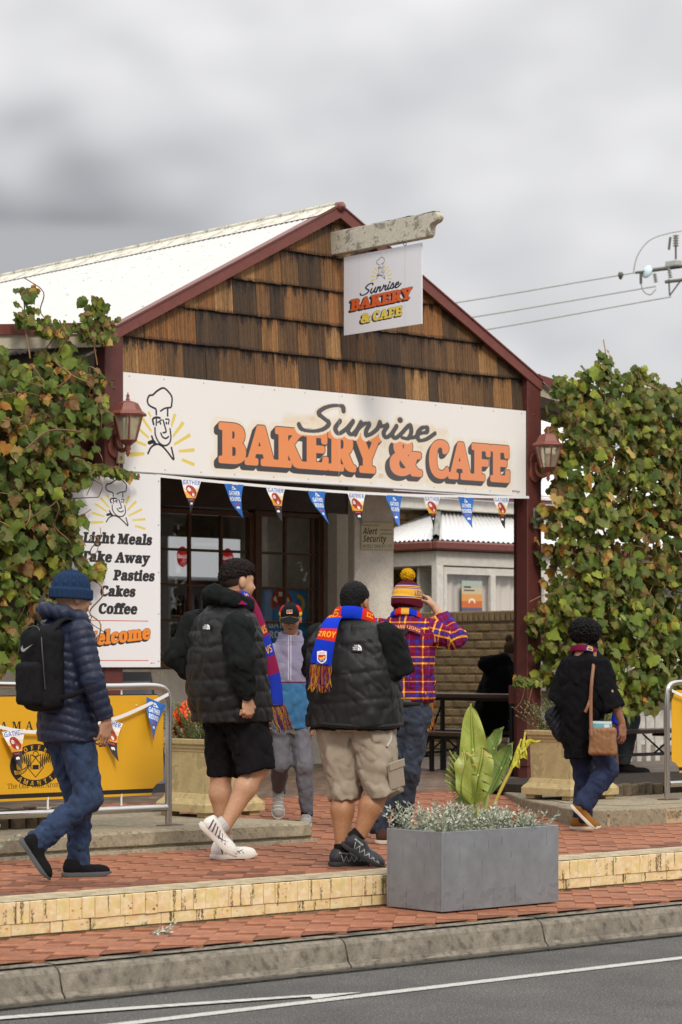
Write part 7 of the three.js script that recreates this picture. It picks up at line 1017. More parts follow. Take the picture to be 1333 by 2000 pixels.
  const cm = cloth([1, 1, 1]); cm.map = ct; headMesh('cap', withUV(nets(capF, [-0.12, -0.04, -0.14], [0.12, 0.16, 0.22], 0.005), (p, n, c) => { const s = c[0] > 0 ? 0.5 : 0; let a = Math.atan2(p[2], Math.abs(p[0])) / Math.PI; return p[2] > 0.1 ? [0.05, 0.5] : [s + 0.25 + a * 0.25, 1 - clamp((p[1]) / 0.14)]; }), cm, g, J);
  const fp = canvas(96, 64, (c) => { c.fillStyle = '#e8e6e2'; c.fillRect(0, 0, 96, 64); c.fillStyle = '#141416'; c.fillRect(6, 6, 84, 26); c.fillStyle = '#c12a22'; c.fillRect(6, 32, 84, 26); c.fillStyle = '#e2b92e'; c.beginPath(); c.arc(48, 32, 13, 0, 7); c.fill(); }); headMesh('flag_patch', (() => { const q = new THREE.PlaneGeometry(0.044, 0.029, 4, 1); const a = q.attributes.position; for (let i = 0; i < a.count; i++) a.setZ(i, -4 * a.getX(i) * a.getX(i)); q.rotateX(-0.32); q.translate(0, 0.075, 0.098); return q; })(), mat(0xffffff, 0.8, { map: fp }), g, J);
  const dk = cloth([0.012, 0.009, 0.008], 0.8); headMesh('hair', withUV(nets((p) => { let d = ell(p, [0, 0.018, -0.014], [0.082, 0.09, 0.102]); d = smax(d, p[1] - 0.03, 0.004); d = smax(d, p[2] - 0.012, 0.004); return smax(d, -0.03 - p[1], 0.006); }, [-0.1, -0.06, -0.14], [0.1, 0.05, 0.04], 0.0055), boxUV), dk, g, J);
  for (const s of [-1, 1]) { headMesh('eyebrow', tube([[s * 0.014, 0.026, 0.0905], [s * 0.032, 0.031, 0.086], [s * 0.048, 0.026, 0.074]], 0.0038, 8, 5), dk, g, J); headMesh('eyelashes', tube([[s * 0.019, 0.0, 0.0865], [s * 0.031, -0.004, 0.0885], [s * 0.043, 0.0, 0.082]], 0.0022, 8, 5), dk, g, J); }
  headMesh('lips', (() => { const q = new THREE.SphereGeometry(1, 14, 8).toNonIndexed(); q.scale(0.021, 0.0075, 0.006); q.translate(0, -0.066, 0.0905); return q; })(), skin([0.16, 0.06, 0.05]), g, J);
  const sn = canvas(256, 128, (c, w, h) => { c.fillStyle = '#8d8a86'; c.fillRect(0, 0, w, h); c.strokeStyle = '#c9c7c4'; c.lineWidth = 5; for (let i = 0; i < 5; i++) { c.beginPath(); c.moveTo(40 + i * 34, 110); c.lineTo(76 + i * 30, 40); c.stroke(); } c.fillStyle = '#46506e'; c.fillRect(150, 84, 60, 10); }), sm = mat(0xffffff, 0.75, { map: sn }), ss = mat([0.52, 0.5, 0.44], 0.7);
  for (const o of [shoe(g, [-0.0, 0.005, -0.03], [-0.05, -0.03, 1], sm, ss, 0.92), shoe(g, [-0.224, 0.225, -0.3], [0.02, -0.72, 0.7], sm, ss, 0.92, [0, 0.7, 0.7])]) laces(o, cloth([0.5, 0.5, 0.5])); mesh('sock', uvBox(bar([0.0, 0.07, 0.04], [-0.002, 0.13, 0.045], 0.045, 12)), dk, g);
}
// ---- man in a black vest, club scarf and tan cargo shorts, seen from behind
{
  const f = [0.45, -0.893], J = { f, trunk: [[0.88, -0.02, 0, 0.26, 0.21], [1.0, -0.02, 0, 0.26, 0.215], [1.2, -0.04, 0, 0.255, 0.205], [1.37, -0.045, 0, 0.245, 0.17], [1.46, -0.04, 0, 0.18, 0.13], [1.52, -0.03, 0, 0.09, 0.09]],
    armR: [[0.175, 1.4, 0.09], [0.25, 1.2, 0.08], [0.17, 1.13, -0.15]], armL: [[-0.235, 1.4, -0.12], [-0.25, 1.19, -0.2], [-0.14, 1.1, -0.34]], legR: [[0.065, 0.86, 0.05], [0.118, 0.46, 0.08], [0.01, 0.185, 0.12]], legL: [[-0.11, 0.86, -0.04], [-0.088, 0.45, 0.0], [-0.1, 0.12, 0.05]],
    neck: [-0.03, 1.5, 0], head: [-0.015, 1.625, -0.03], look: [0.5, -0.1, -0.86], headS: 1.0, handR: { geo: gripping, dir: [-0.5, 0.2, -0.8], back: [0.5, 0.5, -0.4] } };
  const g = figure('man in a black puffer vest, blue and red club scarf and tan cargo shorts', [-2.098, 0, 5.327], [0.46, 0.23, 0.12], J, { girth: 1.2, neckK: 1.15 });
  const S = [[0.865, -0.018, 0, 0.288, 0.232], [1.0, -0.02, 0, 0.285, 0.238], [1.2, -0.038, 0, 0.28, 0.228], [1.37, -0.045, 0, 0.268, 0.19], [1.47, -0.04, 0, 0.205, 0.15], [1.535, -0.03, 0, 0.115, 0.105]];
  garment('t_shirt', (p) => { let d = trunk(p, S.map(([y, x, z, w, dd]) => [y - 0.02, x, z, w - 0.018, dd - 0.018]), f, 2.4); for (const s of ['R', 'L']) { const [a, b] = J['arm' + s]; const n = len3(a[0] - b[0], a[1] - b[1], a[2] - b[2]); let l = smax(cap(p, a, b, 0.102, 0.098), along(p, a, b) - n - 0.035, 0.012); d = smin(d, l, 0.05); } return d + folds(p, 8, 0.013, 4); }, [-0.46, 0.82, -0.32], [0.4, 1.56, 0.32], 0.0095, cloth([0.013, 0.015, 0.015], 0.95), g);
  garment('puffer_vest', quiltVest(S, f, [1.02, 1.19, 1.365], [[[0.225, 1.37, 0.13], 0.11], [[-0.3, 1.37, -0.14], 0.09]]), [-0.36, 0.83, -0.28], [0.32, 1.57, 0.28], 0.0085, nylon([0.015, 0.015, 0.016], 0.5), g);
  mesh('vest_hem', uvBox(tube([0, 1, 2, 3, 4, 5, 6, 7, 8, 9, 10, 11].map((i) => { const a = i / 12 * 2 * Math.PI, u = 0.29 * Math.cos(a), w = 0.235 * Math.sin(a); return [-0.018 + u * 0.893 + w * 0.45, 0.872 + 0.008 * Math.sin(a * 2), u * 0.45 - w * 0.893]; }), 0.017, 60, 8, true)), nylon([0.012, 0.012, 0.013], 0.5), g);
  mesh('pocket_zip', ribbon([[0.19, 1.11, 0.175], [0.205, 1.05, 0.175], [0.195, 0.98, 0.18]], [[0.7, 0, 0.7], [0.7, 0, 0.7], [0.7, 0, 0.7]], 0.022, 0.012), nylon([0.01, 0.01, 0.011], 0.5), g);
  printPatch(g, 'logo', 0.068, 0.05, outdoorLogo, frame([-0.008, 1.345, 0.232], [-0.25, 0.2, 0.95]));
  const tan = cloth([0.46, 0.385, 0.3], 0.9); garment('cargo_shorts', trousers(J, [0.145, 0.12], { short: true, legs: { legL: [[-0.11, 0.85, -0.03], [-0.082, 0.425, 0.0]], legR: [[0.075, 0.85, 0.05], [0.165, 0.44, 0.09]] }, rL: 0.1, rR: 0.122, hemL: 1.04, hemR: 1.02, seat: [[0.83, -0.02, 0, 0.21, 0.18], [0.96, -0.02, 0, 0.235, 0.19]], amp: 0.016, k: 7 }), [-0.36, 0.36, -0.28], [0.36, 1.0, 0.32], 0.0095, tan, g);
  const pk = mesh('cargo_pocket', chamfer(0.14, 0.17, 0.03, 0.012), tan, g, [0.232, 0.565, 0.165]); pk.rotation.set(0.03, 0.86, 0.16); mesh('pocket_flap', chamfer(0.146, 0.05, 0.01, 0.004), tan, pk, [0, 0.066, 0.016]);
  mesh('slash_pocket', ribbon([[0.19, 0.85, 0.13], [0.2, 0.79, 0.16], [0.175, 0.74, 0.19]], [[0.7, 0, 0.7], [0.7, 0, 0.7], [0.7, 0, 0.7]], 0.016, 0.006), cloth([0.66, 0.64, 0.6]), g);
  const hm = cloth([0.012, 0.011, 0.011], 0.7); headMesh('hair', withUV(nets((p) => { let d = ell(p, [0, 0.036, -0.016], [0.086, 0.098, 0.106]); d = smin(d, ell(p, [0, -0.03, -0.055], [0.062, 0.06, 0.056]), 0.03); d = smax(d, p[2] - 0.055 - 0.5 * Math.max(0, p[1] - 0.06), 0.01); d = smax(d, -0.085 - p[1], 0.006); if (Math.abs(p[0]) > 0.06) d = smax(d, -0.0 - p[1] + 0.6 * (p[2] + 0.03), 0.01); return d + 0.003 * n3(p[0] * 55, p[1] * 55, p[2] * 55) + 0.003 * n3(p[0] * 120, p[1] * 120, p[2] * 120); }, [-0.12, -0.12, -0.15], [0.12, 0.16, 0.14], 0.005), boxUV), hm, g, J);
  // scarf: loop round the neck, one end down the back
  const scT = (rows) => canvas(128, 512, (c, w, h) => { let y = 0; for (const [k, n, t] of rows) { c.fillStyle = k; c.fillRect(0, y * h, w, n * h + 1); if (t) { c.fillStyle = '#e0a024'; c.font = 'bold 66px sans-serif'; c.textAlign = 'center'; c.fillText(t, w / 2, (y + n / 2) * h + 24, w * 0.96); } y += n; } const r = rng(3); for (let i = 0; i < 900; i++) { c.fillStyle = `rgba(0,0,0,${r() * 0.1})`; c.fillRect(r() * w, r() * h, 2, 6); } });
  const s1 = cloth([1, 1, 1]); s1.map = scT([['#c02a1e', 0.14, 'ROY'], ['#1233b4', 0.25], ['#c02a1e', 0.19, 'ZROY'], ['#1233b4', 0.42]]);
  mesh('scarf', ribbon([[-0.13, 1.545, 0.06], [-0.165, 1.5, 0.16], [-0.19, 1.42, 0.225], [-0.215, 1.32, 0.25], [-0.228, 1.245, 0.25]], [[-0.3, 0.8, 0.5], [-0.3, 0.5, 0.8], [-0.3, 0.2, 0.95], [-0.25, 0, 1], [-0.25, 0, 1]], (t) => 0.1 + 0.035 * t), s1, g);
  const s2 = cloth([1, 1, 1]); s2.map = scT([['#1233b4', 0.14], ['#c02a1e', 0.16, 'OY'], ['#1233b4', 0.24], ['#c02a1e', 0.2, 'FI'], ['#1233b4', 0.26]]);
  mesh('scarf_loop', ribbon([[-0.13, 1.53, -0.04], [-0.135, 1.55, 0.06], [-0.085, 1.56, 0.105], [0.0, 1.555, 0.11], [0.07, 1.53, 0.075], [0.1, 1.49, 0.0], [0.09, 1.46, -0.08]], [[-1, 0.3, 0], [-0.8, 0.4, 0.5], [-0.3, 0.3, 0.9], [0.2, 0.3, 0.95], [0.7, 0.4, 0.6], [1, 0.4, 0], [1, 0.3, -0.4]], 0.085, 0.016), s2, g);
  fringe(g, [-0.29, 1.24, 0.24], [-0.165, 1.25, 0.262], 0.165, [-0.06, -1, 0.0], yarn, 8, 15);
  const cr = canvas(128, 160, (c, w, h) => { c.fillStyle = '#1233b4'; c.fillRect(0, 0, w, h); c.fillStyle = '#eceaf0'; c.beginPath(); c.moveTo(8, 20); c.lineTo(64, 10); c.lineTo(120, 20); c.lineTo(118, 110); c.quadraticCurveTo(110, 140, 64, 154); c.quadraticCurveTo(18, 140, 10, 110); c.closePath(); c.fill(); c.fillStyle = '#c9301f'; c.fillRect(20, 56, 88, 42); c.fillStyle = '#2450b4'; c.beginPath(); c.moveTo(20, 98); c.lineTo(108, 98); c.quadraticCurveTo(100, 132, 64, 142); c.quadraticCurveTo(28, 132, 20, 98); c.fill(); c.fillStyle = '#b84a5a'; c.font = 'bold 24px sans-serif'; c.textAlign = 'center'; c.fillText('LIONS', 64, 46, 80); c.fillStyle = '#e6b93c'; c.beginPath(); c.ellipse(60, 96, 26, 11, -0.1, 0, 7); c.ellipse(88, 84, 13, 13, 0, 0, 7); c.fill(); for (const x of [42, 54, 74, 84]) c.fillRect(x, 100, 7, 24); c.fillRect(30, 84, 6, 16); });
  printPatch(g, 'club_crest', 0.07, 0.088, cr, frame([-0.222, 1.288, 0.2665], [-0.25, 0.02, 1]));
  const ts = canvas(512, 256, (c, w, h) => { c.fillStyle = '#23252b'; c.fillRect(0, 0, w, h); c.fillStyle = '#3f4a5e'; for (let i = 0; i < 5; i++) { c.beginPath(); c.moveTo(110 + i * 62, 200); c.lineTo(140 + i * 60, 110 + i * 10); c.lineTo(168 + i * 60, 200); c.fill(); } c.strokeStyle = '#aeb3b0'; c.lineWidth = 7; c.beginPath(); for (let i = 0; i < 12; i++) c.lineTo(96 + i * 30, i % 2 ? 206 : 110 + i * 7); c.stroke(); c.fillStyle = '#c8ccc8'; c.font = 'bold 30px sans-serif'; c.save(); c.translate(70, 90); c.rotate(0.2); c.fillText('SALOMON', 0, 0, 110); c.restore(); });
  const sm = mat(0xffffff, 0.6, { map: ts }), ss = mat([0.018, 0.018, 0.02], 0.7); for (const o of [shoe(g, [-0.175, 0.0, 0.1], [0.9, 0, -0.42], sm, ss, 0.98), shoe(g, [-0.105, 0.13, 0.135], [0.85, -0.5, -0.08], sm, ss, 1.0, [0.5, 0.85, 0.1])]) laces(o, cloth([0.3, 0.31, 0.31]));
  for (const [a, b] of [[[-0.1, 0.08, 0.055], [-0.101, 0.135, 0.05]], [[-0.035, 0.165, 0.125], [0.01, 0.205, 0.12]]]) mesh('sock', uvBox(bar(a, b, 0.05, 14)), hm, g);
}
// ---- man in a plaid shirt and pompom beanie, hand raised to his face
{
  const f = [0.3, -0.954], rt = [0.954, 0.3], J = { f, trunk: [[0.95, 0.18, 0, 0.145, 0.11], [1.1, 0.18, 0, 0.165, 0.12], [1.3, 0.165, 0, 0.18, 0.12], [1.45, 0.155, 0, 0.185, 0.105], [1.54, 0.16, 0, 0.14, 0.085], [1.6, 0.175, -0.01, 0.06, 0.06]],
    armR: [[0.325, 1.475, 0.02], [0.5, 1.435, 0.06], [0.375, 1.635, -0.06]], armL: [[-0.01, 1.47, -0.03], [-0.07, 1.22, -0.1], [0.0, 1.15, -0.3]], legR: [[0.245, 0.9, 0.02], [0.195, 0.5, 0.02], [0.13, 0.1, -0.14]], legL: [[0.09, 0.9, -0.02], [0.045, 0.49, -0.01], [-0.018, 0.1, 0.0]],
    neck: [0.175, 1.56, 0], head: [0.188, 1.68, -0.02], look: [0.55, -0.05, -0.83], headS: 1.02, handR: { geo: gripping, dir: [-0.42, 0.7, -0.35], back: [0.75, 0.5, 0.25], s: 1.0 } };
  const g = figure('man in a maroon plaid shirt and yellow pompom beanie, hand raised to his face', [-0.755, 0, 4.058], [0.52, 0.3, 0.2], J, { legK: 0.7 });
  const pl = canvas(512, 512, (c, w, h) => { // 0.24 m repeat
    c.fillStyle = '#6f1338'; c.fillRect(0, 0, w, h); const band = (x, t, k, a) => { c.globalAlpha = a; c.fillStyle = k; c.fillRect(x, 0, t, h); c.fillRect(0, x, w, t); c.globalAlpha = 1; }; band(60, 40, '#3a2c80', 0.8); band(150, 16, '#d88a34', 0.85); band(330, 54, '#3a2c80', 0.75); band(392, 26, '#e2a02c', 0.9); band(300, 22, '#d88a34', 0.8); band(230, 6, '#4a4aa0', 0.7); band(472, 8, '#4a4aa0', 0.7); c.fillStyle = '#f0c63a'; for (const x of [300, 392, 150]) for (const y of [300, 392, 150]) c.fillRect(x, y, 24, 24); c.fillStyle = '#2c3aa0'; for (const x of [60, 340]) for (const y of [60, 340]) c.fillRect(x, y, 40, 40); });
  pl.repeat.set(1 / 0.24, 1 / 0.24); const pm = cloth([1, 1, 1], 0.95); pm.map = pl;
  const S = [[0.985, 0.19, 0, 0.168, 0.13], [1.02, 0.19, 0, 0.185, 0.145], [1.15, 0.18, 0, 0.188, 0.145], [1.3, 0.165, 0, 0.205, 0.145], [1.44, 0.155, 0, 0.212, 0.125], [1.53, 0.16, 0, 0.165, 0.105], [1.6, 0.175, -0.01, 0.078, 0.078]];
  const parts = [[J.armR[0], J.armR[1]], [J.armR[1], J.armR[2]], [J.armL[0], J.armL[1]], [J.armL[1], J.armL[2]]];
  garment('plaid_shirt', (p) => { let d = trunk(p, S, f, 2.3); for (const s of ['R', 'L']) { const [a, b, c] = J['arm' + s]; let l = smin(cap(p, a, b, 0.088, 0.08), cap(p, b, c, 0.08, 0.056), 0.03); l = smax(l, along(p, b, c) - 0.19, 0.01); d = smin(d, l, 0.04); } return d + folds(p, 8, 0.014, 6); }, [-0.2, 0.95, -0.4], [0.64, 1.7, 0.22], 0.0095, pm, g, (p, n, c) => {
    let best = trunk(c, S, f, 2.3), k = -1; parts.forEach(([a, b], i) => { const d = cap(c, a, b, 0.085, 0.07); if (d < best - 0.012) { best = d; k = i; } });
    if (k < 0) { const q = p[0] * rt[0] + p[2] * rt[1]; return Math.abs(n[0] * rt[0] + n[2] * rt[1]) > 0.8 ? [p[0] * f[0] + p[2] * f[1], p[1]] : [q, p[1]]; }
    const [a, b] = parts[k], t = along(p, a, b), ax = V(b[0] - a[0], b[1] - a[1], b[2] - a[2]).normalize(), side = V(ax.y, -ax.x, 0).normalize(); return [side.x * p[0] + side.y * p[1], t + k * 0.1]; });
  const nm = canvas(256, 64, (c, w, h) => { c.fillStyle = '#741a3c'; c.fillRect(0, 0, w, h); c.fillStyle = '#d9a33a'; c.font = 'bold 46px sans-serif'; c.textAlign = 'center'; c.fillText('BRISBANE LIONS', 128, 48, 244); }); { const q = new THREE.PlaneGeometry(0.27, 0.05, 14, 1), a = q.attributes.position; for (let i = 0; i < a.count; i++) { const x = a.getX(i); a.setY(i, a.getY(i) + 0.04 - 1.4 * x * x); a.setZ(i, -1.6 * x * x); } q.applyMatrix4(frame([0.135, 1.468, 0.142], [-0.3, 0.45, 0.86])); mesh('club_name', q, mat(0xffffff, 0.9, { map: nm }), g); }
  garment('jeans', trousers(J, [0.1, 0.074, 0.066], { seat: [[0.85, 0.17, 0, 0.15, 0.12], [1.03, 0.175, 0, 0.158, 0.125]], amp: 0.012, k: 9 }), [-0.16, 0.02, -0.28], [0.42, 1.08, 0.2], 0.0095, denim([0.055, 0.075, 0.12]), g);
  mesh('belt', ribbon([[0.03, 0.98, 0.04], [0.09, 0.98, 0.115], [0.17, 0.98, 0.138], [0.26, 0.98, 0.115], [0.325, 0.98, 0.04], [0.335, 0.98, -0.05]], [[-0.9, 0, 0.4], [-0.5, 0, 0.85], [0, 0, 1], [0.5, 0, 0.85], [0.95, 0, 0.3], [1, 0, -0.2]], 0.04, 0.006), mat([0.015, 0.014, 0.014], 0.5), g);
  const ck = canvas(64, 48, (c) => { c.fillStyle = '#121214'; c.fillRect(0, 0, 64, 48); c.fillStyle = '#d8d8da'; c.font = 'bold 34px serif'; c.textAlign = 'center'; c.fillText('cK', 32, 36, 54); }); printPatch(g, 'belt_logo', 0.045, 0.032, ck, frame([0.125, 0.982, 0.142], [-0.2, 0, 1]));
  const ht = canvas(1024, 256, (c, w, h) => { c.fillStyle = '#541326'; c.fillRect(0, 0, w, h); c.fillStyle = '#d9a33a'; c.fillRect(0, 62, w, 92); c.fillStyle = '#2b3c8e'; c.fillRect(0, 68, w, 8); c.fillRect(0, 140, w, 8); c.fillRect(0, 40, w, 6); c.fillStyle = '#d9a33a'; c.fillRect(0, 48, w, 8); c.fillStyle = '#2b3c8e'; c.font = 'bold 62px sans-serif'; c.textAlign = 'center'; for (const x of [330, 780]) c.fillText('LIONS', x, 131, 210); });
  const hm = cloth([1, 1, 1]); hm.map = ht; headMesh('beanie', withUV(nets((p) => { const a = Math.atan2(p[0], p[2]); let d = ell(p, [0, 0.04, -0.015], [0.096, 0.105, 0.112]) - 0.0018 * Math.cos(a * 40); d = smin(d, smax(Math.abs(Math.hypot(p[0] / 0.096, (p[2] + 0.014) / 0.112) - 1) * 0.1 - 0.009, Math.abs(p[1] + 0.02 + 0.2 * p[2]) - 0.03, 0.008), 0.01); return smax(d, -0.055 - p[1] + 0.45 * p[2], 0.006); }, [-0.13, -0.12, -0.15], [0.13, 0.17, 0.14], 0.0055), (p, n, c) => { let a = Math.atan2(p[0], -p[2] - 0.014) / (2 * Math.PI), ca = Math.atan2(c[0], -c[2] - 0.014) / (2 * Math.PI); if (ca - a > 0.5) a += 1; if (a - ca > 0.5) a -= 1; return [0.5 - a, clamp((p[1] + 0.07) / 0.215)]; }), hm, g, J);
  headMesh('pompom', withUV(nets((p) => ell(p, [0, 0.178, -0.015], [0.048, 0.045, 0.048]) + 0.009 * n3(p[0] * 75, p[1] * 75, p[2] * 75) + 0.006 * n3(p[0] * 150, p[1] * 150, p[2] * 150), [-0.08, 0.1, -0.09], [0.08, 0.25, 0.06], 0.0045), boxUV), cloth([0.75, 0.4, 0.01], 1), g, J);
  mesh('bag_strap', ribbon([[0.235, 1.555, 0.035], [0.17, 1.475, 0.145], [0.09, 1.36, 0.16], [0.01, 1.24, 0.13]], [[0.2, 0.8, 0.6], [-0.1, 0.4, 0.9], [-0.2, 0.2, 0.97], [-0.4, 0, 0.9]], 0.034, 0.006), cloth([0.03, 0.03, 0.035]), g);
  const s2 = cloth([1, 1, 1]); s2.map = canvas(64, 256, (c, w, h) => { ['#1233b4', '#c02a1e', '#d9a33a', '#1233b4', '#c02a1e', '#1233b4'].forEach((k, i) => { c.fillStyle = k; c.fillRect(0, i * h / 6, w, h / 6 + 1); }); }); mesh('scarf', ribbon([[0.08, 1.585, 0.02], [0.12, 1.605, 0.075], [0.19, 1.605, 0.085], [0.255, 1.58, 0.05], [0.27, 1.55, -0.02]], [[-0.9, 0.4, 0.2], [-0.5, 0.4, 0.8], [0, 0.4, 0.9], [0.7, 0.4, 0.6], [1, 0.3, 0]], 0.05, 0.014), s2, g);
  fringe(g, [0.3, 0.97, 0.06], [0.36, 0.98, 0.0], 0.2, [0.04, -1, 0], [yarn[0], yarn[2], yarn[3]], 12, 7);
  const br = cloth([0.1, 0.045, 0.035]), ws = mat([0.5, 0.45, 0.36], 0.7); shoe(g, [-0.035, 0, 0.05], [0.72, 0, -0.3].map((v) => v), br, ws, 0.96); shoe(g, [0.1, 0, -0.08], [0.5, 0, -0.85], br, ws, 0.96);
}
// ---- woman in a black poncho with a tan shoulder bag
{
  const f = [0.7518, -0.6594], J = { f, trunk: [[0.62, -0.02, 0.1, 0.12, 0.1], [0.8, -0.01, 0.1, 0.15, 0.13], [1.05, -0.005, 0.11, 0.145, 0.12], [1.22, 0.0, 0.12, 0.145, 0.1], [1.31, 0.005, 0.11, 0.09, 0.08], [1.37, 0.01, 0.09, 0.05, 0.05]],
    armR: [[0.1, 1.24, 0.22], [0.195, 1.0, 0.28], [0.262, 0.8, 0.25]], armL: [[-0.11, 1.24, 0.03], [-0.19, 1.0, 0.0], [-0.14, 0.84, -0.1]], legR: [[0.055, 0.76, 0.17], [0.16, 0.455, 0.2], [-0.03, 0.2, 0.26]], legL: [[-0.05, 0.76, 0.05], [0.0, 0.42, 0.03], [-0.005, 0.09, 0.0]],
    neck: [0.01, 1.34, 0.09], head: [0.015, 1.47, 0.09], look: [0.75, -0.12, -0.64], headS: 0.95, handR: { geo: relaxed, dir: [0.06, -1, 0.02], back: [0.66, 0, 0.75], s: 0.92 } };
  const g = figure('woman with curly dark hair in a black knit poncho and blue jeans', [1.399, 0, 3.952], [0.34, 0.17, 0.1], J, { girth: 0.95, legK: 0.75 });
  const S = [[0.545, -0.035, 0.1, 0.118, 0.11], [0.7, -0.025, 0.1, 0.15, 0.14], [0.95, -0.012, 0.105, 0.175, 0.155], [1.15, -0.003, 0.115, 0.175, 0.145], [1.27, 0.002, 0.118, 0.15, 0.12], [1.33, 0.01, 0.1, 0.085, 0.085], [1.4, 0.015, 0.085, 0.072, 0.072]], blk = cloth([0.009, 0.009, 0.011], 1);
  garment('poncho', (p) => { let d = trunk(p, S, f, 2.2); for (const [a, b] of [[[0.1, 1.23, 0.21], [0.205, 0.915, 0.285]], [[-0.11, 1.23, 0.03], [-0.205, 0.97, 0.0]]]) { let l = cap(p, a, b, 0.07, 0.075); l = smax(l, along(p, a, b) - len3(a[0] - b[0], a[1] - b[1], a[2] - b[2]), 0.008); d = smin(d, l, 0.09); } return d + folds(p, 7, 0.013, 2); }, [-0.32, 0.52, -0.14], [0.34, 1.44, 0.42], 0.009, blk, g);
  garment('jeans', trousers(J, [0.092, 0.076, 0.076], { seat: [[0.6, -0.0, 0.1, 0.13, 0.11], [0.85, 0, 0.1, 0.14, 0.12]], amp: 0.012, k: 8 }), [-0.2, 0.04, -0.12], [0.3, 0.9, 0.42], 0.009, denim([0.016, 0.038, 0.125]), g);
  const curls = (p) => ell(p, [0.0, 0.02, -0.022], [0.128, 0.108, 0.128]) + 0.012 * n3(p[0] * 38, p[1] * 38, p[2] * 38) + 0.008 * n3(p[0] * 85, p[1] * 85, p[2] * 85) + 0.004 * n3(p[0] * 170, p[1] * 170, p[2] * 170); headMesh('hair', withUV(nets((p) => smax(curls(p), -(ell(p, [0, -0.04, 0.1], [0.062, 0.09, 0.06])), 0.012), [-0.17, -0.13, -0.19], [0.17, 0.17, 0.15], 0.0052), boxUV), cloth([0.012, 0.011, 0.012], 0.8), g, J);
  const s2 = cloth([1, 1, 1]); s2.map = canvas(64, 256, (c, w, h) => { c.fillStyle = '#6d1238'; c.fillRect(0, 0, w, h); c.fillStyle = '#1f2f86'; c.fillRect(0, 110, w, 46); c.strokeStyle = '#d8a02c'; c.lineWidth = 7; c.strokeRect(14, 118, 20, 28); c.strokeRect(38, 122, 16, 20); }); const coll = ribbon([[-0.09, 1.355, 0.06], [-0.06, 1.365, 0.16], [0.02, 1.36, 0.19], [0.085, 1.33, 0.14], [0.1, 1.3, 0.06]], [[-0.9, 0.3, 0.3], [-0.4, 0.3, 0.9], [0.2, 0.3, 0.9], [0.8, 0.3, 0.5], [1, 0.3, 0]], 0.05, 0.014); mesh('scarf', coll, s2, g);
  const s3 = cloth([1, 1, 1]); s3.map = canvas(64, 256, (c, w, h) => { ['#6d1238', '#d8a02c', '#6d1238', '#6d1238', '#1f2f86', '#6d1238', '#1f2f86', '#1a35c0'].forEach((k, i) => { c.fillStyle = k; c.fillRect(0, i * h / 8, w, h / 8 + 1); }); }); mesh('scarf_end', ribbon([[0.1, 1.3, 0.06], [0.16, 1.2, 0.08], [0.215, 1.05, 0.1], [0.245, 0.92, 0.1], [0.225, 0.8, 0.12]], [[1, 0.2, 0.1], [0.9, 0.2, 0.3], [0.9, 0.1, 0.3], [0.8, 0, 0.6], [0.8, 0, 0.6]], 0.12), s3, g); fringe(g, [0.19, 0.8, 0.17], [0.25, 0.8, 0.08], 0.15, [0.02, -1, 0], [yarn[1], yarn[1], yarn[0]], 21, 8);
  const sd = cloth([0.38, 0.17, 0.035], 1), ws = mat([0.62, 0.56, 0.45], 0.7); for (const o of [shoe(g, [-0.1, 0.0, 0.04], [0.93, 0, -0.3], sd, ws, 0.82), shoe(g, [-0.125, 0.185, 0.275], [0.72, -0.72, -0.06], sd, ws, 0.84, [0.7, 0.7, 0.1])]) laces(o, cloth([0.5, 0.4, 0.25]));
  const jk = nylon([0.01, 0.012, 0.018], 0.5); // jacket over the far arm
  const cj = thing('folded_jacket', 'dark quilted jacket folded over the arm of the woman in the poncho', 'jacket', [1.399, 0, 3.952], TURN); garment('jacket_folds', (p) => { let d = cap(p, [-0.2, 0.86, -0.06], [-0.17, 0.72, -0.02], 0.07, 0.05); d = smin(d, cap(p, [-0.25, 0.84, -0.04], [-0.13, 0.66, 0.02], 0.035, 0.03), 0.03); return d - puff(p[0] - p[1] * 0.7, 0.04, 0.008) + folds(p, 14, 0.006); }, [-0.34, 0.56, -0.18], [-0.02, 0.98, 0.14], 0.007, jk, cj);
  // shoulder bag
  const bag = thing('shoulder_bag', 'tan shoulder bag with a blue packet on top, hanging beside the woman', 'bag', [1.399, 0, 3.952], TURN), lt = phys([0.36, 0.18, 0.075], 0.55, { map: rep(T.cloth, 0.05), bumpMap: T.bumpf, bumpScale: 0.001 }), dl = phys([0.2, 0.085, 0.035], 0.5);
  const B = (p) => { const x = p[0] - 0.11, y = p[1] - 0.675, z = p[2] - 0.35, q = [x * 0.93 + z * 0.36, y, -x * 0.36 + z * 0.93]; return q; };
  garment('pouch', (p) => { const q = B(p), wx = 0.103 + 0.012 * clamp(-q[1] * 6), h = 0.106, x = Math.abs(q[0]) - wx + 0.03, y = Math.abs(q[1]) - h + 0.03, z = Math.abs(q[2]) - 0.035 + 0.03; return len3(Math.max(x, 0), Math.max(y, 0), Math.max(z, 0)) + Math.min(Math.max(x, y, z), 0) - 0.03 + folds(p, 12, 0.004); }, [-0.04, 0.54, 0.24], [0.26, 0.81, 0.47], 0.006, lt, bag);
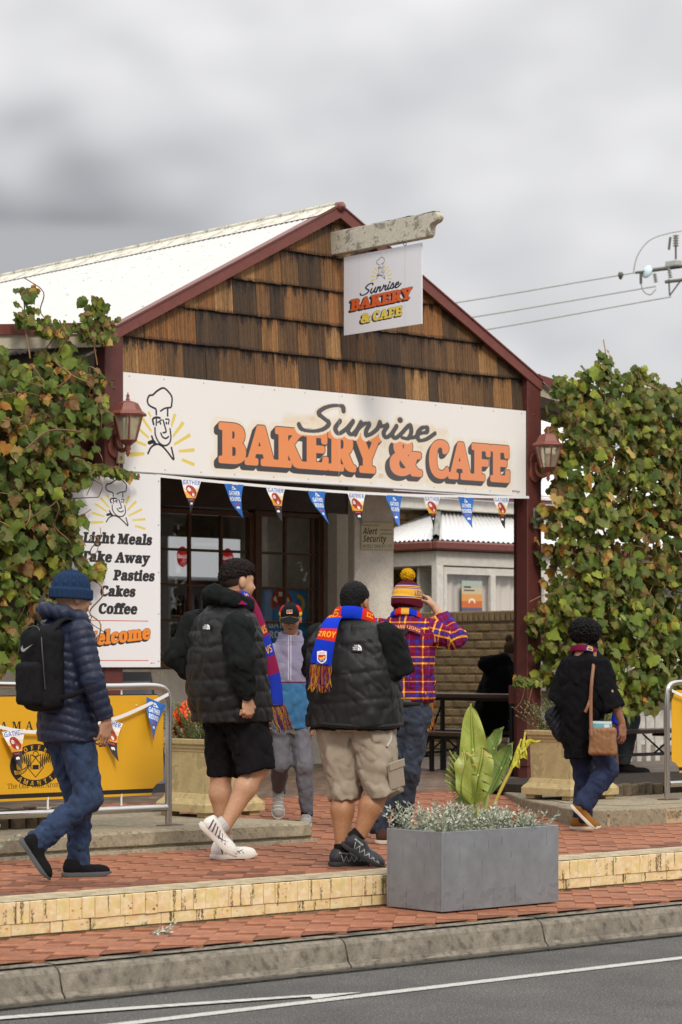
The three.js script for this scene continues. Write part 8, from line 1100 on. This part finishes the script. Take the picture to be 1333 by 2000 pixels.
  mesh('shoulder_strap', ribbon([[0.07, 1.345, 0.1], [0.066, 1.325, 0.2], [0.05, 1.25, 0.275], [0.03, 1.12, 0.325], [0.022, 1.0, 0.34], [0.02, 0.85, 0.36], [0.02, 0.72, 0.388]], [[0, 0.95, 0.3], [0, 0.8, 0.6], [0, 0.4, 0.9], [-0.1, 0.1, 1], [-0.1, 0, 1], [-0.1, 0, 1], [-0.2, 0, 1]], 0.026, 0.005), dl, bag); mesh('strap_tail', ribbon([[0.018, 0.99, 0.335], [0.0, 0.94, 0.35], [-0.022, 0.89, 0.35]], [[0, 0, 1], [0, 0, 1], [0, 0, 1]], 0.022, 0.003), dl, bag); mesh('buckle', (() => { const q = new THREE.TorusGeometry(0.014, 0.003, 6, 12).toNonIndexed(); q.translate(0.021, 1.0, 0.338); return q; })(), mat([0.2, 0.15, 0.1], 0.3, { metalness: 0.8 }), bag);
  mesh('tag', chamfer(0.04, 0.03, 0.004, 0.001), dl, bag, [0.165, 0.615, 0.374], [0, -0.37, 0]); const pkt = canvas(128, 48, (c) => { c.fillStyle = '#6fb6c6'; c.fillRect(0, 0, 128, 48); c.fillStyle = '#d7e6ea'; c.fillRect(0, 0, 128, 12); c.fillRect(84, 16, 34, 26); }); mesh('packet', printed(0.15, 0.06, 0.03), mat(0xffffff, 0.3, { map: pkt }), bag, [0.1, 0.793, 0.352], [0.1, -0.37, 0.02]);
}
// ---- seated people on the veranda
{
  const f = [0.92, -0.39], J = { f, trunk: [[0.45, 0.0, 0, 0.2, 0.16], [0.7, 0.03, 0, 0.19, 0.15], [0.95, 0.07, 0, 0.185, 0.13], [1.06, 0.1, 0, 0.17, 0.11], [1.13, 0.12, 0, 0.1, 0.08], [1.18, 0.14, 0, 0.05, 0.05]], armR: [[0.13, 1.03, 0.17], [0.25, 0.82, 0.2], [0.42, 0.86, 0.1]], armL: [[0.02, 1.03, -0.17], [0.15, 0.82, -0.2], [0.4, 0.86, -0.15]], legR: [[0.05, 0.47, 0.1], [0.46, 0.5, 0.0], [0.44, 0.1, 0.02]], legL: [[0.0, 0.47, -0.08], [0.42, 0.5, -0.2], [0.4, 0.1, -0.18]], neck: [0.14, 1.15, 0], head: [0.225, 1.255, -0.02], look: [0.88, -0.3, -0.35], headS: 0.95 };
  const g = figure('person in a black hooded coat with a bun, seated at the veranda picnic table', [5.93, 0.12, -1.6], [0.45, 0.26, 0.18], J), blk = cloth([0.008, 0.008, 0.009], 1);
  garment('hooded_coat', (p) => { let d = trunk(p, [[0.4, -0.02, 0, 0.235, 0.2], [0.6, 0.01, 0, 0.225, 0.19], [0.9, 0.05, 0, 0.225, 0.17], [1.06, 0.09, 0, 0.21, 0.14], [1.15, 0.12, 0, 0.13, 0.11]], f, 2.3); for (const s of ['R', 'L']) { const [a, b, c] = J['arm' + s]; d = smin(d, smin(cap(p, a, b, 0.08, 0.07), cap(p, b, c, 0.07, 0.055), 0.03), 0.04); } d = smin(d, cap(p, [-0.05, 1.13, 0.08], [0.12, 1.17, 0.11], 0.085, 0.075), 0.05); d = smin(d, cap(p, [-0.04, 1.13, -0.05], [-0.05, 1.13, 0.08], 0.075, 0.08), 0.05); return d + folds(p, 8, 0.01); }, [-0.34, 0.34, -0.34], [0.56, 1.3, 0.34], 0.012, blk, g);
  garment('trousers', trousers(J, [0.1, 0.08, 0.07], { seat: [[0.42, 0.0, 0, 0.18, 0.15], [0.6, 0.02, 0, 0.18, 0.15]] }), [-0.24, 0.02, -0.36], [0.6, 0.66, 0.26], 0.013, denim([0.02, 0.025, 0.04]), g);
  headMesh('hair', withUV(nets((p) => { let d = ell(p, [0, 0.035, -0.02], [0.085, 0.095, 0.1]); d = smax(d, p[2] - 0.05 - 0.6 * Math.max(0, p[1] - 0.03), 0.01); d = smin(d, ell(p, [0.02, 0.13, -0.085], [0.042, 0.05, 0.04]), 0.015); return smax(d, -0.07 - p[1], 0.01) + 0.004 * n3(p[0] * 60, p[1] * 30, p[2] * 60); }, [-0.12, -0.1, -0.16], [0.12, 0.21, 0.12], 0.006), boxUV), cloth([0.13, 0.085, 0.05], 0.7), g, J);
  headMesh('glasses', [(() => { const q = new THREE.TorusGeometry(0.022, 0.002, 6, 16).toNonIndexed(); q.translate(0.031, 0.006, 0.1); return q; })(), (() => { const q = new THREE.TorusGeometry(0.022, 0.002, 6, 16).toNonIndexed(); q.translate(-0.031, 0.006, 0.1); return q; })(), bar([0.053, 0.008, 0.098], [0.082, 0.012, 0.0], 0.002, 5), bar([-0.053, 0.008, 0.098], [-0.082, 0.012, 0.0], 0.002, 5)], mat([0.01, 0.01, 0.01], 0.3), g, J);
  for (const q of ['L', 'R']) shoe(g, [J['leg' + q][2][0] - 0.06, -0.005, J['leg' + q][2][2] + 0.03], [0.92, 0, -0.39], blk, mat([0.02, 0.02, 0.02], 0.8), 0.95);
}
{
  const f = [0.75, 0.66], J = { f, trunk: [[0.45, -0.42, -0.3, 0.18, 0.15], [0.7, -0.4, -0.28, 0.18, 0.14], [0.95, -0.38, -0.27, 0.18, 0.12], [1.05, -0.37, -0.26, 0.16, 0.1], [1.13, -0.37, -0.26, 0.08, 0.07]], armR: [[-0.5, 1.0, -0.1], [-0.42, 0.8, 0.0], [-0.2, 0.82, 0.05]], armL: [[-0.25, 1.0, -0.42], [-0.15, 0.8, -0.4], [0.0, 0.82, -0.25]], legR: [[-0.45, 0.47, -0.2], [-0.05, 0.55, 0.05], [-0.06, 0.12, 0.05]], legL: [[-0.36, 0.47, -0.38], [0.06, 0.56, -0.05], [-0.015, 0.14, -0.02]], neck: [-0.37, 1.16, -0.26], head: [-0.35, 1.3, -0.24], look: [0.7, -0.2, 0.66] };
  const g = figure('person in dark clothes and grey pants, seated behind the vine by the timber table', [6.498, 0.13, -0.222], [0.4, 0.22, 0.14], J), dk = cloth([0.03, 0.03, 0.035], 1);
  garment('jumper', (p) => { let d = trunk(p, J.trunk.map(([y, x, z, w, e]) => [y, x, z, w + 0.025, e + 0.025]), f, 2.3); for (const s of ['R', 'L']) { const [a, b, c] = J['arm' + s]; d = smin(d, smin(cap(p, a, b, 0.075, 0.062), cap(p, b, c, 0.062, 0.05), 0.03), 0.04); } return d + folds(p, 8, 0.009); }, [-0.75, 0.38, -0.62], [0.12, 1.2, 0.16], 0.013, dk, g);
  garment('grey_pants', trousers(J, [0.1, 0.082, 0.062], { seat: [[0.42, -0.4, -0.28, 0.17, 0.14], [0.6, -0.4, -0.28, 0.17, 0.14]] }), [-0.68, 0.06, -0.55], [0.22, 0.7, 0.2], 0.011, cloth([0.1, 0.115, 0.125], 1), g);
  headMesh('hair', withUV(nets((p) => smax(ell(p, [0, 0.035, -0.02], [0.086, 0.095, 0.104]), p[2] - 0.05 - 0.6 * Math.max(0, p[1] - 0.03), 0.01), [-0.12, -0.1, -0.16], [0.12, 0.16, 0.12], 0.007), boxUV), dk, g, J);
  const bt = cloth([0.012, 0.012, 0.012], 0.9); shoe(g, [-0.075, -0.005, 0.01], [0.9, 0, 0.1], bt, mat([0.015, 0.015, 0.015], 0.8), 1.05); shoe(g, [-0.11, -0.005, 0.1], [0.9, 0, 0.3], bt, mat([0.015, 0.015, 0.015], 0.8), 1.05);
}
renderer.render(scene, camera);
